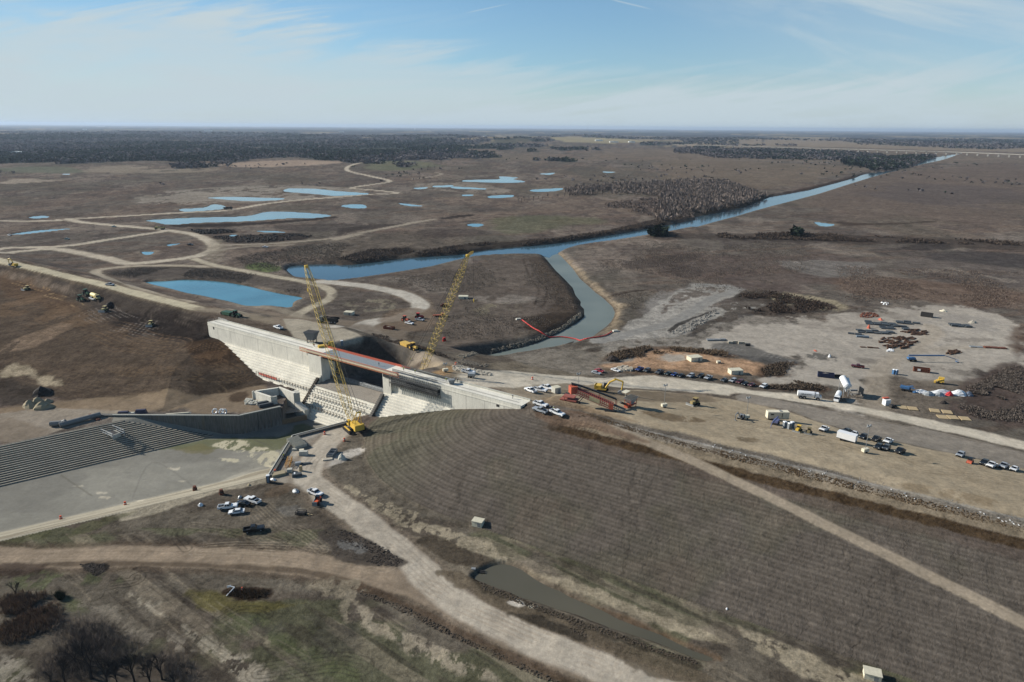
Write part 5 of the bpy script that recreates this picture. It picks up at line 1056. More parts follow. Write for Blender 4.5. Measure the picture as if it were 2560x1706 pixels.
# ------------------------------------------------------------------ vehicles (x forward)
def mcol(name, c, rough=.32): return mat(name, c, rough, 0, .05, 1, .5)
PAINT = {'white': M_white, 'silver': mcol('silver_paint', (158, 163, 168)), 'grey': mcol('dark_grey_paint', (70, 73, 76)), 'black': mcol('black_paint', (26, 27, 29)), 'red': mcol('car_red', (150, 24, 34)),
         'maroon': mcol('maroon_paint', (88, 34, 38)), 'blue': mcol('car_blue', (34, 58, 120)), 'green': mcol('dark_green_paint', (38, 48, 44)), 'navy': mcol('navy_paint', (40, 46, 66)), 'teal': mcol('teal_paint', (96, 130, 134))}
M_lamp = mat('lamp_lens', (215, 215, 205), .2, spec=.6); M_tail = mat('tail_lens', (130, 26, 24), .3); M_hub = mat('wheel_hub', (150, 152, 154), .4, .5); M_trim = mat('dark_trim', (34, 34, 36), .6)
PROTO = {}
def vehicle_parts(kind, col, root):
    m = PAINT[col]; L_, Wd = {'pickup': (6.0, 2.05), 'suv': (4.9, 1.95), 'car': (4.75, 1.85)}[kind]; h = Wd/2; xf, xr = L_/2, -L_/2
    wr = .42 if kind == 'pickup' else .36
    b = B()
    if kind == 'pickup':
        b.fr(.95, xf-.12, -h+.04, h-.04, .55, .95, xf, -h+.02, h-.02, .95); b.fr(.95, xf, -h+.02, h-.02, .95, .95, xf-.25, -h+.12, h-.12, 1.22)   # bonnet
        b.fr(-1.05, .95, -h, h, .5, -1.05, .95, -h+.03, h-.03, 1.22)                      # cab base
        b.fr(-.75, .45, -h+.22, h-.22, 1.86, -.72, .38, -h+.27, h-.27, 1.93)              # roof
        for s in (-1, 1):
            b.box(-2.02, s*(h-.09), .55, 1.95, .14, .72)
            for x0, x1 in ((-.98, -.72), (.88, .42), (-.12, -.15)): b.tube((x0, s*(h-.05), 1.2), (x1, s*(h-.25), 1.88), .05, 4)
        b.box(xr+.05, 0, .55, .1, Wd-.06, .7); b.box(-2.02, 0, .55, 1.95, Wd-.2, .18)
    elif kind == 'suv':
        b.prism([(xr+.02, .45), (xf-.1, .42), (xf, .6), (xf-.05, .92), (xf-1.05, 1.08), (xr, 1.1)], -h, h)
        b.fr(-2.1, .35, -h+.2, h-.2, 1.66, -2.05, .25, -h+.25, h-.25, 1.74)
        for s in (-1, 1):
            for x0, x1 in ((xr+.1, -2.1), (.98, .3), (-.35, -.4), (-1.4, -1.4)): b.tube((x0, s*(h-.06), 1.08), (x1, s*(h-.24), 1.68), .05, 4)
    else:
        b.prism([(xr+.02, .4), (xf-.1, .38), (xf, .52), (xf-.06, .74), (xf-1.2, .93), (xr+.75, .97), (xr, .92)], -h, h)
        b.fr(-1.25, .25, -h+.26, h-.26, 1.38, -1.1, .12, -h+.32, h-.32, 1.45)
        for s in (-1, 1):
            for x0, x1 in ((xr+.65, -1.2), (1.05, .22), (-.35, -.38)): b.tube((x0, s*(h-.08), .94), (x1, s*(h-.3), 1.4), .045, 4)
    b.build('body', m, root)
    b = B()
    if kind == 'pickup': b.fr(-1.0, .92, -h+.07, h-.07, 1.2, -.74, .44, -h+.25, h-.25, 1.87)
    elif kind == 'suv': b.fr(xr+.08, 1.0, -h+.06, h-.06, 1.06, -2.1, .32, -h+.23, h-.23, 1.67)
    else: b.fr(xr+.6, 1.1, -h+.08, h-.08, .92, -1.22, .22, -h+.28, h-.28, 1.39)
    b.build('windows', M_glass, root)
    if kind == 'pickup': b = B(); b.box(-2.0, 0, .735, 1.85, Wd-.36, .04); b.build('bed_liner', M_trim, root)
    b = B(); b.box(0, 0, .3, L_-.5, Wd-.35, .3); b.build('chassis', M_trim, root)
    ax = {'pickup': (1.95, -1.85), 'suv': (1.5, -1.4), 'car': (1.42, -1.38)}[kind]
    for x in ax:
        for s in (-1, 1):
            b = B(); b.wheel(x, s*(h-.1), wr, wr, .26); w_ = b.build('wheel', M_black, root)
            b = B(); b.wheel(x, s*(h-.1)+s*.01, wr, wr*.55, .28); b.build('rim', M_hub, w_)
    zl = {'pickup': .82, 'suv': .72, 'car': .6}[kind]
    for s in (-1, 1): b = B(); b.box(xf-.06, s*(h-.28), zl, .16, .36, .16); b.build('headlight', M_lamp, root)
    for s in (-1, 1): b = B(); b.box(xr+.04, s*(h-.16), zl+.05, .12, .2, .26); b.build('tail_light', M_tail, root)
    b = B(); b.box(xf+.01, 0, zl-.28, .1, Wd-.5, .34); b.build('grille', M_trim, root)
def veh(kind, col, tg, rear, front, label, grp='vehicles parked around the dam site', nm=None):
    a, b_ = T(tg, [rear, front]); c = (a+b_)/2; z = ground_z(c[0], c[1]); rz = math.atan2(b_[1]-a[1], b_[0]-a[0])
    nm = nm or {'pickup': 'pickup_truck', 'suv': 'suv', 'car': 'car'}[kind]; cat = {'pickup': 'pickup truck', 'suv': 'SUV', 'car': 'car'}[kind]
    loc = Vector((c[0], c[1], z)); k = (kind, col)
    if k in PROTO: o = copy_thing(PROTO[k], label, loc, rz, grp); o.name = nm
    else:
        o = thing(nm, label, cat, loc, rz, grp); vehicle_parts(kind, col, o); PROTO[k] = o
    # sit on the slope
    dx = 2.0; zf = ground_z(c[0]+math.cos(rz)*dx, c[1]+math.sin(rz)*dx); zr_ = ground_z(c[0]-math.cos(rz)*dx, c[1]-math.sin(rz)*dx)
    o.rotation_euler = (0, -math.atan2(zf-zr_, 2*dx), rz); o.location.z = (zf+zr_)/2+.02; return o
GR, GY, GD, GL, GU = 'vehicles parked along the pale road', 'vehicles parked in the sandy yard', 'vehicles at the foot of the dam', 'vehicles beside the dam crest', 'vehicles on the upstream plain'
for a in [
 ('car', 'silver', 'W1', (874, 316), (962, 338), 'silver car in front of the red car at the left end of the roadside row', GR),
 ('car', 'red', 'W1', (908, 290), (1000, 318), 'bright red car at the left end of the roadside row', GR),
 ('car', 'white', 'W1', (1082, 284), (1176, 313), 'white car beside the grey rubble heap on the roadside', GR),
 ('pickup', 'blue', 'W1', (1424, 276), (1346, 308), 'blue pickup first right of the grey rubble heap', GR),
 ('suv', 'grey', 'W1', (1500, 292), (1436, 316), 'dark SUV immediately right of the blue pickup', GR),
 ('pickup', 'grey', 'W1', (1648, 306), (1560, 340), 'large dark grey pickup standing after a gap in the roadside row', GR),
 ('car', 'green', 'W1', (1734, 324), (1664, 348), 'dark green car between the large grey pickup and the blue car', GR),
 ('car', 'blue', 'W1', (1804, 334), (1734, 360), 'low blue car in the middle of the roadside row', GR),
 ('car', 'black', 'W1', (1876, 346), (1802, 372), 'black low car immediately right of the blue car', GR),
 ('suv', 'silver', 'W1', (1984, 348), (1906, 376), 'silver SUV between two black vehicles in the roadside row', GR),
 ('suv', 'black', 'W1', (2090, 352), (2016, 380), 'black SUV left of the silver pickup at the end of the roadside row', GR),
 ('pickup', 'silver', 'W1', (2174, 368), (2098, 400), 'silver pickup ending the first roadside row', GR),
 ('car', 'grey', 'W2', (112, 636), (68, 652), 'grey car first in the small roadside group of six', GR),
 ('suv', 'silver', 'W2', (186, 640), (128, 660), 'silver SUV second in the small roadside group', GR),
 ('suv', 'maroon', 'W2', (240, 650), (178, 670), 'maroon SUV behind the pale block shed, third in its group', GR),
 ('car', 'black', 'W2', (272, 662), (226, 680), 'black car between the two maroon vehicles', GR),
 ('car', 'maroon', 'W2', (324, 672), (274, 688), 'maroon low car fifth in the small roadside group', GR),
 ('suv', 'white', 'W2', (412, 682), (362, 702), 'lone white SUV at the right end of the roadside group', GR),
 ('pickup', 'maroon', 'W2', (1150, 548), (1046, 534), 'dark red pickup alone on the pale storage yard', GR),
 ('pickup', 'white', 'W1', (246, 540), (160, 506), 'white pickup leftmost of three near the end of the dam crest', GL),
 ('pickup', 'white', 'W1', (262, 506), (352, 526), 'white pickup in the middle of three near the end of the dam crest', GL),
 ('pickup', 'white', 'W1', (348, 482), (430, 504), 'white pickup nearest the square concrete block', GL),
 ('pickup', 'white', 'W1', (250, 656), (376, 694), 'long white pickup rearmost of the three at the head of the furrowed slope', GL),
 ('pickup', 'silver', 'W1', (372, 762), (240, 716), 'silver pickup at the head of the furrowed slope', GL),
 ('pickup', 'white', 'W1', (430, 744), (556, 796), 'white pickup nearest the camera at the head of the furrowed slope', GL),
 ('pickup', 'white', 'Z5', (1018, 672), (1108, 688), 'white pickup on the crest in front of the rubble bank', GL),
 ('pickup', 'white', 'Z5', (448, 192), (522, 208), 'white pickup below the orange tractor upstream', GU),
 ('pickup', 'silver', 'Z5', (548, 160), (626, 172), 'silver pickup beside the red tractor upstream', GU),
 ('pickup', 'white', 'Z1', (1834, 1422), (1802, 1412), 'small white pickup on the dirt behind the left wall', GU),
 ('pickup', 'silver', 'Z1', (698, 1134), (742, 1138), 'silver pickup driving on the straight pale crest road', GU),
 ('pickup', 'white', 'Z1', (592, 1222), (624, 1236), 'white pickup parked below the yellow tank truck', GU),
 ('pickup', 'teal', 'Z1', (727, 752), (763, 755), 'blue grey pickup right of the far road loop', GU),
 ('pickup', 'teal', 'Z1', (420, 834), (458, 837), 'blue grey pickup in the triangle of grass between the roads', GU),
 ('pickup', 'white', 'Z1', (52, 808), (74, 812), 'tiny white pickup beside the thin sliver of water', GU),
 ('pickup', 'grey', 'Z1', (1226, 871), (1262, 873), 'grey pickup inside the road loop', GU),
 ('pickup', 'white', 'Z1', (1716, 887), (1750, 889), 'white pickup just below the middle haul road', GU),
 ('pickup', 'white', 'W3', (876, 282), (806, 308), 'white pickup right of the small dozer', GY),
 ('car', 'grey', 'W3', (1038, 300), (986, 306), 'dark car half hidden behind the white box trailer', GY),
 ('car', 'white', 'W3', (1098, 314), (1040, 338), 'white car touching the white box trailer', GY),
 ('suv', 'black', 'W3', (1162, 342), (1112, 362), 'black SUV first right of the white box trailer', GY),
 ('pickup', 'black', 'W3', (1270, 358), (1198, 382), 'black pickup left of the white pickup in the yard cluster', GY),
 ('pickup', 'white', 'W3', (1360, 372), (1288, 402), 'white pickup in the middle of the yard cluster', GY),
 ('suv', 'black', 'W3', (1276, 416), (1224, 442), 'black SUV in the front row of the yard cluster', GY),
 ('suv', 'grey', 'W3', (1332, 422), (1286, 450), 'dark grey SUV right of the front row black SUV', GY),
 ('pickup', 'black', 'W3', (1454, 446), (1370, 476), 'black pickup standing apart at the front of the yard cluster', GY),
 ('suv', 'silver', 'W3', (1906, 468), (1830, 508), 'silver SUV at the left end of the last group in the yard', GY),
 ('suv', 'black', 'W3', (2076, 534), (2020, 564), 'black SUV between the red buggy and a white pickup', GY),
 ('pickup', 'white', 'W3', (2146, 550), (2060, 588), 'white pickup third from right in the last group of the yard', GY),
 ('pickup', 'silver', 'W3', (2234, 556), (2154, 594), 'silver pickup second from right in the last group of the yard', GY),
 ('car', 'white', 'W3', (2304, 578), (2246, 608), 'white car rightmost of all in the yard', GY),
 ('pickup', 'white', 'W4', (268, 838), (442, 820), 'white pickup with open bed left of the three other cars below the basin', GD),
 ('car', 'black', 'W4', (548, 802), (458, 786), 'shiny black car between two white vehicles below the basin', GD),
 ('pickup', 'white', 'W4', (656, 786), (534, 746), 'white pickup at the back of the group below the basin', GD),
 ('car', 'white', 'W4', (514, 868), (362, 884), 'white low car in front of the group below the basin', GD),
 ('pickup', 'black', 'W4', (502, 1066), (716, 1034), 'black pickup alone on the brown flat near the camera', GD),
 ('pickup', 'white', 'W4', (1168, 676), (1256, 712), 'white pickup at the side of the access road below the crane', GD)]: veh(*a)
# ------------------------------------------------------------------ cranes
def lattice(bb, p, q, w, h, r, bays, up=None, taper=True, w_end=.5, wt=.14):
    p = Vector(p); q = Vector(q); d = (q-p).normalized(); side = d.cross(Vector((0, 0, 1))).normalized() if up is None else up; nn = side.cross(d).normalized()
    def prof(t): 
        k = 1 if not taper else min(1, t/wt*(1-w_end)+w_end, (1-t)/wt*(1-w_end)+w_end); return w/2*k, h/2*k
    prev = None
    for i in range(bays+1):
        t = i/bays; c = p.lerp(q, t); a, e = prof(t); cs = [c+side*a+nn*e, c-side*a+nn*e, c-side*a-nn*e, c+side*a-nn*e]
        for k in range(4): bb.tube(cs[k], cs[(k+1) % 4], r*.55, 4, cap=False)
        if prev:
            for k in range(4):
                bb.tube(prev[k], cs[k], r, 4, cap=False); bb.tube(prev[k], cs[(k+1) % 4], r*.5, 4, cap=False)
        prev = cs
def crane(label, foot, tip, yaw_lbl, jib=False, w=2.6, bays=25):
    foot = Vector(foot); tip = Vector(tip); az = math.atan2(tip.y-foot.y, tip.x-foot.x); t = thing('crawler_crane', label, 'crane', foot, az, 'yellow crawler cranes')
    L_ = (tip-foot); hl = math.hypot(L_.x, L_.y); zt = L_.z; P_ = lambda x, y, z: Vector((x, y, z))
    for s in (-1, 1):
        b = B(); b.prism([(-3.6, .25), (-3.0, 0), (3.0, 0), (3.6, .25), (3.9, .75), (3.4, 1.3), (-3.4, 1.3), (-3.9, .75)], s*2.9-.55, s*2.9+.55); tr = b.build('track', M_black, t)
        b = B(); b.box(0, s*2.9, 1.28, 5.2, .7, .12); b.build('track_guard', M_yellow, tr)
    b = B(); b.box(0, 0, .5, 2.4, 4.9, .9); b.tube((0, 0, 1.3), (0, 0, 1.75), 1.5, 14); b.build('carbody', M_dark, t)
    b = B(); b.box(-1.2, 0, 1.75, 7.4, 3.0, .35); b.box(-1.9, 0, 2.1, 5.4, 2.7, 1.5); b.box(-1.9, 0, 3.6, 5.0, 2.3, .12); b.build('upper_body', M_yellow, t)
    b = B(); b.box(-5.2, 0, 1.9, 1.5, 3.9, 2.3); b.build('counterweight', M_yellow, t)
    b = B(); b.fr(.9, 2.9, .7, 1.9, 1.9, 1.0, 2.5, .75, 1.85, 4.0); cb = b.build('cab', M_yellow, t)
    b = B(); b.fr(1.3, 2.95, .66, 1.94, 2.9, 1.2, 2.62, .7, 1.9, 3.85); b.build('window', M_glass, cb)
    bf = P_(1.6, 0, 2.3); tp = P_(hl, 0, zt)
    b = B(); lattice(b, bf, tp, w, w*.9, .105, bays, up=Vector((0, 1, 0))); b.build('boom', M_boom, t)
    b = B(); b.box(hl, 0, zt-.3, 1.2, 1.0, 1.1); b.tube((hl+.2, -.6, zt+.2), (hl+.2, .6, zt+.2), .7, 12); b.build('boom_head', M_yellow, t)
    gx, gz = -5.6, 9.5
    b = B()
    for s in (-1, 1): b.tube((-1.0, s*1.1, 3.5), (gx, s*.8, gz), .16, 5); b.tube((-4.6, s*1.3, 3.6), (gx, s*.8, gz), .12, 5)
    b.tube((gx, -.9, gz), (gx, .9, gz), .3, 8); b.tube((-3.0, -1.0, 6.2), (-3.0, 1.0, 6.2), .1, 5); b.build('gantry', M_yellow, t)
    b = B()
    for s in (-.7, .7): b.tube((gx, s, gz), (hl-.5, s*.6, zt+.3), .07, 4, cap=False)
    b.build('pendant_line', M_dark, t)
    if jib:
        jt = tp+P_(4.2, 0, 1.6); b = B(); lattice(b, tp, jt, 1.0, .9, .09, 4, up=Vector((0, 1, 0))); b.build('jib', M_yellow, t); hp = jt
    else: hp = tp+P_(.9, 0, 0)
    hz = (9 if not jib else 22); b = B(); b.tube(hp, hp-P_(0, 0, hz), .045, 4); hk = b.build('hoist_line', M_dark, t)
    b = B(); b.box(hp.x, 0, hp.z-hz-1.4, .5, .3, 1.0); b.tube((hp.x, 0, hp.z-hz-1.4), (hp.x, 0, hp.z-hz-2.2), .2, 6, .05); b.build('hook', M_yellow, hk)
    return t
g = G('Z4', 1590, 1235); CR1 = crane('yellow lattice crane standing on the work road at the foot of the chute', (g.x, g.y, g.z), tuple(UY('P', 766, 668, g.y+34)), '', w=3.0)
f2 = Vector(U('P', 1046, 936, 15.5)).to_3d(); f2.z = 0; gz_ = 10.5
CR2 = crane('slim yellow lattice crane leaning right behind the dam crest', (f2.x-1.5, f2.y+3, ground_z(f2.x-1.5, f2.y+3)), tuple(UY('P', 1168, 641, f2.y+30)), '', jib=True, w=2.5)
# ------------------------------------------------------------------ machines
def place(tg, x, y): return tuple(G(tg, x, y))
def heading(tg, a, b_): p, q = T(tg, [a, b_]); return math.atan2(q[1]-p[1], q[0]-p[0])
def tracks(t, L_=4.2, gauge=2.4, w=.6, h=1.0):
    for s in (-1, 1):
        b = B(); b.prism([(-L_/2+.3, 0), (L_/2-.3, 0), (L_/2, .4), (L_/2-.3, h), (-L_/2+.3, h), (-L_/2, .4)], s*gauge/2-w/2, s*gauge/2+w/2); b.build('track', M_black, t)
def excavator(label, tg, p, rz, k=1.0, m=M_yellow, reach=1.0, up=1.0):
    t = thing('excavator', label, 'excavator', place(tg, *p), rz, 'earthmoving machines'); t.scale = (k, k, k); tracks(t)
    b = B(); b.box(-.6, 0, 1.1, 4.2, 2.8, .4); b.box(-1.6, 0, 1.5, 2.3, 2.7, 1.1); b.box(-2.6, 0, 1.3, .6, 2.8, 1.3); b.build('upper_body', m, t)
    b = B(); b.fr(.2, 1.7, .3, 1.35, 1.5, .3, 1.5, .35, 1.3, 3.1); b.build('cab', M_glass, t)
    el = (4.6*reach, 0, 5.4*up); ti = (7.4*reach, 0, 4.9*up); bk = (7.0*reach, 0, 1.6)
    b = B(); b.poly([(1.2, -.3, 1.8), (2.6*reach, -.3, 4.2*up), (el[0], -.3, el[2])], .34, 6); b.build('boom', m, t)
    b = B(); b.tube((el[0]-.4, -.3, el[2]+.3), (ti[0], -.3, ti[2]), .3, 6); b.tube((ti[0], -.3, ti[2]), (bk[0], -.3, bk[2]), .26, 6); b.build('stick', m, t)
    b = B(); b.prism([(bk[0]-1.2, .1), (bk[0]+.3, .3), (bk[0]+.5, 1.6), (bk[0]-.3, 1.7), (bk[0]-1.3, .9)], -1.0, .4); b.build('bucket', M_grey, t); return t
def dozer(label, tg, p, rz, m=M_yellow, k=1.0):
    t = thing('bulldozer', label, 'bulldozer', place(tg, *p), rz, 'earthmoving machines'); t.scale = (k, k, k); tracks(t, 4.0, 2.3, .6, 1.1)
    b = B(); b.fr(.1, 2.2, -.75, .75, .8, .1, 2.0, -.65, .65, 2.0); b.box(-1.2, 0, .8, 1.6, 1.8, .9); b.build('bonnet', m, t)
    b = B(); b.fr(-1.3, .2, -.75, .75, 1.7, -1.2, .1, -.7, .7, 3.0); cb = b.build('cab', M_glass, t); b = B(); b.box(-.6, 0, 3.0, 1.9, 1.9, .12); b.build('roof', m, cb)
    b = B(); b.prism([(2.9, 0), (3.1, .1), (2.95, .7), (3.15, 1.4), (2.95, 1.4), (2.75, .7)], -1.9, 1.9); b.build('blade', M_galv, t)
    b = B(); 
    for s in (-1, 1): b.tube((0, s*1.6, .5), (2.9, s*1.5, .4), .12, 5)
    b.build('push_arm', m, t); return t
def tractor(label, tg, p, rz, m, k=1.0, implement=None):
    t = thing('tractor', label, 'tractor', place(tg, *p), rz, 'tractors'); t.scale = (k, k, k)
    b = B(); b.fr(.2, 2.6, -.5, .5, .9, .2, 2.4, -.45, .45, 1.9); b.box(-.6, 0, .9, 1.8, 1.3, .8); b.build('bonnet', m, t)
    b = B(); b.fr(-1.3, .3, -.75, .75, 1.6, -1.2, .2, -.7, .7, 3.0); cb = b.build('cab', M_glass, t); b = B(); b.box(-.5, 0, 3.0, 1.8, 1.7, .14); b.build('roof', m if m != M_yellow else M_white, cb)
    for s in (-1, 1):
        for x, r in ((-1.0, .95), (2.0, .65)): b = B(); b.wheel(x, s*1.15, r, r, .5); w_ = b.build('wheel', M_black, t); b = B(); b.wheel(x, s*1.17, r, r*.5, .52); b.build('rim', m, w_)
    if implement == 'scraper':
        b = B(); b.fr(-8.0, -3.2, -1.5, 1.5, .5, -8.4, -3.0, -1.5, 1.5, 1.9); b.tube((-3.2, 0, .9), (-1.5, 0, .9), .15, 5); s_ = b.build('scraper_bowl', m, t)
        for s in (-1, 1): b = B(); b.wheel(-8.8, s*1.0, .8, .8, .5); b.build('scraper_wheel', M_black, s_)
    return t
def hauler(label, tg, p, rz, mcab, mbody, k=1.0, tank=False, load=None):
    t = thing('dump_truck' if not tank else 'water_truck', label, 'dump truck' if not tank else 'tank truck', place(tg, *p), rz, 'heavy trucks'); t.scale = (k, k, k)
    b = B(); b.box(0, 0, .8, 8.4, 1.0, .4); b.build('chassis', M_dark, t)
    b = B(); b.fr(2.5, 4.3, -1.2, 1.2, 1.0, 2.6, 3.9, -1.1, 1.1, 2.9); b.fr(4.2, 5.2, -1.0, 1.0, 1.0, 4.0, 5.0, -.9, .9, 1.9); cb = b.build('cab', mcab, t)
    b = B(); b.fr(3.4, 4.42, -1.12, 1.12, 1.9, 3.3, 4.05, -1.02, 1.02, 2.75); b.build('windscreen', M_glass, cb)
    if tank: b = B(); b.tube((-4.2, 0, 2.1), (2.2, 0, 2.1), 1.25, 14); b.box(-1, 0, 1.0, 6.2, 1.8, .3); b.build('tank', mbody, t)
    else:
        b = B(); b.prism([(-4.4, 1.8), (-3.6, 1.2), (1.8, 1.2), (2.4, 2.9), (1.9, 2.9), (1.4, 1.5), (-3.6, 1.5)], -1.4, 1.4)
        for s in (-1, 1): b.prism([(-4.4, 1.8), (-3.6, 1.2), (1.8, 1.2), (2.2, 2.7), (-4.2, 2.5)], s*1.4-.08, s*1.4+.08)
        bd = b.build('dump_body', mbody, t)
        if load: b = B(); b.lump(-1.1, 0, 2.1, 2.6, 1.25, .9, 3); b.build('load', load, bd)
    for x in (3.6, -1.6, -3.1):
        for s in (-1, 1): b = B(); b.wheel(x, s*1.15, .72, .72, .5); w_ = b.build('wheel', M_black, t); b = B(); b.wheel(x, s*1.17, .72, .35, .52); b.build('rim', M_hub, w_)
    return t
M_jd = mat('tractor_green', (52, 84, 62), .5); M_soil = mat('dark_soil', (46, 40, 36), .95, scale=3, var=.3); M_ltan = mat('faded_tan', (184, 170, 120), .6); M_sand = mat('sand', (150, 138, 112), .95, scale=6, var=.15)
M_oran2 = mat('tractor_orange', (182, 92, 68), .55)
excavator('big yellow excavator digging beside the hopper conveyor', 'W1', (985, 520), heading('W1', (960, 505), (1110, 530)), 1.12)
excavator('small grey excavator next to the thin lamp mast in the sandy yard', 'W3', (215, 205), heading('W3', (230, 190), (165, 208)), .62, M_grey)
excavator('yellow excavator on the crest road at the far left edge', 'Z1', (95, 1012), heading('Z1', (110, 1005), (50, 1000)), 1.0)
dozer('muddy dozer alone in the middle of the brown yard', 'W1', (1985, 668), heading('W1', (2035, 650), (1915, 660)), mat('muddy_yellow', (150, 132, 88), .8), 1.0)
dozer('yellow roller machine right of the portable toilets', 'W3', (648, 298), heading('W3', (675, 280), (610, 305)), M_yellow, .75)
dozer('little dozer with a bright blade lowered left of a white pickup', 'W3', (728, 315), heading('W3', (750, 290), (715, 325)), mat('dull_yellow', (120, 108, 76), .7), .7)
dozer('light dozer on the brown fill at the far left', 'Z1', (176, 1163), heading('Z1', (190, 1150), (150, 1160)), M_ltan, .9)
dozer('tan dozer beside the dark soil heap on the left fill', 'Z1', (684, 1303), heading('Z1', (700, 1280), (660, 1300)), M_ltan, 1.0)
dozer('yellow compactor on the black soil left of the wall', 'Z1', (985, 1397), heading('Z1', (985, 1380), (965, 1398)), M_ltan, .9)
tractor('green tractor standing behind, nearer the yellow tank truck', 'Z1', (566, 1198), heading('Z1', (550, 1190), (585, 1200)), M_jd, 1.25)
tractor('green tractor in front of the other green tractor', 'Z1', (530, 1236), heading('Z1', (510, 1225), (560, 1240)), M_jd, 1.25)
tractor('green tractor pulling a scraper behind the left wall', 'Z1', (1545, 1340), heading('Z1', (1480, 1325), (1570, 1345)), M_jd, 1.15, 'scraper')
tractor('orange tractor left of the red tractor upstream of the bridge', 'Z5', (445, 170), heading('Z5', (420, 160), (470, 172)), M_oran2, 1.1)
tractor('red tractor behind the silver pickup upstream', 'Z5', (578, 142), heading('Z5', (555, 138), (610, 142)), mat('tractor_red', (190, 48, 42), .5), 1.1)
tractor('yellow scraper tractor driving down the ramp behind the bridge', 'Z5', (525, 446), heading('Z5', (440, 415), (545, 450)), mat('scraper_yellow', (205, 168, 84), .6), 1.1, 'scraper')
hauler('pale yellow tank truck beside the green tractors', 'Z1', (624, 1222), heading('Z1', (600, 1195), (655, 1225)), M_ltan, mat('cream_yellow', (222, 204, 138), .5), 1.05, True)
hauler('dump truck heaped with dark soil behind the left wall', 'Z1', (2150, 1380), heading('Z1', (2200, 1372), (2110, 1362)), M_grey, M_dark, 1.2, False, M_soil)
hauler('yellow dump truck at the far road junction', 'Z1', (1047, 768), heading('Z1', (1065, 762), (1025, 762)), M_ltan, M_ltan, 1.25, False, M_soil)
hauler('dark dump truck on the far haul road', 'Z1', (1488, 638), heading('Z1', (1470, 634), (1510, 632)), M_dark, M_dark, 1.3, False, M_soil)
hauler('distant dump truck on the pale road bend', 'Z2', (112, 358), 1.2, M_dark, M_ltan, 1.3)
wt = hauler('white water truck with black lettering at the roadside', 'W3', (722, 52), heading('W3', (650, 35), (795, 52)), M_white, M_white, 1.05, True)
fc = bpy.data.curves.new('lettering', 'FONT'); fc.body = 'GRAVITY'; fc.size = 1.0; fc.extrude = .01; fc.align_x = 'CENTER'
lo = bpy.data.objects.new('lettering', fc); C.objects.link(lo); bpy.context.view_layer.update(); dg = bpy.context.evaluated_depsgraph_get(); lm = bpy.data.meshes.new_from_object(lo.evaluated_get(dg)); bpy.data.objects.remove(lo); lm.materials.clear(); lm.materials.append(M_black)
lo = bpy.data.objects.new('lettering', lm); C.objects.link(lo); lo.parent = wt; lo.location = (-1.0, -1.27, 1.95); lo.rotation_euler = (R(82), 0, 0)
# white bulk truck below the silo
hauler('white bulk tank truck parked nose to the road under the silo', 'W2', (945, 785), heading('W2', (965, 735), (938, 790)), M_white, M_white, .95, True)
# silo plant
t = thing('cement_silo', 'tilted white cement silo on legs with a loading frame', 'silo', place('W2', 985, 745), heading('W2', (960, 745), (1060, 745)), None); t.scale = (.82, .82, .82)
b = B(); b.tube((-.2, -3.6, 6.0), (.4, 3.4, 8.6), 1.75, 18); b.tube((-.2, -3.6, 6.0), (-.25, -4.2, 5.8), 1.75, 18, 1.0); b.tube((-.1, -2.6, 4.9), (-.1, -2.8, 2.9), .9, 10, .25); b.build('tank', M_white, t, smooth=False)
b = B(); b.tube((2.6, -.5, 5.8), (2.8, 2.8, 8.4), .8, 12); b.box(2.9, -1.2, 4.8, .9, .9, 1.4); b.build('dust_filter', M_white, t)
b = B()
for x, y in ((-1.2, -3), (1.4, -3), (-1.2, 2.4), (1.6, 2.4), (2.8, -.6)): b.tube((x, y, -.2), (x, y, 5.6+(y+3)*.35), .16, 5)
b.build('legs', M_galv, t)
b = B()
for x in (3.5, 8.6):
    for y in (-2.6, 1.6): b.tube((x, y, -.2), (x, y, 1.7), .12, 5)
b.tube((3.5, -2.6, 1.6), (8.6, -2.6, 1.6), .14, 5); b.tube((3.5, 1.6, 1.6), (8.6, 1.6, 1.6), .14, 5); b.box(6.5, 1.2, 1.6, 3.8, 1.0, .8); b.tube((3.5, -2.6, 1.0), (3.5, 1.6, 1.0), .12, 5); b.build('loading_frame', M_grey, t)
b = B(); b.box(9.6, -.4, -.1, .5, 4.6, 4.4); b.build('hopper_panel', mat('plant_steel', (112, 108, 102), .7), t)
# conveyors and hopper
def pV(x, y, zz):
    d = rays([px('V6', x, y)])[0]; t_ = (zz-CZ)/d[2]; return Vector((d[0]*t_, d[1]*t_, zz))
g0 = ground_z(*pV(500, 700, 19).xy)
t = thing('stacking_conveyor', 'long red lattice conveyor sloping down to the right on the crest', 'conveyor')
a = pV(420, 430, g0+7.2); e = pV(1700, 975, g0+1.0)
b = B(); lattice(b, a, a.lerp(e, .76), 2.0, 2.0, .13, 20, taper=False); b.build('frame', mat('conveyor_red', (196, 98, 84), .6), t)
b = B(); lattice(b, a.lerp(e, .76), e, 1.5, 1.4, .1, 6, taper=False); b.build('frame_tail', M_grey, t)
sd_ = (e-a).normalized().cross(Vector((0, 0, 1))).normalized()
b = B(); up_v = Vector((0, 0, 1.0)); b.hexa([a+sd_*.6+up_v, e+sd_*.6+up_v*.7, e-sd_*.6+up_v*.7, a-sd_*.6+up_v]+[q+Vector((0, 0, .12)) for q in (a+sd_*.6+up_v, e+sd_*.6+up_v*.7, e-sd_*.6+up_v*.7, a-sd_*.6+up_v)]); b.build('belt', M_black, t)
nf = sd_*1.12 if sd_.y < 0 else -sd_*1.12
def panel(bb, t0, t1, k0=-1.0, k1=1.0, off=1.0):
    p0 = a.lerp(e, t0)+nf*off; p1 = a.lerp(e, t1)+nf*off; q = [p0+up_v*k0, p1+up_v*k0, p1+up_v*k1, p0+up_v*k1]; o2 = nf.normalized()*.08; bb.hexa(q+[v+o2 for v in q])
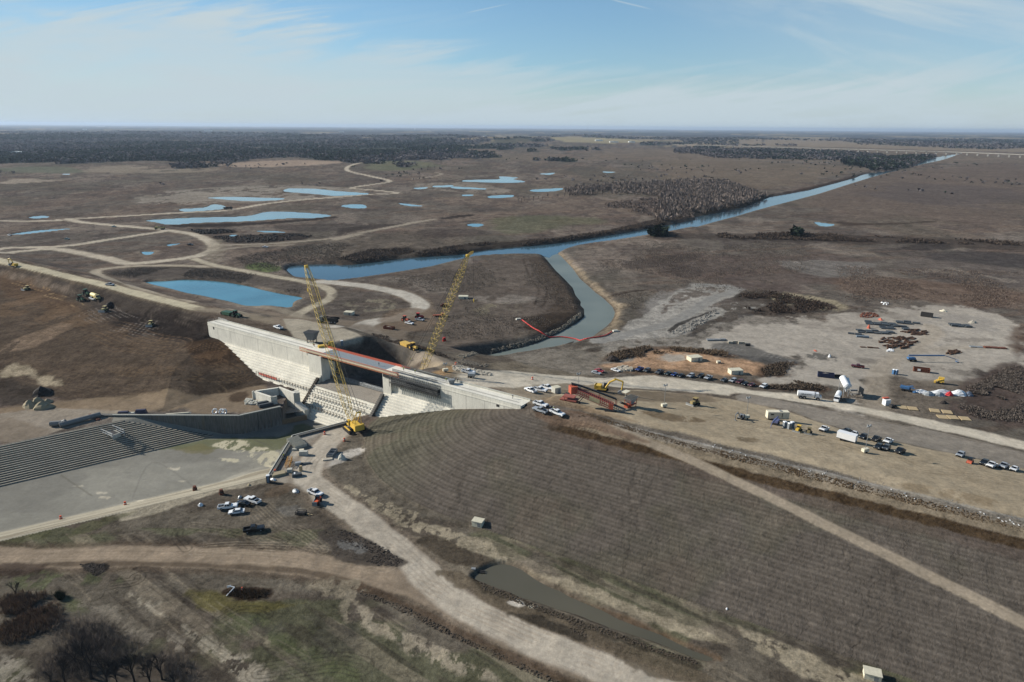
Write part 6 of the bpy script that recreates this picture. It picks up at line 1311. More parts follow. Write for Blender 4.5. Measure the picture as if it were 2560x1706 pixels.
b = B(); panel(b, .33, .52, -.9, .9); b.build('cream_panel', mat('cream_panel', (222, 200, 150), .6), t)
b = B(); panel(b, .70, .78, -.9, 1.1, 1.05); b.build('orange_guard', M_oran2, t)
b = B(); b.box(a.x, a.y, a.z-1.4, 2.6, 2.6, 2.8, .3); b.build('head_housing', M_oran2, t)
c = pV(330, 640, g0+1.6); b = B(); b.box(c.x, c.y, g0+.9, 6.4, 3.4, .5, -.4); b.box(c.x, c.y, g0+2.2, 4.6, 3.0, .3, -.4); 
for dx in (-2, 2): b.tube((c.x+dx, c.y-1, g0-.3), (c.x+dx, c.y-1, g0+2.4), .14, 5)
b.build('undercarriage', mat('red_brown', (150, 88, 76), .7), t)
c = pV(500, 760, g0); b = B(); 
for s in (-1.2, 1.2): b.tube((c.x, c.y+s, g0-.2), (a.lerp(e, .2)+Vector((0, s, -.8))), .14, 5)
b.build('support_leg', M_dark, t)
for x in (c.x-.8, c.x+.8): b = B(); b.tube((x, c.y-1.4, g0+.6), (x, c.y-.9, g0+.6), .6, 12); b.build('wheel', M_black, t)
b = B(); p_ = a.lerp(e, .74); b.tube((p_.x-2.6, p_.y-1.2, g0+.4), (p_.x+1.6, p_.y-1.2, g0+.4), .75, 10); b.build('base_roller', M_black, t)
t = thing('belt_conveyor', 'black belt conveyor running from the red conveyor head to the steel hopper', 'conveyor')
a2 = pV(380, 300, g0+9.0); e2 = pV(1480, 680, g0+2.0)
b = B(); pr_ = [a2, a2.lerp(e2, .18)+Vector((0, 0, .35)), a2.lerp(e2, .45)+Vector((0, 0, .3)), e2]; s2 = (e2-a2).normalized().cross(Vector((0, 0, 1))).normalized()*.7
for p, q in zip(pr_[:-1], pr_[1:]): b.hexa([p+s2, q+s2, q-s2, p-s2]+[v+Vector((0, 0, .45)) for v in (p+s2, q+s2, q-s2, p-s2)])
b.build('belt', M_trim, t)
b = B(); b.tube(a2, a+Vector((0, 0, 1)), .3, 6); b.tube(e2+s2, (e2.x+s2.x, e2.y+s2.y, g0-.4), .12, 5); b.tube(e2-s2, (e2.x-s2.x, e2.y-s2.y, g0-.4), .12, 5); m_ = a2.lerp(e2, .62); b.tube(m_+s2, (m_.x, m_.y, g0-.4), .1, 5); b.tube(m_-s2, (m_.x, m_.y, g0-.4), .1, 5); b.build('support', mat('dark_red', (104, 48, 40), .7), t)
hx = pV(1830, 760, g0)
t = thing('feed_hopper', 'grey steel feed hopper with an orange base and a flat sun shade', 'hopper', (hx.x, hx.y, ground_z(hx.x, hx.y)), heading('W1', (1225, 640), (1360, 610)))
b = B(); b.fr(-1.2, 1.2, -.9, .9, 1.6, -2.6, 2.6, -1.7, 1.7, 3.9); b.build('hopper', M_galv, t)
b = B(); b.fr(-2.4, 2.4, -1.5, 1.5, 3.85, -2.5, 2.5, -1.6, 1.6, 3.93); b.build('gravel', mat('gravel_grey', (74, 72, 68), .95), t)
b = B(); b.box(0, 0, .7, 5.0, 2.0, .4); b.box(-2.6, 0, .3, 1.6, 1.6, 1.6); 
for x in (-2, 2):
    for y in (-1.1, 1.1): b.tube((x, y, -.2), (x*1.1, y*1.2, 3.2), .14, 5)
b.build('base', M_oran2, t)
b = B(); b.tube((-1.2, 1.8, 1), (-1.2, 1.8, 6.2), .1, 5); b.box(-1.6, 1.4, 6.2, 3.2, 2.0, .12); b.build('sun_shade', M_cream, t)
b = B(); b.tube((-1.4, 0, 1.0), (-6.0, .8, 3.4), .45, 5); b.build('feeder', M_trim, t)
# site furniture builders
def light_tower(label, tg, p, h=8.0):
    t = thing('light_tower', label, 'light tower', place(tg, *p), R(20), 'mobile light towers')
    b = B(); b.box(0, 0, .45, 2.2, 1.2, 1.1); b.build('generator', M_cream, t)
    for s in (-1, 1): b = B(); b.wheel(0, s*.7, .32, .32, .2); b.build('wheel', M_black, t)
    b = B(); b.tube((0, 0, 1.5), (0, 0, h), .09, 5); b.build('mast', M_grey, t)
    b = B(); b.box(0, 0, h, 1.6, .5, .15); 
    for x in (-.6, .6): b.box(x, .2, h-.35, .45, .25, .4); b.box(x, .2, h+.15, .45, .25, .4)
    b.build('lamp_head', M_galv, t); return t
light_tower('light tower with tall mast in front of the black SUVs in the yard', 'W3', (1152, 458), 9.5)
light_tower('light tower left of the muddy dozer', 'W1', (1655, 692), 9.0)
light_tower('light tower behind the small grey excavator', 'W3', (258, 205), 8.5)
light_tower('light tower rising behind the head of the red conveyor', 'W1', (722, 492), 6.5)
light_tower('small light tower on the orange dirt behind the crest', 'Z5', (838, 668), 3.6)
def cabin(label, tg, p, rz, L_=6, Wd=3, h=2.4, m=M_cream, grp='pale concrete block sheds', nm='block_shed', cat='shed'):
    t = thing(nm, label, cat, place(tg, *p), rz, grp); b = B(); b.box(0, 0, -.3, L_, Wd, h+.3); b.build('wall', m, t); b = B(); b.box(0, 0, h, L_+.25, Wd+.25, .18); b.build('roof', mat('shed_roof', (196, 190, 168), .8), t)
    b = B(); b.box(L_*.2, -Wd/2-.03, 0, .9, .05, min(1.9, h*.8)); b.build('hatch', M_grey, t); return t
cabin('pale block shed on the orange soil behind the parked cars', 'W1', (1985, 178), R(18), 6.5, 4.5, 2.0)
cabin('pale block shed right beside the small roadside group of cars', 'W2', (175, 585), R(8), 6.0, 4.0, 2.0)
cabin('pale block shed inside the curved haul road behind the bridge', 'Z4', (1540, 105), R(-12), 5.5, 4.2, 1.8)
cabin('pale block shed on the tongue of land right of the slim crane', 'Z2', (832, 1218), R(0), 6.5, 4.5, 1.6)
cabin('weathered block box on the furrowed slope above the ditch', 'W6', (772, 160), R(-20), 3.2, 2.4, 1.4)
cabin('weathered block box at the bottom edge of the furrowed slope', 'D', (2003, 1556), R(-20), 3.4, 2.4, 1.4)
cabin('tiny pale box right of the shed on the orange soil', 'W1', (2248, 208), R(10), 1.8, 1.4, .9)
cabin('square concrete block beside the white pickups on the crest', 'W1', (480, 532), R(30), 2.8, 2.6, 2.4, M_conc2)
def trailer(label, tg, p, rz, L_, h, m, nm='box_trailer'):
    t = thing(nm, label, 'trailer', place(tg, *p), rz, 'site trailers'); b = B(); b.box(0, 0, 1.0, L_, 2.4, h); b.build('body', m, t)
    b = B(); b.box(0, 0, .7, L_, 2.0, .3); b.tube((L_/2, 0, .8), (L_/2+1.2, 0, .8), .08, 5); b.build('chassis', M_dark, t)
    for x in (-.8, .2):
        for s in (-1, 1): b = B(); b.wheel(x-L_*.1, s*1.1, .45, .45, .25); b.build('wheel', M_black, t)
    return t
t = trailer('large cream generator trailer behind the boom lift', 'W3', (488, 212), heading('W3', (430, 200), (545, 212)), 8.2, 2.7, M_cream, 'generator_trailer')
b = B(); b.box(-2.4, -1.22, 2.5, 1.2, .05, .5); b.build('vent', M_dark, t); b = B(); b.box(1.4, -1.22, 1.6, .25, .05, 1.6); b.build('door_gap', M_dark, t); b = B(); b.box(1, 0, 3.7, .9, 1.2, .2); b.build('roof_hatch', M_grey, t)
trailer('white box trailer in front of the parked cars in the yard', 'W3', (1012, 372), heading('W3', (965, 350), (1065, 375)), 6.2, 2.2, M_white)
trailer('small grey equipment trailer in front of the crest pickup', 'Z5', (1095, 722), R(-10), 2.8, 1.0, M_galv, 'compressor_trailer')
def boom_lift(label, tg, p, rz, m, L_=14, k=1.0, stow=False):
    t = thing('boom_lift', label, 'boom lift', place(tg, *p), rz, 'boom lifts'); t.scale = (k, k, k)
    b = B(); b.box(0, 0, .6, 3.6, 2.0, .5); b.build('chassis', M_dark, t)
    for x in (-1.3, 1.3):
        for s in (-1, 1): b = B(); b.wheel(x, s*1.1, .55, .55, .45); b.build('wheel', M_black, t)
    b = B(); b.box(-.6, 0, 1.15, 3.6, 2.1, .9); b.build('turntable', m, t)
    b = B()
    if stow: b.tube((-2.4, .2, 2.2), (3.2, .2, 1.6), .3, 6); b.tube((-2.6, .2, 1.4), (2.6, .2, 2.7), .26, 6); ep = (4.2, .2, 1.0)
    else: b.tube((-2.0, .2, 3.0), (L_*.72, .2, 3.3), .36, 6); b.tube((L_*.72, .2, 3.3), (L_, .2, 1.4), .16, 6); ep = (L_+.5, .2, .8)
    b.build('boom', m, t)
    b = B(); 
    for s in (-.8, .8):
        for x in (-.4, .4): b.tube((ep[0]+x, s, ep[2]-.6), (ep[0]+x, s, ep[2]+.6), .05, 4)
    b.box(ep[0], 0, ep[2]-.65, .9, 1.7, .1)
    for zz in (0, .55): 
        b.tube((ep[0]-.4, -.8, ep[2]+zz), (ep[0]-.4, .8, ep[2]+zz), .04, 4); b.tube((ep[0]+.4, -.8, ep[2]+zz), (ep[0]+.4, .8, ep[2]+zz), .04, 4)
    b.build('platform', m, t); return t
boom_lift('blue boom lift with its long boom stretched flat over the storage yard', 'W2', (1508, 492), heading('W2', (1480, 488), (1700, 494)), M_blue, 22, 1.0)
boom_lift('folded blue boom lift left of the tarpaulin heap', 'W2', (1462, 716), heading('W2', (1430, 710), (1520, 726)), M_blue, 10, 1.0, True)
boom_lift('purple grey boom lift pointing at the camera before the cream trailer', 'W3', (478, 246), heading('W3', (480, 240), (425, 270)), mat('violet_grey', (92, 98, 132), .5), 9, .85)
def toilet(label, tg, p, m, h=2.3):
    t = thing('portable_toilet', label, 'portable toilet', place(tg, *p), R(12), 'portable toilets'); b = B(); b.box(0, 0, 0, 1.15, 1.15, h); b.build('cabin', m, t); b = B(); b.box(0, 0, h, 1.25, 1.25, .2, 0, .8, .8); b.build('roof', M_white, t); b = B(); b.box(0, -.585, .15, .8, .03, h-.4); b.build('door', mat('toilet_door', (110, 126, 140), .6), t); return t
toilet('left blue portable toilet in the storage yard', 'W2', (1369, 590), M_blue); toilet('right blue portable toilet in the storage yard', 'W2', (1388, 593), M_blue)
mg = mat('toilet_grey', (120, 126, 130), .6)
toilet('grey portable toilet standing alone behind the boom lift', 'W3', (546, 270), mg); toilet('grey portable toilet front one of the pair by the roller', 'W3', (582, 281), mg); toilet('grey portable toilet rear one of the pair by the roller', 'W3', (602, 272), mg)
toilet('black portable toilet at the lower end of the basin wall', 'W4', (750, 572), M_trim, 2.5); toilet('grey portable toilet on the left abutment by the round pad', 'V2', (1205, 460), mg)
def skip(label, tg, p, rz, L_, h, m, fill=None, sign=False, grp='waste skips'):
    t = thing('skip', label, 'skip', place(tg, *p), rz, grp); b = B(); w = 2.3
    b.box(0, 0, 0, L_, w, .1); b.box(0, -w/2, .05, L_, .1, h); b.box(0, w/2, .05, L_, .1, h); b.box(-L_/2, 0, .05, .1, w, h); b.box(L_/2, 0, .05, .1, w, h)
    for i in range(int(L_/.9)): b.box(-L_/2+.5+i*.9, -w/2-.08, .05, .12, .08, h-.1)
    b.build('body', m, t)
    if fill: b = B(); b.lump(0, 0, h*.55, L_*.45, w*.4, h*.5, 5); b.build('rubble', fill, t)
    if sign: b = B(); b.box(-L_*.18, -w/2-.19, h*.35, 1.3, .03, 1.0); b.build('sign', M_white, t)
    return t
skip('dark blue skip heaped with rubbish beside the silo', 'W2', (857, 612), heading('W2', (797, 600), (917, 614)), 7.2, 2.1, mat('navy_steel', (48, 56, 84), .6), M_plat)
skip('low dark flatbed behind the blue skip', 'W2', (955, 612), heading('W2', (920, 610), (985, 614)), 4.0, .8, M_dark)
skip('rusty red skip with a white sign on its side', 'W2', (1578, 572), heading('W2', (1522, 560), (1636, 574)), 7.0, 2.0, M_rust, None, True)
skip('black skip at the top of the storage yard', 'W2', (1618, 157), heading('W2', (1585, 150), (1650, 160)), 6.6, 2.6, M_dark)
skip('long red skip on the dirt upstream of the bridge', 'Z5', (285, 247), heading('Z5', (240, 238), (325, 250)), 6.5, 1.6, M_rust, M_plat)
t = skip('pale steel frame trough lying by the access road under the crane', 'W4', (1372, 300), heading('W4', (1350, 310), (1400, 245)), 5.4, 1.1, M_grey, None, False, 'formwork stores')
for x in (-1.3, 1.3): b = B(); b.box(x, 0, .9, .12, 2.2, .2); b.build('cross_bar', M_galv, t)
# boom gate, barrels, drums
def drum(label, tg, p, m, r=.35, h=1.0, cat='barrel', nm='traffic_barrel', grp='traffic barrels'):
    t = thing(nm, label, cat, place(tg, *p), 0, grp); b = B(); b.tube((0, 0, 0), (0, 0, h*.45), r, 10); b.tube((0, 0, h*.6), (0, 0, h), r*.85, 10, r*.7); b.build('drum', m, t)
    b = B(); b.tube((0, 0, h*.45), (0, 0, h*.6), r*.96, 10); b.build('band', M_white if m == M_orange else M_dark, t); return t
for p in [('W1', (222, 392), 'orange traffic barrel alone on the wide pale road'), ('Z5', (938, 600), 'orange traffic barrel left of the rubble bank'), ('Z4', (1300, 1280), 'orange traffic barrel on the work road left of the crane'), ('Z4', (1493, 1345), 'orange traffic barrel below the near crane'), ('Z6', (1228, 1422), 'orange traffic barrel on the basin edge'), ('Z6', (598, 1562), 'orange traffic barrel at the near basin edge far left'), ('W4', (816, 478), 'orange barrel inside the wall by the black toilet')]: drum(p[2], p[0], p[1], M_orange, .45, 1.3)
for p in [('W4', (30, 655), 'tall rusty drum on the pale basin margin'), ('W4', (290, 690), 'short rusty drum right of the tall one')]: drum(p[2], p[0], p[1], M_rust, .75, 1.8, 'drum', 'steel_drum', 'rusty drums')
def bag(label, tg, p, m, rx, ry, h, seed, nm='bulk_bag', cat='bag', grp=None):
    o = thing(nm, label, cat, place(tg, *p), seed*.7, grp); b = B(); b.lump(0, 0, 0, rx, ry, h, seed); b.build('bag' if nm == 'bulk_bag' else 'heap', m, o); return o
bag('white bag left of the cars below the basin', 'W4', (85, 800), M_white, 1.0, .9, 1.0, 1); bag('white bag behind the cars below the basin', 'W4', (470, 722), M_galv, 1.0, .7, .8, 2); bag('crumpled grey sheet heap beside the access road', 'W4', (1015, 662), M_galv, 1.9, 1.2, .9, 3)
bag('white plastic heap by the black toilet', 'W4', (795, 548), M_white, 1.2, .8, .7, 4); bag('lone white marker box low on the furrowed slope', 'D', (1670, 1400), M_white, .3, .3, .5, 5)
# ------------------------------------------------------------------ the long road bridge far away
def far_bridge():
    t = thing('viaduct', 'long pale road bridge on many piers crossing the river far away', 'bridge')
    a = Vector(UY('Z3', 90, 214, 4900)); e = Vector(UY('Z3', 2352, 283, 3050)); zt = 13.0
    def onz(x, y, z): q = U('Z3', x, y, z); return Vector((q[0], q[1], z))
    P_ = [onz(60, 213, 19), onz(600, 226, 19), onz(1100, 239, 19), onz(1600, 253, 19), onz(1900, 261, 19), onz(2352, 278, 19), onz(2900, 298, 19)]
    P_[0].z = 19
    b = B()
    pts = smooth([(p.x, p.y) for p in P_], 6); pts = [Vector((p[0], p[1], 19)) for p in pts]
    for p, q in zip(pts[:-1], pts[1:]):
        d = (q-p).normalized(); n = Vector((-d.y, d.x, 0))*6
        b.hexa([p-n+Vector((0, 0, -2.6)), q-n+Vector((0, 0, -2.6)), q+n+Vector((0, 0, -2.6)), p+n+Vector((0, 0, -2.6)), p-n, q-n, q+n, p+n])
    b.build('deck', mat('bridge_concrete', (146, 142, 133), .8, scale=.05), t)
    px_x = [290, 395, 450, 505, 565, 620, 680, 735, 792, 850, 907, 966, 1026, 1087, 1148, 1210, 1271, 1333, 1396, 1459, 1523, 1587, 1651, 1717, 1782, 1848, 1916, 1985, 2054, 2123, 2193, 2263, 2335, 2410, 2490]
    ln = np.array([(p.x, p.y) for p in pts])
    for x in px_x:
        # cross the view line with the deck line
        d = rays([px('Z3', x, 250)])[0]; k = d[0]/d[1]; best = None
        for p, q in zip(ln[:-1], ln[1:]):
            f0 = p[0]-k*p[1]; f1 = q[0]-k*q[1]
            if f0*f1 <= 0: best = p+(q-p)*(f0/(f0-f1+1e-9))
        if best is None: continue
        b = B(); b.box(best[0], best[1], 0, 3.4, 6.5, 15.0, .75); b.box(best[0], best[1], 15.0, 4.0, 12, 1.5, .75); b.build('pier', MATS['bridge_concrete'], t)
far_bridge()
# ------------------------------------------------------------------ woods
def leafy(name, c, var=.25):
    m, nt, b = new_mat(name); N = nt.nodes.new; L = nt.links.new; a = N('ShaderNodeAttribute'); a.attribute_name = 'Col'; L(a.outputs['Color'], b.inputs['Base Color']); b.inputs['Roughness'].default_value = 1; b.inputs['Specular IOR Level'].default_value = 0; return m
M_wood_far = leafy('woodland', None)
def canopy(name, cx, cy, cz, rad, hgt, cols, label, cat, seed, faces=7, kind='stuff', thin=1.0):
    """many small crowns as ragged tufts, one mesh"""
    rs = np.random.RandomState(seed); n = len(cx); K = faces
    ang = rs.rand(n, K)*2*np.pi; rr = rad[:, None]*np.sqrt(rs.rand(n, K))*.75; hh = hgt[:, None]*(.35+.6*rs.rand(n, K))
    px0 = cx[:, None]+rr*np.cos(ang); py0 = cy[:, None]+rr*np.sin(ang); pz0 = cz[:, None]+hh
    V = np.zeros((n, K, 3, 3)); sc = rad[:, None]*(.45+.35*rs.rand(n, K))*thin
    for k in range(3):
        a2 = ang+2.1*k+rs.rand(n, K); V[:, :, k, 0] = px0+sc*np.cos(a2); V[:, :, k, 1] = py0+sc*np.sin(a2)*.8; V[:, :, k, 2] = pz0+sc*(rs.rand(n, K)-.55)*1.6
    V[:, :, 0, 2] = np.minimum(V[:, :, 0, 2]+hgt[:, None]*.12, cz[:, None]+hgt[:, None]); V[:, :, 2, 2] -= hgt[:, None]*.25
    V = V.reshape(-1, 3); Fc = np.arange(len(V)).reshape(-1, 3); c = np.repeat((cols*(1)).reshape(n, 1, 3), K*3, 1).reshape(-1, 3); c = c*(.8+.4*np.repeat(rs.rand(n*K), 3))[:, None]
    o = mk(name, V, Fc, M_wood_far); a = o.data.color_attributes.new('Col', 'FLOAT_COLOR', 'POINT'); c4 = np.ones((len(V), 4), np.float32); c4[:, :3] = c; a.data.foreach_set('color', c4.ravel())
    tag(o, label, cat, None, kind); return o
def scatter(poly, n, seed, dens=None):
    rs = np.random.RandomState(seed); poly = np.array(poly); lo = poly.min(0); hi = poly.max(0); out = []
    while sum(len(o) for o in out) < n:
        q = lo+(hi-lo)*rs.rand(n*3, 2); q = q[sdist(q, poly) > 0]
        if dens is not None: q = q[rs.rand(len(q)) < dens(q)]
        if len(q) == 0: break
        out.append(q)
    return np.concatenate(out)[:n]
def tz(q):
    x, y = q[:, 0], q[:, 1]; z = Hf(x, y); dist = np.hypot(x, y)
    fh = sstep((y-2300)/2500); z = z+fh*((fbm(x*0.0011, y*0.0007, 21, 4)-.5)*55+6)*sstep((y-2300)/3000)*np.where(x > 0.35*y, .35, 1); return z
def woodcol(q, seed, cedar=.55):
    n = fbm(q[:, 0]*0.003, q[:, 1]*0.0012, 95, 4); r = np.random.RandomState(seed).rand(len(q)); base = np.array(alb((98, 93, 93))); ced = np.array(alb((48, 56, 46))); k = ((n+(r-.5)*.35) > cedar)[:, None]
    return np.where(k, ced, base*(1+.25*(r[:, None]-.5)))
rs = np.random.RandomState(4)
# far woods: sampled evenly in sight angle so that near edges get whole crowns
N_ = 60000; az_ = rs.uniform(-.86, .86, N_); inv = rs.uniform(1/9000, 1/1900, N_); yy = 1/inv; q = np.stack([az_*yy, yy], 1)
sf = sdist(q, FORPOLY)+(fbm(q[:, 0]*.0035, q[:, 1]*.0016, 71, 5, .6)-.485)*1700; cl = fbm(q[:, 0]*0.0016, q[:, 1]*0.0006, 91, 5); keep = (sf > 0) & ~((cl > .59) & (q[:, 1] > 3400)); q = q[keep]
sz = np.clip(q[:, 1]/2600, 1, 3.2); canopy('woodland', q[:, 0], q[:, 1], tz(q)-1, 7.0*sz*(.7+.6*rs.rand(len(q))), 11*(.7+.5*rs.rand(len(q)))*np.clip(sz, 1, 1.3), woodcol(q, 1), 'wide bare winter woodland covering the far country to the horizon', 'woodland', 5, 5)
def twigs(name, label, poly, n, h, r, cols, seed, w=.3, K=10, cat='brush', edge=12.0, patchy=.42, ns=.03):
    """leafless crowns: slender limbs fanning up from each stem"""
    rs_ = np.random.RandomState(seed); q = scatter(poly, n, seed, lambda p: np.clip(sdist(p, poly)/edge, .08, 1)*(fbm(p[:, 0]*ns, p[:, 1]*ns*.7, seed, 4) > patchy))
    m_ = -np.max([sdist(q, w_[0]) for w_ in WATERS], axis=0) > 1.0; q = q[m_]; n = len(q); z = tz(q)-.1; hh = h*(.55+.75*rs_.rand(n)); rr = r*(.5+.8*rs_.rand(n))
    a = rs_.rand(n, K)*6.283; k = rs_.rand(n, K)**.6; t0 = .05+.25*rs_.rand(n, K); tip = np.stack([q[:, :1]+rr[:, None]*k*np.cos(a), q[:, 1:]+rr[:, None]*k*np.sin(a), z[:, None]+hh[:, None]*(.6+.5*rs_.rand(n, K))*(1-.35*k)], 2)
    bs = np.stack([q[:, :1]+rr[:, None]*.1*np.cos(a), q[:, 1:]+rr[:, None]*.1*np.sin(a), z[:, None]+hh[:, None]*t0], 2); mid = bs*.35+tip*.65; ww = w*(.5+rs_.rand(n, K)); b2 = a+1.57+rs_.rand(n, K)-.5
    off = np.stack([ww*np.cos(b2), ww*np.sin(b2), ww*(rs_.rand(n, K)-.2)], 2); V = np.stack([bs, mid+off, tip, mid-off], 2).reshape(-1, 3)
    o = mk(name, V, np.arange(len(V)).reshape(-1, 4), M_wood_far); ch = np.array([alb(c) for c in cols])[rs_.randint(0, len(cols), n)]; ch = (ch[:, None, :]*(.75+.5*rs_.rand(n, K, 1))); ch = np.repeat(ch.reshape(-1, 3), 4, 0)
    a_ = o.data.color_attributes.new('Col', 'FLOAT_COLOR', 'POINT'); c4 = np.ones((len(V), 4), np.float32); c4[:, :3] = ch; a_.data.foreach_set('color', c4.ravel()); tag(o, label, cat, None, 'stuff'); return o
# strips of wood and brush nearer
def strip_wood(tg, pts, n, rad, h, label, seed, cedar=.7, faces=6, name='brushwood', col=None, thin=1.0, cat='brush'):
    poly = T(tg, pts)[:, :2]; q = scatter(poly, n, seed); 
    if len(q) == 0: return
    c = woodcol(q, seed, cedar) if col is None else np.array(alb(col))*(.8+.4*np.random.RandomState(seed).rand(len(q), 1))
    m_ = -np.max([sdist(q, w_[0]) for w_ in WATERS], axis=0) > 1.0; q = q[m_]; c = c[m_]; r_ = np.random.RandomState(seed+1)
    canopy(name, q[:, 0], q[:, 1], tz(q)-.3, rad*(.6+.8*r_.rand(len(q))), h*(.6+.8*r_.rand(len(q))), c, label, cat, seed, faces, thin=thin)
strip_wood('Z3', [(80, 240), (700, 246), (1200, 262), (1450, 290), (1440, 300), (1200, 290), (1160, 320), (900, 315), (500, 305), (330, 305), (240, 280), (60, 270)], 3800, 7, 10, 'grey leafless wood under the long road bridge', 11, .75)
strip_wood('Z3', [(1150, 310), (1500, 300), (1640, 290), (1800, 300), (1720, 312), (1620, 345), (1590, 368), (1350, 392), (1330, 365), (1180, 350)], 2200, 7, 11, 'dark wood on the river bank before the long bridge', 12, .5)
twigs('brushwood', 'thick leafless wood with a dark edge along the river bank', T('Z3', [(0, 470), (200, 455), (400, 455), (520, 500), (680, 560), (540, 622), (200, 690), (0, 740), (-60, 700), (-40, 560)])[:, :2], 3000, 10, 4.5, [(122, 112, 106), (108, 99, 93), (132, 120, 111), (92, 84, 79)], 301, 0.55, 12, 'woodland', 8, 0.3, 0.03)
twigs('brushwood', 'grey grove of bare trees on the middle plain', T('Z2', [(1480, 505), (1900, 470), (2200, 455), (2352, 450), (2352, 560), (2100, 560), (1900, 540), (1500, 560)])[:, :2], 1500, 9, 4.5, [(122, 112, 106), (108, 99, 93), (132, 120, 111), (92, 84, 79)], 355, 0.5, 12, 'woodland', 16, 0.36, 0.03)
twigs('brushwood', 'low pale thicket between the grove and the river', T('Z2', [(1750, 600), (2000, 570), (2352, 560), (2352, 720), (2150, 700), (1900, 660), (1760, 640)])[:, :2], 1500, 5, 3, [(124, 112, 104), (110, 99, 92)], 361, 0.35, 9, 'brush', 14, 0.4, 0.03)
twigs('brushwood', 'dark scrub along the upper river bank', T('Z2', [(480, 955), (600, 905), (900, 862), (1400, 832), (1800, 772), (2100, 702), (2352, 690), (2352, 705), (2000, 768), (1700, 820), (1400, 862), (1000, 898), (800, 933)])[:, :2], 3200, 2.4, 1.6, [(96, 86, 78), (84, 75, 68), (108, 95, 84)], 510, 0.22, 8, 'brush', 3, 0.34, 0.03)
twigs('brushwood', 'scrub on the bend of the river bank behind the left crane', T('Z2', [(0, 960), (220, 900), (480, 880), (520, 920), (300, 975), (110, 998)])[:, :2], 1200, 2.2, 1.4, [(96, 86, 78), (84, 75, 68), (108, 95, 84)], 784, 0.2, 8, 'brush', 4, 0.34, 0.03)
twigs('brushwood', 'line of dark scrub across the right hand plain', T('Z3', [(0, 800), (800, 790), (1400, 815), (2352, 850), (2352, 880), (1500, 858), (600, 836), (0, 828)])[:, :2], 2200, 2.8, 2.2, [(84, 74, 66), (72, 63, 57), (96, 84, 74)], 501, 0.3, 8, 'brush', 7, 0.4, 0.03)
strip_wood('Z2', [(2050, 790), (2100, 775), (2150, 790), (2140, 815), (2060, 818)], 60, 5, 8, 'dark evergreen clump on the point of land by the river', 19, .1, 9, name='evergreen_clump')
strip_wood('Z3', [(830, 800), (870, 795), (890, 815), (850, 828)], 22, 5, 8, 'dark evergreen clump on the right hand plain', 20, .1, 9, name='evergreen_clump')
twigs('weeds', 'reddish brown weeds behind the orange soil', T('W1', [(1050, 100), (1500, 20), (2352, 80), (2352, 150), (1800, 85), (1300, 165), (1020, 195)])[:, :2], 1800, 1.5, 1.0, [(118, 102, 84), (106, 91, 76), (96, 84, 72)], 129, 0.14, 7, 'weeds', 5, 0.36, 0.06)
twigs('brushwood', 'dark brush between the ash heaps', T('Z3', [(480, 1190), (700, 1170), (1000, 1230), (1150, 1290), (900, 1320), (600, 1330), (500, 1280)])[:, :2], 1500, 1.7, 1.3, [(84, 72, 64), (72, 62, 55)], 852, 0.18, 8, 'brush', 8, 0.44, 0.05)
twigs('brushwood', 'brown brush behind the white water truck', T('W2', [(330, 640), (650, 640), (860, 690), (850, 720), (600, 720), (400, 700)])[:, :2], 800, 1.3, 0.9, [(100, 88, 76), (88, 78, 68)], 162, 0.12, 7, 'brush', 3, 0.36, 0.08)
twigs('brushwood', 'brown brush right of the orange soil', T('W2', [(330, 560), (480, 500), (640, 500), (560, 600), (400, 620)])[:, :2], 700, 1.3, 0.9, [(98, 86, 74), (86, 76, 66)], 606, 0.12, 7, 'brush', 4, 0.36, 0.08)
twigs('brushwood', 'purplish brush at the right edge of the storage yard', T('W2', [(1900, 700), (2100, 600), (2352, 470), (2352, 960), (2000, 930), (1850, 850)])[:, :2], 3000, 1.2, 1.0, [(100, 92, 85), (90, 82, 76), (110, 101, 93)], 761, 0.12, 7, 'brush', 10, 0.44, 0.05)
twigs('brushwood', 'rough scrub on the bank behind the bridge', T('Z5', [(100, 290), (400, 345), (700, 445), (950, 555), (700, 500), (640, 470), (400, 400), (150, 330)])[:, :2], 900, 1.0, 0.9, [(96, 86, 78), (84, 75, 68), (108, 95, 84)], 105, 0.12, 7, 'brush', 2, 0.3, 0.08)
# single far trees and shrubs strewn below the wood edge, weeds over the nearer plain
rs = np.random.RandomState(9); n_ = 1500; az_ = rs.uniform(-.8, .8, n_); yy = 1/rs.uniform(1/2700, 1/1300, n_); q = np.stack([az_*yy, yy], 1)
k_ = fbm(q[:, 0]*.004, q[:, 1]*.0025, 701, 4)+sstep((yy-1500)/1200)*.12; wd = -np.max([sdist(q, w_[0]) for w_ in WATERS], axis=0); q = q[(k_ > .58) & (wd > 4)]
canopy('far_shrubs', q[:, 0], q[:, 1], tz(q)-.3, 2.2+4*rs.rand(len(q)), 2.5+5*rs.rand(len(q)), woodcol(q, 7, .55), 'scattered shrubs and small trees on the far plain', 'shrubs', 8, 6)
def weeds(label, tg, pts, n, cols, seed, h=.9, w=.11): twigs('weeds', label, T(tg, pts)[:, :2], n, h, .7, cols, seed, w, 5, 'weeds', 12.0, .47, .022)
WC = [(112, 103, 94), (98, 90, 82), (122, 112, 100)]
weeds('dry weeds on the tongue of land between river and inlet', 'Z2', [(300, 1090), (700, 1015), (1250, 945), (1380, 985), (1540, 1165), (1590, 1290), (1480, 1390), (1000, 1500), (620, 1500), (560, 1250)], 6500, WC, 711)
weeds('dry weeds on the plain right of the inlet', 'Q', [(0, 130), (600, 90), (1345, 120), (1345, 420), (1000, 420), (500, 400), (200, 560), (80, 440), (0, 330)], 8000, WC, 712, 1.1, .14)
weeds('dry weeds on the rough ground above the storage yard', 'Z3', [(1100, 1000), (2352, 1040), (2352, 1300), (1700, 1260), (1150, 1250)], 6000, [(114, 100, 90), (102, 88, 80), (124, 110, 98)], 713, 1.2, .15)
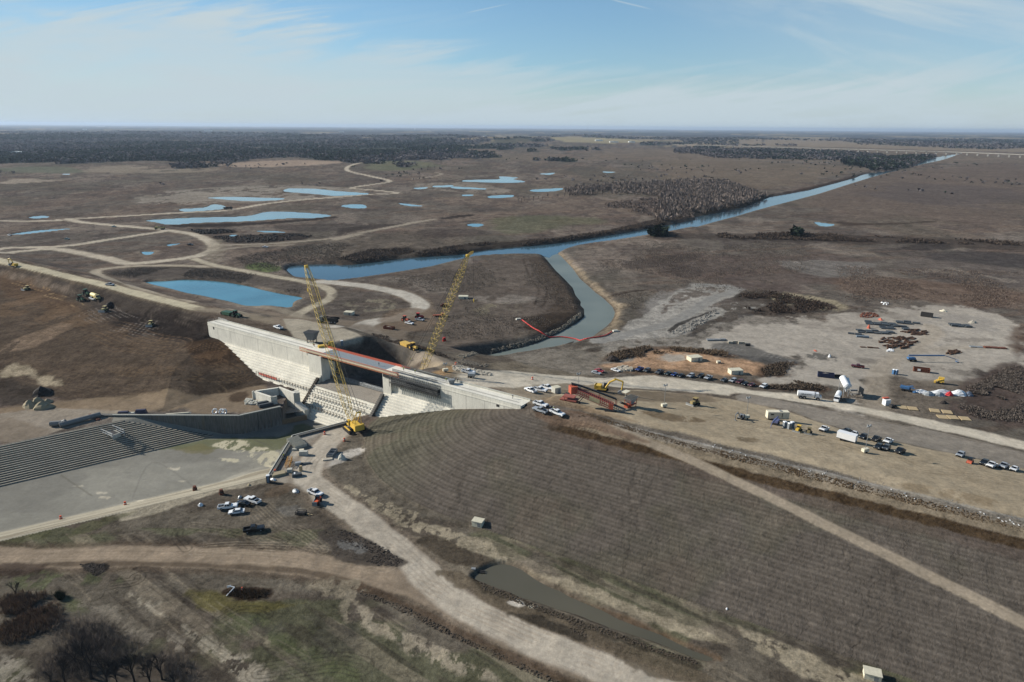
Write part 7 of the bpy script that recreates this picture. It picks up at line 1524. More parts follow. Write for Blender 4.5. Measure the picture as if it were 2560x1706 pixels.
weeds('dry grass on the bank of the blue pond', 'Z1', [(650, 1060), (900, 1015), (1400, 1020), (1900, 1085), (2000, 1135), (1980, 1200), (1700, 1150), (1300, 1098), (940, 1098), (760, 1080)], 3500, WC, 714, 1.0, .14)
weeds('dry weeds between the haul roads and the river', 'Z1', [(1450, 960), (1900, 880), (2352, 830), (2352, 990), (1900, 1010), (1850, 1060), (1600, 1030)], 5000, WC, 715, 1.1, .15)
# ------------------------------------------------------------------ single bare trees
M_bark = mat('bark', (58, 50, 46), .95, scale=5, var=.2); M_twig = mat('twig', (82, 72, 66), .95, var=.2)
def bare_tree(seed, H_=9.0, levels=5, spread=.55, twr=.010, lean=0.0, tri=True):
    r = random.Random(seed); tr = B(); cr = B()
    def grow(p, d, L_, rad, lv):
        q = p+d*L_; (tr if lv < 2 else cr).tube(p, q, rad, 5 if lv < 2 else 3, rad*.72, cap=False)
        if lv >= levels: return
        nb = 3 if lv in (0, 1) else r.choice((2, 3, 3))
        for i in range(nb):
            a = r.uniform(0, 6.283); o = d.orthogonal().normalized(); o.rotate(Matrix.Rotation(a, 3, d)); k = r.uniform(.25, 1)*spread*(1.15 if lv else .8)
            nd = (d+o*k+Vector((0, 0, .12))).normalized(); grow(p+d*L_*r.uniform(.6, 1.0), nd, L_*r.uniform(.62, .86), max(twr, rad*.62), lv+1)
    grow(Vector((0, 0, -.2)), Vector((lean, 0, 1)).normalized(), H_*.26, H_*.02+.05, 0); return tr, cr
def tree_thing(label, loc, tr, cr, rz=0, grp=None, sc=1.0, m=None):
    t = thing('bare_tree', label, 'tree', loc, rz, grp); t.scale = (sc, sc, sc); tr.build('trunk', M_bark, t); cr.build('crown', m or M_twig, t); return t
FG = [('W5', 600, 1040, 13.5, 'tallest bare tree of the clump in the bottom left corner'), ('W5', 700, 1075, 9.5, 'bare tree just right of the tallest one in the bottom left corner'), ('W5', 880, 1060, 9.0, 'slim dark bare tree with forked trunk in the lower left clump'), ('W5', 985, 1085, 8.5, 'bare tree right of the forked one in the lower left clump'),
      ('W5', 1060, 1045, 9.0, 'rightmost tall bare tree of the lower left clump'), ('W5', 430, 1070, 9.0, 'bare tree left of the tallest one, low in the corner'), ('W5', 500, 960, 8.0, 'spindly bare tree behind the tallest one in the left corner'), ('W5', 1150, 1100, 6.0, 'small bushy bare tree at the right end of the clump'), ('W5', 780, 1100, 8.0, 'bare tree at the very bottom between the tall and forked ones'), ('W5', 340, 1100, 7.0, 'bare tree nearest the bottom left corner'), ('W5', 110, 500, 6.0, 'thin leaning sapling by the reddish thicket')]
for i, (tg, x, y, h, lb) in enumerate(FG):
    g = G(tg, x, min(y, 1100)); tr, cr = bare_tree(50+i, h*1.05, 6 if h > 7 else 5, .55, .024, lean=.1*math.sin(i)); tree_thing(lb, tuple(g), tr, cr, i*1.3, 'bare trees near the camera', 1.0, mat('near_twig', (60, 54, 51), .95))
prot = [bare_tree(80+i, 10, 4, .6, .05) for i in range(3)]; tt = []
for i, (tr, cr) in enumerate(prot):
    pass
spots = [('Z2', 1190, 590), ('Z2', 1212, 596), ('Z2', 1232, 585), ('Z2', 1260, 575), ('Z2', 1290, 582), ('Z2', 1320, 570), ('Z2', 1350, 577), ('Z2', 1385, 568), ('Z2', 1415, 573), ('Z2', 1450, 563), ('Z2', 1490, 560), ('Z2', 1525, 562), ('Z2', 1560, 555), ('Z2', 1600, 556), ('Z2', 1640, 550), ('Z2', 1690, 552), ('Z2', 1740, 548), ('Z2', 1790, 545), ('Z2', 1780, 625), ('Z2', 1865, 610), ('Z2', 1955, 600), ('Z2', 2050, 590), ('Z3', 205, 478), ('Z3', 420, 462), ('Z3', 160, 570), ('Z3', 90, 690), ('Z3', 150, 680)]
tp_ = []
for i, (tg, x, y) in enumerate(spots):
    g = G(tg, x, y); lb = 'bare grey tree standing in the grove on the middle plain'
    if i < 3:
        o = tree_thing(lb, tuple(g), prot[i][0], prot[i][1], i, 'bare trees of the middle grove', 1.25, mat('far_twig', (86, 77, 72), .95)); tp_.append(o)
    else: o = copy_thing(tp_[i % 3], lb, g, i*.9); o.scale = (1.0+.35*math.sin(i*2.1),)*3
# near brush thickets
def blades(name, label, poly, n, h, cols, seed, w=.035, cat='brush', lean=.5):
    rs_ = np.random.RandomState(seed); q = scatter(poly, n, seed); z = tz(q); a = rs_.rand(n)*6.283; hh = h*(.5+.7*rs_.rand(n)); lx = (rs_.rand(n)-.5)*2*lean*hh; ly = (rs_.rand(n)-.5)*2*lean*hh
    V = np.zeros((n, 3, 3)); V[:, 0] = np.stack([q[:, 0]-w*np.cos(a), q[:, 1]-w*np.sin(a), z-.05], 1); V[:, 1] = np.stack([q[:, 0]+w*np.cos(a), q[:, 1]+w*np.sin(a), z-.05], 1); V[:, 2] = np.stack([q[:, 0]+lx, q[:, 1]+ly, z+hh], 1)
    o = mk(name, V.reshape(-1, 3), np.arange(3*n).reshape(-1, 3), M_wood_far); ch = np.array([alb(c) for c in cols])[rs_.randint(0, len(cols), n)]; ch = ch*(.7+.6*rs_.rand(n, 1))
    a_ = o.data.color_attributes.new('Col', 'FLOAT_COLOR', 'POINT'); c4 = np.ones((3*n, 4), np.float32); c4[:, :3] = np.repeat(ch, 3, 0); a_.data.foreach_set('color', c4.ravel()); tag(o, label, cat, None, 'stuff')
pT = T('W5', [(-60, 560), (40, 500), (150, 470), (330, 480), (400, 560), (440, 640), (360, 720), (250, 760), (100, 830), (-60, 810)])[:, :2]
twigs('thicket', 'reddish brown thicket at the left edge', pT, 2300, 2.0, .9, [(124, 104, 86), (110, 92, 78), (136, 112, 90), (102, 90, 80)], 301, .035, 9, 'brush', 4.0, .38, .12)
pT = T('W5', [(330, 680), (500, 640), (750, 700), (1000, 860), (1200, 900), (1320, 1000), (1330, 1100), (250, 1100), (200, 1000), (340, 880)])[:, :2]
twigs('undergrowth', 'dark twiggy undergrowth below the bare trees in the corner', pT, 1100, 2.8, 1.5, [(108, 99, 92), (94, 86, 80), (120, 109, 99)], 302, .02, 14, 'brush', 6.0, .38, .06)
pT = T('W5', [(1450, 470), (1560, 445), (1770, 455), (1730, 515), (1600, 525), (1500, 505)])[:, :2]
twigs('reeds', 'small patch of dark reeds round the white pipe', pT, 700, 1.0, .4, [(92, 76, 60), (80, 68, 56)], 303, .02, 8, 'reeds', 1.0, .2, .2)
blades('bush', 'small dark green bush beside the reddish thicket', T('W5', [(365, 500), (395, 488), (425, 500), (410, 525), (375, 525)])[:, :2], 1600, 1.5, [(44, 50, 38), (52, 58, 42)], 304, .05)
# ------------------------------------------------------------------ rocks, heaps, stores
def rocks(name, label, tg, pts, n, s, col, seed, cat='rocks', kind='stuff', flatn=.6):
    poly = T(tg, pts)[:, :2]; q = scatter(poly, n, seed); z = Hf(q[:, 0], q[:, 1]); r = random.Random(seed); b = B()
    for (x, y), zz in zip(q, z):
        k = s*r.uniform(.5, 1.3); a = r.uniform(0, 3.1); b.box(x, y, zz-.1, k, k*r.uniform(.6, 1), k*flatn*r.uniform(.6, 1.2), a, r.uniform(.5, .85), r.uniform(.5, .85))
    o = b.build(name, col, None); tag(o, label, cat, None, kind); return o
M_rock = mat('rubble_rock', (172, 164, 148), .9, scale=2, var=.25); M_clod = mat('soil_clod', (78, 68, 56), .95, scale=3, var=.3); M_clod2 = mat('dark_clod', (58, 50, 43), .95, scale=3, var=.3)
rocks('rubble', 'long bank of pale broken rock behind the crest pickup', 'Z5', [(905, 610), (960, 605), (1280, 680), (1275, 705), (1140, 695), (1000, 670), (915, 650)], 520, .95, M_rock, 1)
rocks('riprap', 'rough rock along the near shore of the inlet', 'Z5', [(930, 560), (1010, 545), (1180, 590), (1260, 598), (1240, 620), (1080, 600), (960, 585)], 420, .7, mat('shore_rock', (110, 102, 90), .9, scale=2, var=.3), 2)
rocks('riprap', 'rocky shore on the far side of the inlet', 'Z5', [(1010, 535), (1300, 475), (1600, 415), (1800, 345), (2000, 255), (2180, 120), (2160, 90), (1980, 225), (1700, 350), (1300, 445), (950, 515)], 900, .8, mat('shore_rock2', (122, 114, 100), .9, scale=2, var=.3), 3)
rocks('clods', 'windrow of dark clods between the road and the ditch', 'W6', [(760, 500), (860, 560), (1100, 665), (1400, 768), (1700, 880), (2000, 985), (2200, 1045), (2200, 1075), (1900, 985), (1500, 845), (1100, 700), (800, 590)], 1100, .38, M_clod, 4)
rocks('clods', 'windrow of clods on the near side of the brown road', 'W6', [(0, 590), (300, 700), (700, 910), (1100, 1090), (1300, 1190), (1220, 1190), (900, 1040), (500, 850), (200, 700), (0, 620)], 900, .38, M_clod, 5)
rocks('clods', 'dark clods scattered inside the fork of the two roads', 'W4', [(1300, 1060), (1450, 1030), (1650, 1100), (1900, 1220), (2080, 1360), (1900, 1400), (1700, 1350), (1800, 1280), (1500, 1170)], 700, .36, M_clod2, 6)
rocks('clods', 'dark clod heap by the fork of the two roads', 'W6', [(60, 400), (150, 350), (290, 400), (240, 440), (120, 430)], 200, .4, M_clod2, 7)
rocks('clods', 'clods around the dark heap above the brown road', 'W5', [(520, 290), (680, 285), (690, 330), (620, 370), (560, 330)], 260, .35, M_clod2, 8)
rocks('clods', 'clods between ditch end and storage bank', 'W6', [(1350, 780), (1450, 790), (1480, 900), (1380, 860)], 120, .4, M_clod, 9)
rocks('clods', 'broken dark earth strip beside the crest road', 'W1', [(700, 790), (860, 800), (1100, 890), (1500, 1010), (2000, 1150), (2352, 1240), (2352, 1210), (2000, 1110), (1500, 960), (1100, 840), (860, 760)], 1300, .34, mat('brown_clod', (84, 68, 48), .95, scale=3, var=.3), 10)
rocks('clods', 'right half of the broken dark earth strip', 'W3', [(0, 470), (500, 600), (1200, 770), (1800, 920), (2352, 1060), (2352, 1005), (1800, 865), (1200, 720), (500, 545), (0, 425)], 2200, .34, MATS['brown_clod'], 11)
rocks('debris', 'grey and white debris line beside the crest road', 'W3', [(0, 368), (600, 520), (1300, 690), (2352, 945), (2352, 965), (1300, 710), (600, 538), (0, 384)], 380, .2, mat('pale_debris', (132, 130, 127), .7, var=.4, scale=1), 12, 'debris')
rocks('debris', 'grey debris line beside the head of the crest road', 'W1', [(1080, 780), (1500, 880), (2000, 990), (2352, 1080), (2352, 1100), (2000, 1010), (1500, 900), (1080, 800)], 160, .2, MATS['pale_debris'], 13, 'debris')
rocks('ash_heaps', 'rough grey ash heaps', 'Z3', [(30, 1440), (180, 1370), (330, 1300), (360, 1310), (200, 1420), (60, 1470)], 170, 1.1, mat('ash', (128, 124, 117), .95, scale=1, var=.25), 14, 'heaps')
rocks('rubble', 'grey rubble heap in the roadside row of cars', 'W1', [(1140, 262), (1230, 248), (1310, 275), (1300, 300), (1200, 302), (1140, 290)], 90, 1.4, M_rock, 15, 'rubble')
for i, (tg, x, y, rx, ry, h, m, lb) in enumerate([('Z6', 290, 455, 3.6, 3, 3.0, M_sand, 'left sand pile beside the dark diggings'), ('Z6', 375, 430, 3.6, 3, 3.2, M_sand, 'tallest sand pile at the back of the group'), ('Z6', 420, 470, 4.4, 3, 3.0, M_sand, 'widest sand pile in front of the group'), ('Z6', 465, 415, 2.4, 2, 1.6, M_sand, 'smallest sand pile at the right of the group'),
        ('Z6', 410, 330, 5, 4, 3.6, M_soil, 'black soil heap behind the sand piles'), ('W1', 1095, 185, 4.2, 3.2, 3.0, M_soil, 'round dark soil heap behind the red car'), ('W4', 1468, 345, 1.7, 1.3, 2.4, M_conc2, 'pale cone shaped heap on the white ground by the furrowed slope'), ('W2', 1745, 808, 2.2, 1.6, 1.2, M_soil, 'dark soil heap near the white plastic'), ('Z1', 720, 1262, 4, 3, 2.2, M_soil, 'black soil heap beside the tan dozer'), ('W4', 560, 600, .8, .6, .5, M_sand, 'small pale lump on the basin margin')]):
    bag(lb, tg, (x, y), m, rx, ry, h, 30+i, 'soil_heap', 'heap', 'heaps of soil and sand')
rocks('dark_heaps', 'row of dark dug soil heaps beyond the long pond', 'Z1', [(1250, 772), (1500, 770), (1525, 790), (1300, 798)], 150, 2.2, M_soil, 40, 'heaps'); rocks('dark_heaps', 'dark soil heaps with a digger beyond the middle road', 'Z1', [(1380, 815), (1650, 805), (1900, 795), (2050, 812), (1850, 845), (1480, 855)], 260, 2.0, M_soil, 41, 'heaps')
# stacks of mats, timbers, forms in the storage yard
def stack(label, tg, p, rz, nx, ny, dx, dy, h, m, cat='stack', nm='material_stack', grp='stacks in the storage yard', jit=.25, seed=0):
    r = random.Random(seed); t = thing(nm, label, cat, place(tg, *p), rz, grp)
    for i in range(nx):
        for j in range(ny):
            if r.random() < .12 and nx*ny > 3: continue
            b = B(); b.box((i-nx/2+.5)*dx+r.uniform(-jit, jit), (j-ny/2+.5)*dy+r.uniform(-jit, jit), 0, dx*.86, dy*.78, h*r.uniform(.6, 1.15), r.uniform(-.06, .06)); b.build('bundle', m, t)
    return t
M_mat = mat('steel_mat', (66, 72, 76), .7, scale=6, var=.3)
for i, a in enumerate([('flat dark steel mats in the upper left of the storage yard', 'W2', (1272, 214), -.35, 4, 3, 4.5, 2.8, .9, M_mat), ('flat dark steel mats behind, right of centre of the yard', 'W2', (1478, 208), -.35, 3, 2, 4.6, 2.8, 1.1, M_mat), ('flat dark steel mats in the middle of the yard', 'W2', (1375, 248), -.2, 4, 2, 4.2, 2.6, .9, M_mat), ('small dark steel mats right of the middle ones', 'W2', (1420, 233), -.2, 2, 1, 4, 2.8, 1, M_mat), ('largest block of dark steel mats, lowest of the group', 'W2', (1235, 275), -.2, 5, 3, 4.2, 2.6, .9, M_mat), ('dark steel mats alone on the right side of the yard', 'W2', (1870, 228), -.3, 3, 3, 3.8, 2.4, 1.1, M_mat), ('small dark mats left of the other mats', 'W2', (1076, 289), -.4, 2, 1, 4, 2.6, .8, M_mat), ('grey steel boxes below the dark mats', 'W2', (1188, 316), -.2, 4, 1, 3.6, 2.4, 1.5, mat('steel_box', (108, 120, 130), .5)),
        ('pale long beams on the left of the storage yard', 'W2', (30, 335), .1, 3, 2, 4, 1.4, .8, M_grey), ('grey packs in a row at the left of the yard', 'W2', (195, 358), -.1, 4, 2, 2.8, 1.6, 1.2, M_rock), ('dark pack ending the row at the left of the yard', 'W2', (268, 376), -.1, 1, 1, 3, 2.2, 1.6, M_dark), ('timber mats lying flat on the dark ground', 'W2', (1600, 862), -.28, 5, 1, 4.2, 5, .35, M_wood), ('second set of timber mats lower right', 'W2', (1820, 922), -.15, 3, 1, 4.2, 5, .35, M_wood), ('brown steel pallets at the right of the yard', 'W2', (2135, 395), -.1, 3, 1, 4, 3, .7, M_rust), ('grey pallets left of the brown ones', 'W2', (1990, 388), -.1, 2, 1, 3.6, 3, .5, M_grey), ('flat slab left of the blue lift', 'W2', (1190, 392), -.2, 3, 1, 3.2, 1.6, .5, M_brown)]): stack(a[0], *a[1:], seed=i)
def timbers(label, tg, pts, n, m, seed, L0=3.5, grp='piles of timber'):
    poly = T(tg, pts)[:, :2]; q = scatter(poly, n, seed); r = random.Random(seed); c = q.mean(0); t = thing('timber_pile', label, 'timber', (c[0], c[1], 0), 0, grp)
    for x, y in q: b = B(); b.box(x-c[0], y-c[1], ground_z(x, y), L0*r.uniform(.6, 1.5), .6, r.uniform(.3, .9), r.choice((.5, .6, -.35, -.3, .4))+r.uniform(-.15, .15)); b.build('timber', m, t)
timbers('scattered brown timbers spread over the middle of the yard', 'W2', [(1280, 320), (1400, 305), (1530, 315), (1550, 345), (1450, 400), (1330, 400), (1275, 350)], 70, M_brown, 3); timbers('brown timber heap above the scattered timbers', 'W2', [(1430, 275), (1520, 252), (1590, 265), (1640, 295), (1540, 300)], 44, M_brown, 4); timbers('loose brown timbers at the right side of the yard', 'W2', [(1745, 425), (1830, 408), (1890, 430), (1830, 445), (1760, 435)], 14, M_brown, 5)
rocks('rubbish', 'orange and white rubbish heap at the top of the yard', 'W2', [(1100, 160), (1150, 130), (1240, 135), (1258, 160), (1180, 168)], 90, 1.2, M_rust, 50, 'rubbish', 'stuff'); rocks('rubbish', 'small white litter below the brown timbers', 'W2', [(1320, 405), (1365, 402), (1372, 418), (1320, 420)], 36, .8, M_white, 51, 'litter'); rocks('rubbish', 'white litter above the storage yard', 'W2', [(1280, 50), (1330, 48), (1340, 68), (1290, 70)], 16, .9, M_white, 52, 'litter')
bag('orange machine part beside the dark mats', 'W2', (1180, 245), M_oran2, 1.6, 1.2, 2.4, 60, 'machine_part', 'machine part'); bag('orange heap right of the rubbish heap', 'W2', (1270, 182), M_oran2, 2.0, 1.2, 1.4, 61, 'machine_part', 'machine part'); bag('white slab pile at the top of the yard', 'W2', (1745, 118), M_cream, 2.6, 1.4, 1.5, 62, 'slab_pile', 'slabs'); bag('pale rubble heap right of the dark mats', 'W2', (1965, 205), M_rock, 3.4, 2, 1.8, 63, 'rubble_heap', 'rubble'); bag('white bin left of the black ribs in the yard', 'W2', (885, 462), M_white, 1.1, .9, 1.8, 64, 'bin', 'bin'); bag('orange pallet on the left of the yard', 'W2', (780, 415), M_oran2, 2.0, 1.0, .4, 65, 'pallet', 'pallet')
t = thing('tarpaulin_heap', 'heap under crumpled white and grey tarpaulins with a red sheet', 'tarpaulin', place('W2', 1740, 740), -.05)
for i, (x, y, rx, ry, h, m) in enumerate([(-9, 1.5, 4, 2.2, 1.4, M_white), (-7, -1.6, 3.2, 2.0, 1.9, M_galv), (-2.5, -2.0, 2.8, 1.8, 1.7, M_galv), (0, .8, 6, 2.4, 2.0, M_white), (2.2, -1.4, 1.9, 1.4, 2.0, mat('red_sheet', (176, 42, 46), .6)), (7, 0, 4.2, 2.6, 2.3, M_white), (11, -.8, 2.0, 1.7, 1.9, mat('blue_grey_sheet', (86, 96, 110), .6)), (-12, .6, 1.4, .9, .9, M_blue)]): b = B(); b.lump(x, y, 0, rx, ry, h, 70+i, 10, 5); b.build('tarpaulin', m, t)
t = thing('loader', 'yellow skid loader with raised cab behind the tarpaulin heap', 'loader', place('W2', 1722, 662), 2.6, 'earthmoving machines')
b = B(); b.fr(-1.4, 1.4, -.8, .8, .6, -1.2, 1.0, -.7, .7, 3.2); b.build('body', M_yellow, t); b = B(); b.tube((-1.2, -.9, 2.8), (2.0, -.9, 1.2), .18, 5); b.tube((-1.2, .9, 2.8), (2.0, .9, 1.2), .18, 5); b.box(2.3, 0, .2, .7, 2.0, .8); b.build('loader_arm', M_yellow, t)
for x in (-.9, .9):
    for s in (-1, 1): b = B(); b.wheel(x, s*.95, .55, .55, .35); b.build('wheel', M_black, t)
t = thing('pump_unit', 'white box unit with a red top beside the yard entrance', 'pump unit', place('W2', 1312, 822), R(10)); b = B(); b.box(0, 0, 0, 2.4, 2.2, 2.6); b.build('cabinet', M_white, t); b = B(); b.box(0, .8, 2.62, 2.6, 1.2, .5); b.build('red_top', M_oran2, t); b = B(); b.box(.3, -3.2, 0, 1.6, 1.6, 1.4); b.build('engine', M_dark, t)
t = thing('buggy', 'small red utility buggy behind the black SUV in the yard', 'buggy', tuple(G('W3', 1942, 536)), heading('W3', (1965, 510), (1918, 540)), GY)
b = B(); b.fr(-1.4, 1.5, -.75, .75, .4, -1.3, 1.3, -.7, .7, 1.1); b.build('body', M_oran2, t); b = B(); b.fr(-.6, .5, -.65, .65, 1.1, -.5, .3, -.6, .6, 1.9); b.build('cab', M_glass, t)
for x in (-1, 1):
    for s in (-1, 1): b = B(); b.wheel(x, s*.75, .34, .34, .28); b.build('wheel', M_black, t)
t = thing('telehandler', 'orange forklift loader in front of the white pickup on the access road', 'forklift', place('W4', 1228, 778), heading('W4', (1250, 740), (1215, 790)), 'earthmoving machines')
b = B(); b.box(0, 0, .5, 3.4, 1.5, 1.0); b.build('body', M_orange, t); b = B(); b.box(-.3, .1, 1.5, 1.3, 1.1, 1.1); b.build('cab', M_glass, t); b = B(); b.tube((-1.6, -.6, 2.0), (2.0, -.6, 1.3), .2, 5); b.box(2.2, 0, .2, .15, 1.6, 1.4); b.build('boom', M_grey, t)
for x in (-1.2, 1.2):
    for s in (-1, 1): b = B(); b.wheel(x, s*.85, .55, .55, .4); b.build('wheel', M_black, t)
# ------------------------------------------------------------------ toe of the spillway: forms, blocks, pipes
t = thing('form_panels', 'row of upright grey concrete form panels leaning beside the basin wall', 'formwork', place('W4', 1010, 205), heading('W4', (935, 200), (1090, 200)), 'formwork stores')
for i in range(9): b = B(); b.hexa([(-4.4+i*1.05, -1.6, 0), (-4.26+i*1.05, -1.6, 0), (-4.26+i*1.05, 3.0, 0), (-4.4+i*1.05, 3.0, 0), (-4.2+i*1.05, -1.6, 1.5), (-4.06+i*1.05, -1.6, 1.5), (-4.06+i*1.05, 3.0, 1.5), (-4.2+i*1.05, 3.0, 1.5)]); b.build('panel', M_conc2, t)
for i, (x, y, L_, w_, h, m, rz, lb) in enumerate([(1005, 258, 1.8, 1.0, .6, M_conc2, 0, 'small concrete block on the pale slab'), (1075, 268, 1.8, 1.4, .7, M_cream, .3, 'cream block right of the small one'), (1095, 305, 3.2, 1.4, 1.6, M_conc2, .1, 'long concrete trough in the work area'), (1040, 400, 2.2, 1.4, 1.0, M_galv, .4, 'grey box near the yellow scaffold'), (1030, 512, 3.4, 1.6, 1.0, M_mat, .35, 'dark tank with a white end by the access road'), (1008, 510, .5, 1.4, 1.1, M_white, .35, 'white end plate by the dark tank'), (960, 470, 1.8, 1.6, 1.2, M_conc2, .2, 'concrete manhole ring on the work area'), (1068, 462, .9, .9, 2.0, M_wood, 0, 'timber faced column by the road'), (850, 500, 4.6, 2.6, .8, M_sand, .5, 'covered sand heap by the black toilet'), (1330, 350, 3.6, 1.6, .35, M_rock, .3, 'broken slab left of the pale cone heap'), (1110, 395, 4.0, 1.0, .5, M_mat, .2, 'bundle of dark bars in the work area')]):
    o = thing('concrete_block', lb, 'block', place('W4', x, y), rz, 'odd items on the work area'); b = B(); b.box(0, 0, 0, L_, w_, h, 0, .92, .92); b.build('block', m, o)
t = thing('scaffold_tower', 'yellow scaffold lying among timbers beside the basin wall', 'scaffold', place('W4', 950, 400), heading('W4', (930, 430), (965, 350)), 'formwork stores'); b = B(); lattice(b, (-2.6, 0, .8), (2.8, 0, 1.4), 1.5, 1.2, .09, 6, up=Vector((0, 1, 0)), taper=False); b.build('frame', mat('scaffold_ochre', (188, 138, 66), .7), t)
t = thing('steel_ring', 'dark ring standing near the basin wall', 'pipe ring', place('W4', 905, 355), 0, 'formwork stores'); b = B()
for k in range(12): a0 = k*math.pi/6; a1 = (k+1)*math.pi/6; b.tube((math.cos(a0)*.8, 0, .9+math.sin(a0)*.8), (math.cos(a1)*.8, 0, .9+math.sin(a1)*.8), .14, 5)
b.build('ring', M_dark, t)
t = thing('lumber_frame', 'open timber crate with loose planks on the brown flat', 'crate', place('W4', 1070, 882), heading('W4', (1035, 880), (1140, 885)), 'formwork stores'); b = B()
for x in (-1.5, 1.5):
    for y in (-.8, .8): b.box(x, y, 0, .14, .14, 1.0)
for z in (.15, .9): b.box(0, -.8, z, 3.1, .12, .12); b.box(0, .8, z, 3.1, .12, .12); b.box(-1.5, 0, z, .12, 1.6, .12); b.box(1.5, 0, z, .12, 1.6, .12)
b.box(0, 0, .2, 2.6, 1.3, .4); b.build('frame', M_dark, t); b = B(); b.box(2.6, -.2, .1, 2.4, .3, .12, -.2); b.build('plank', M_wood, t)
t = thing('steel_pipe', 'long grey steel pipe lying above the stepped bank', 'pipe', place('Z6', 790, 610), heading('Z6', (700, 625), (885, 575)), 'steel pipes'); b = B(); b.tube((-7.4, 0, 1.1), (7.4, 0, 1.1), 1.0, 16); b.build('pipe', mat('pipe_steel', (122, 122, 120), .55, .2), t); b = B(); b.tube((-7.42, 0, 1.1), (-7.3, 0, 1.1), .85, 16); b.build('pipe_end', M_dark, t)
t = thing('steel_pipe', 'short bent steel pipe left of the long one', 'pipe', place('Z6', 580, 648), heading('Z6', (535, 640), (630, 632)), 'steel pipes'); b = B(); b.tube((-3.0, 0, 1.2), (1.4, 0, 1.2), 1.05, 16); b.tube((1.2, 0, 1.2), (2.6, 0, 2.0), 1.05, 16, .7); b.build('pipe', MATS['pipe_steel'], t); b = B(); b.tube((-3.02, 0, 1.2), (-2.9, 0, 1.2), .88, 16); b.build('pipe_end', M_dark, t)
rocks('rusty_scrap', 'rusty scrap heap at the end of the long pipe', 'Z6', [(870, 545), (930, 540), (1000, 590), (950, 598), (890, 580)], 60, .9, M_rust, 80, 'scrap'); 
for i, (x, y, lb, m, h) in enumerate([(1210, 532, 'left dark stack of plates behind the basin wall', mat('plate_navy', (52, 52, 72), .6), 1.2), (1385, 530, 'right dark stack of plates behind the basin wall', MATS.get('plate_navy') or M_dark, 2.0), (1270, 528, 'pale slab between the dark stacks', M_conc2, .5), (1740, 532, 'long cream beam behind the basin wall', M_cream, .5)]):
    m = MATS['plate_navy'] if i < 2 else m; o = thing('plate_stack', lb, 'stack', place('Z6', x, y), .1, 'stores behind the basin wall'); b = B(); b.box(0, 0, 0, 4.6 if i < 3 else 11, 1.8 if i < 3 else .8, h, .1, .8, .7); b.build('stack', m, o)
for i, (x, y, lb) in enumerate([(2106, 530, 'left white pipe ring behind the basin wall'), (2172, 532, 'middle white pipe ring behind the basin wall'), (2200, 534, 'right white pipe ring behind the basin wall')]):
    o = thing('pipe_ring', lb, 'pipe ring', place('Z6', x, y), R(60), 'stores behind the basin wall'); b = B()
    for k in range(12): a0 = k*math.pi/6; a1 = (k+1)*math.pi/6; b.tube((math.cos(a0)*1.1, 0, 1.1+math.sin(a0)*1.1), (math.cos(a1)*1.1, 0, 1.1+math.sin(a1)*1.1), .3, 5)
    b.build('ring', M_white, o)
for i, (x, y, lb) in enumerate([(690, 990, 'stacked dark form beams beside the outlet box, upper'), (705, 1012, 'stacked dark form beams beside the outlet box, lower')]):
    o = thing('form_beam', lb, 'formwork', place('Z4', x, y), heading('Z4', (675, 1005), (770, 985)), 'formwork stores'); b = B(); b.box(1, 0, 0, 6.0, 1.2, 1.5); b.build('beam', M_mat, o)
rocks('rubble', 'grey tanks and rubble on the brown ground behind the basin wall', 'Z4', [(515, 945), (560, 925), (640, 960), (700, 965), (640, 990), (530, 990)], 90, 1.1, M_conc2, 90, 'rubble')
t = thing('concrete_hopper', 'dark steel concrete hopper with flared sides on the left abutment', 'hopper', place('V2', 420, 380), heading('V2', (260, 360), (560, 400))); b = B(); b.fr(-1.6, 1.6, -1.2, 1.2, 1.4, -3.0, 3.0, -2.2, 2.2, 5.4); b.build('hopper', mat('hopper_steel', (96, 100, 104), .6), t); b = B(); b.fr(-2.8, 2.8, -2.0, 2.0, 5.38, -2.85, 2.85, -2.05, 2.05, 5.42); b.build('opening', M_dark, t); b = B()
for x in (-1.7, 1.7):
    for y in (-1.3, 1.3): b.tube((x, y, 0), (x, y, 2.2), .18, 5)
b.build('legs', M_dark, t)
t = thing('concrete_pump', 'yellow concrete pump machinery at the left end of the bridge', 'pump', place('V2', 800, 560), heading('V2', (620, 520), (1060, 470))); b = B(); b.box(-2.4, -.4, .3, 3.0, 2.0, 2.2); b.box(2.2, .6, .3, 2.2, 2.0, 3.0); b.build('housing', M_yellow, t); b = B(); b.box(0, 0, .1, 8.4, 2.4, .8); b.box(.2, 0, .9, 2.4, 1.6, 1.2); b.build('chassis', mat('brown_machine', (120, 92, 48), .7), t)
b = B()
for i in range(16): b.tube((-1.5+i*.55, 2.6, 0), (-1.5+i*.55, 2.6, 2.2), .05, 4)
for z in (1.1, 2.1): b.tube((-1.5, 2.6, z), (7.2, 2.6, z), .05, 4)
b.build('guard_rail', M_galv, t)
t = thing('safety_rail', 'thin pipe railing round the top left corner of the wall', 'railing'); b = B()
rp = [(*dam(0.4, .4), 19.9), (*dam(.4, 6.2), 19.9), (*dam(8, 6.2), 19.9)]
for p, q in zip(rp[:-1], rp[1:]):
    for k in range(5): f = Vector(p).lerp(Vector(q), k/4); b.tube(f, f+Vector((0, 0, 1.2)), .05, 4)
    for z in (.6, 1.2): b.tube(Vector(p)+Vector((0, 0, z)), Vector(q)+Vector((0, 0, z)), .04, 4)
b.build('rail', M_galv, t)
t = thing('block_pile', 'crushed concrete bucket unit on the crest right of the bridge', 'bucket', (*dam(160, 3.5), 19.93), .3); b = B(); b.fr(-.8, .8, -.7, .7, 0, -1.3, 1.3, -1.0, 1.0, 1.8); b.build('bucket', M_grey, t)
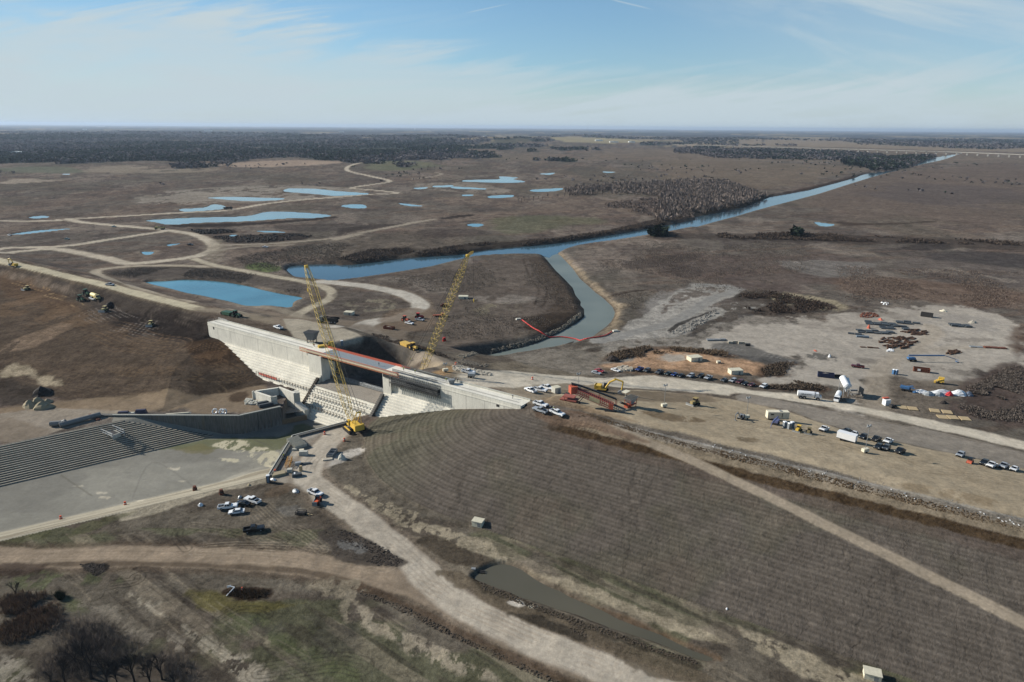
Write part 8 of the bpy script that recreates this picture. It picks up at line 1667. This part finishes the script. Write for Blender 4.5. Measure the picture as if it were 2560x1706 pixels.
# floating barrier across the inlet
bp_ = [(1215, 1362), (1300, 1422), (1380, 1470), (1470, 1490), (1565, 1503), (1640, 1484), (1750, 1466), (1803, 1438)]
t = thing('floating_barrier', 'red floating barrier strung across the mouth of the inlet', 'barrier'); line = smooth([tuple(v) for v in T('Z2', bp_)[:, :2]], 6)
zz_ = [max(ground_z(p[0], p[1]), ZW)+.35 for p in line]
for i in range(len(line)-1):
    p = Vector((*line[i], zz_[i])); q = Vector((*line[i+1], zz_[i+1])); b = B(); b.tube(p, p.lerp(q, .92), .34, 7); b.build('float', mat('barrier_red', (190, 66, 60), .6), t)
for p_, lb in (((1192, 1357), 'pale anchor block at the left end of the red barrier'), ((1825, 1434), 'pale anchor block at the right end of the red barrier')): 
    o = thing('anchor_block', lb, 'block', place('Z2', *p_), .3, 'barrier anchors'); b = B(); b.box(0, 0, 0, 3.4, 2.2, .8, 0, .8, .8); b.build('block', M_conc2, o)
drum('red barrel on the dirt right of the bridge ramp', 'Z5', (826, 366), M_red, 1.1, 2.2, 'tank', 'red_tank', None)
t = thing('equipment_trailer', 'red low equipment trailer behind the slim crane', 'trailer', place('Z5', 770, 125), .2); b = B(); b.box(0, 0, .8, 7, 2.2, .4); b.box(2.5, 0, 1.2, 1.6, 1.8, 1.0); b.build('bed', mat('dark_orange', (150, 84, 60), .7), t)
for x in (-1.5, -.3): b = B(); b.wheel(x, -1.0, .45, .45, .3); b.build('wheel', M_black, t)
t = thing('utility_vehicle', 'red vehicle half hidden behind the slim crane boom', 'vehicle', place('Z5', 822, 30), 0); b = B(); b.box(0, 0, .5, 4.6, 2.0, .9); b.box(-.3, 0, 1.4, 1.8, 1.8, .9, 0, .8, .9); b.build('body', M_rust, t)
# ditch pump, pipe stub, white birds
t = thing('pump', 'dark pump raft at the head of the ditch', 'pump', (*U('W6', 765, 470, 1.75), 1.75), -.15); b = B(); b.tube((-1.6, -.3, .1), (2.2, -.3, .1), .25, 6); b.tube((-1.6, .4, .1), (2.2, .4, .1), .25, 6); b.build('float', M_dark, t); b = B(); b.box(-1.0, 0, .3, 1.2, .9, .7); b.build('motor', M_grey, t)
t = thing('pipe_stub', 'white pipe gate in the small patch of reeds', 'pipe', place('W5', 1520, 470), .4); b = B(); b.tube((-1.5, -1.4, .2), (.6, .3, 1.0), .12, 6); b.tube((.6, .3, 1.0), (-.6, 1.0, 1.2), .14, 6); b.tube((.2, 0, 0), (.2, 0, 1.0), .08, 5); b.box(-.7, 1.0, .9, 1.0, .1, .5); b.build('pipe', M_white, t)
drum('small orange marker beside the white pipe gate', 'W5', (1583, 458), M_orange, .25, .8, 'marker', 'marker_post', None)
r = random.Random(5)
for i in range(30):
    x = r.uniform(0, 2352); y = 402+x*.2535+r.uniform(-6, 22); o = thing('seagull', 'small white bird resting on the bare earth strip beside the crest', 'bird', place('W3', x, y), r.uniform(0, 6), 'white birds on the earth strip') if i == 0 else copy_thing(bird0, 'small white bird resting on the bare earth strip beside the crest', G('W3', x, y), r.uniform(0, 6))
    if i == 0: bird0 = o; b = B(); b.fr(-.2, .16, -.07, .07, .05, -.15, .11, -.05, .05, .2); b.fr(-.36, -.14, -.04, .04, .12, -.34, -.14, -.03, .03, .16); b.box(.17, 0, .17, .12, .09, .1); b.build('body', M_white, o)
# ------------------------------------------------------------------ far buildings
def far_house(label, tg, x, y, L_, w, h, m, roofc, tank=False):
    q = U(tg, x, y, 8); z = float(tz(np.array([q]))[0]); t = thing('farm_building', label, 'building', (q[0], q[1], z), .2, 'far buildings'); b = B(); b.box(0, 0, -2, L_, w, h+2); b.build('wall', m, t); b = B(); b.prism([(-L_/2-1, h), (L_/2+1, h), (L_/2, h+w*.04+.3), (0, h+w*.04+2.5), (-L_/2, h+w*.04+.3)], -w/2-1, w/2+1); b.build('roof', roofc, t)
M_rw = mat('far_white', (236, 236, 230), .6, scale=.1)
for a in [('white farm building left of a pair far in the woods', 'Z2', 902, 160, 50, 20, 7), ('white farm building right of the pair far in the woods', 'Z2', 975, 157, 55, 20, 8), ('long pale shed left on the far pasture', 'Z2', 1716, 196, 60, 18, 6), ('long pale shed right on the far pasture', 'Z2', 1815, 202, 70, 18, 6), ('rightmost pale shed on the far pasture', 'Z2', 1930, 200, 50, 18, 6), ('white building high in the woods above the pasture', 'Z2', 1657, 93, 160, 40, 16), ('red brown house above the far pasture', 'Z2', 1770, 149, 60, 20, 8), ('big white house at the far left wood edge', 'Z1', 102, 270, 46, 18, 8), ('long white roofs near the horizon on the left', 'Z1', 658, 97, 320, 60, 18), ('bright white roof near the horizon left', 'Z1', 702, 91, 130, 60, 22), ('pale roof in the middle of the far woods', 'Z1', 1362, 130, 110, 40, 10), ('white roof in the far woods right of the pale roof', 'Z1', 2230, 134, 90, 40, 12), ('small white roof in the woods at the left', 'Z1', 553, 122, 60, 30, 10), ('white shed near the horizon right of the pale roof', 'Z1', 1470, 98, 140, 50, 14)]: far_house(*a[:7], M_rw if 'red' not in a[0] else M_rust, M_rw if 'red' not in a[0] else M_rust)
for x, lb in ((515, 'white water tower rising from the far woods'),):
    q = U('Z2', x, 118, 12); z = float(tz(np.array([q]))[0]); t = thing('water_tower', lb, 'water tower', (q[0], q[1], z)); b = B(); b.lump(0, 0, 46, 13, 13, 10, 1, 12, 6); b.tube((0, 0, 40), (0, 0, 46.5), 6, 12, 13); b.build('tank', M_rw, t); b = B(); b.tube((0, 0, -2), (0, 0, 42), 4, 10); b.build('column', M_rw, t)
q = U('Z2', 533, 100, 12); t = thing('radio_mast', 'thin dark mast beside the far water tower', 'mast', (q[0], q[1], 10)); b = B(); b.tube((0, 0, -2), (0, 0, 62), 1.6, 4, .8); b.build('mast', M_grey, t)
q = U('Z2', 1640, 180, 8); t = thing('radio_mast', 'faint tall mast on the far pasture', 'mast', (q[0], q[1], 6)); b = B(); b.tube((0, 0, -2), (0, 0, 120), .9, 4, .5); b.build('mast', M_grey, t)
# ------------------------------------------------------------------ people
def person_mesh(walk):
    me = bpy.data.meshes.new('body'); s = 1 if walk else .35
    V = [(0, 0, .95), (0, 0, 1.15), (0, 0, 1.38), (0, 0, 1.50), (.02, 0, 1.58), (.03, 0, 1.68),
         (0, .11, .90), (.14*s, .12, .50), (.04*s, .12, .08), (.18*s, .12, .04), (0, -.11, .90), (-.10*s, -.12, .50), (-.26*s, -.12, .10), (-.12*s, -.12, .04),
         (0, .20, 1.42), (-.08*s, .26, 1.14), (.10*s, .25, .92), (0, -.20, 1.42), (.06*s, -.26, 1.14), (.26*s, -.24, .96)]
    E = [(0, 1), (1, 2), (2, 3), (3, 4), (4, 5), (0, 6), (6, 7), (7, 8), (8, 9), (0, 10), (10, 11), (11, 12), (12, 13), (2, 14), (14, 15), (15, 16), (2, 17), (17, 18), (18, 19)]
    rad = [.15, .14, .17, .07, .10, .10, .10, .07, .05, .05, .10, .07, .05, .05, .075, .05, .04, .075, .05, .04]
    me.from_pydata(V, E, []); o = bpy.data.objects.new('tmp', me); C.objects.link(o); md = o.modifiers.new('s', 'SKIN'); me.skin_vertices[0].data[0].use_root = True
    for i, r_ in enumerate(rad): me.skin_vertices[0].data[i].radius = (r_, r_)
    sb = o.modifiers.new('u', 'SUBSURF'); sb.levels = 1; bpy.context.view_layer.update(); m2 = bpy.data.meshes.new_from_object(o.evaluated_get(bpy.context.evaluated_depsgraph_get())); bpy.data.objects.remove(o); m2.name = 'body'; return m2
PM = {True: person_mesh(True), False: person_mesh(False)}; M_dkc = mat('dark_clothes', (52, 54, 60), .9); M_vest = mat('safety_vest', (190, 196, 72), .8); M_vo = mat('orange_vest', (220, 110, 60), .8); PMS = {}
def person(label, p, rz, walk=False, vest=None, helmet=None):
    t = thing('person', label, 'person', p, rz, 'workers on site'); me = PM[walk].copy(); me.materials.clear(); me.materials.append(M_dkc); o = bpy.data.objects.new('body', me); C.objects.link(o); o.parent = t
    b = B(); b.tube((.03, 0, 1.68), (.03, 0, 1.76), .14, 8, .13); b.tube((.03, 0, 1.76), (.02, 0, 1.83), .13, 8, .05); b.build('helmet', helmet or M_white, t)
    b = B(); b.tube((0, 0, 1.0), (0, 0, 1.44), .19, 8, .20); b.build('vest', vest or M_vest, t)
def onq(tg, x, y, z): q = U(tg, x, y, z); return (q[0], q[1], z)
person('person walking alone on the dam crest near its right end', onq('Z5', 1497, 930, 19.93), .3, True, M_dkc); person('person left of the pair standing on the crest', onq('Z5', 845, 762, 19.95), .6); person('person right of the pair standing on the crest', onq('Z5', 930, 768, 19.95), 2.0, False, M_dkc)
person('person crouching group beside the tools on the crest', onq('Z5', 955, 770, 19.95), 3.0, False, M_dkc); person('person between the white pickups at the head of the slope, in yellow vest', tuple(G('W1', 452, 730)), 1.0); person('person in dark clothes beside the yellow vested one', tuple(G('W1', 416, 728)), 2.0, False, M_dkc)
person('person on the bridge deck near its right end', onq('Z4', 1833, 608, 19.87), .5, False, M_dkc); person('person in yellow vest left among the rebar cages on the crest', onq('Z5', 428, 655, 19.93), 1.2); person('person in yellow vest right of the rebar cages', onq('Z5', 540, 680, 19.93), 2.2); person('person in orange vest by the hopper on the left abutment', onq('V2', 480, 500, 19.95), 1.0, False, M_vo)
person('person in white helmet near the yellow pump on the abutment', onq('V2', 455, 475, 19.95), 2.4); person('person behind the bridge ramp on the dark slope', tuple(G('Z5', 498, 560)), .4); person('person below the bridge on the chute platform', onq('V2', 1320, 960, 6.65), .4, False, M_white)
person('person in yellow vest by the leaning form panels', tuple(G('W4', 935, 190)), .4); person('person near the lower end of the work area', tuple(G('W4', 900, 330)), 1.4)
# ------------------------------------------------------------------ air
def build_haze(dens=3.3e-5):
    x, y0, y1, zb, zt = 64000, -80, 62000, -40, 190
    b = B(); b.hexa([(-x, y0, zb), (x, y0, zb), (x, y1, zb), (-x, y1, zb), (-x, y0, zt), (x, y0, zt), (x, y1, zt), (-x, y1, zt)])
    m = bpy.data.materials.new('haze'); m.use_nodes = True; nt = m.node_tree; nt.nodes.clear(); o = nt.nodes.new('ShaderNodeOutputMaterial'); v = nt.nodes.new('ShaderNodeVolumePrincipled')
    v.inputs['Color'].default_value = (.56, .69, .86, 1); v.inputs['Density'].default_value = dens; v.inputs['Anisotropy'].default_value = .2; nt.links.new(v.outputs[0], o.inputs['Volume'])
    h = b.build('haze', m); h['kind'] = 'stuff'
build_haze()
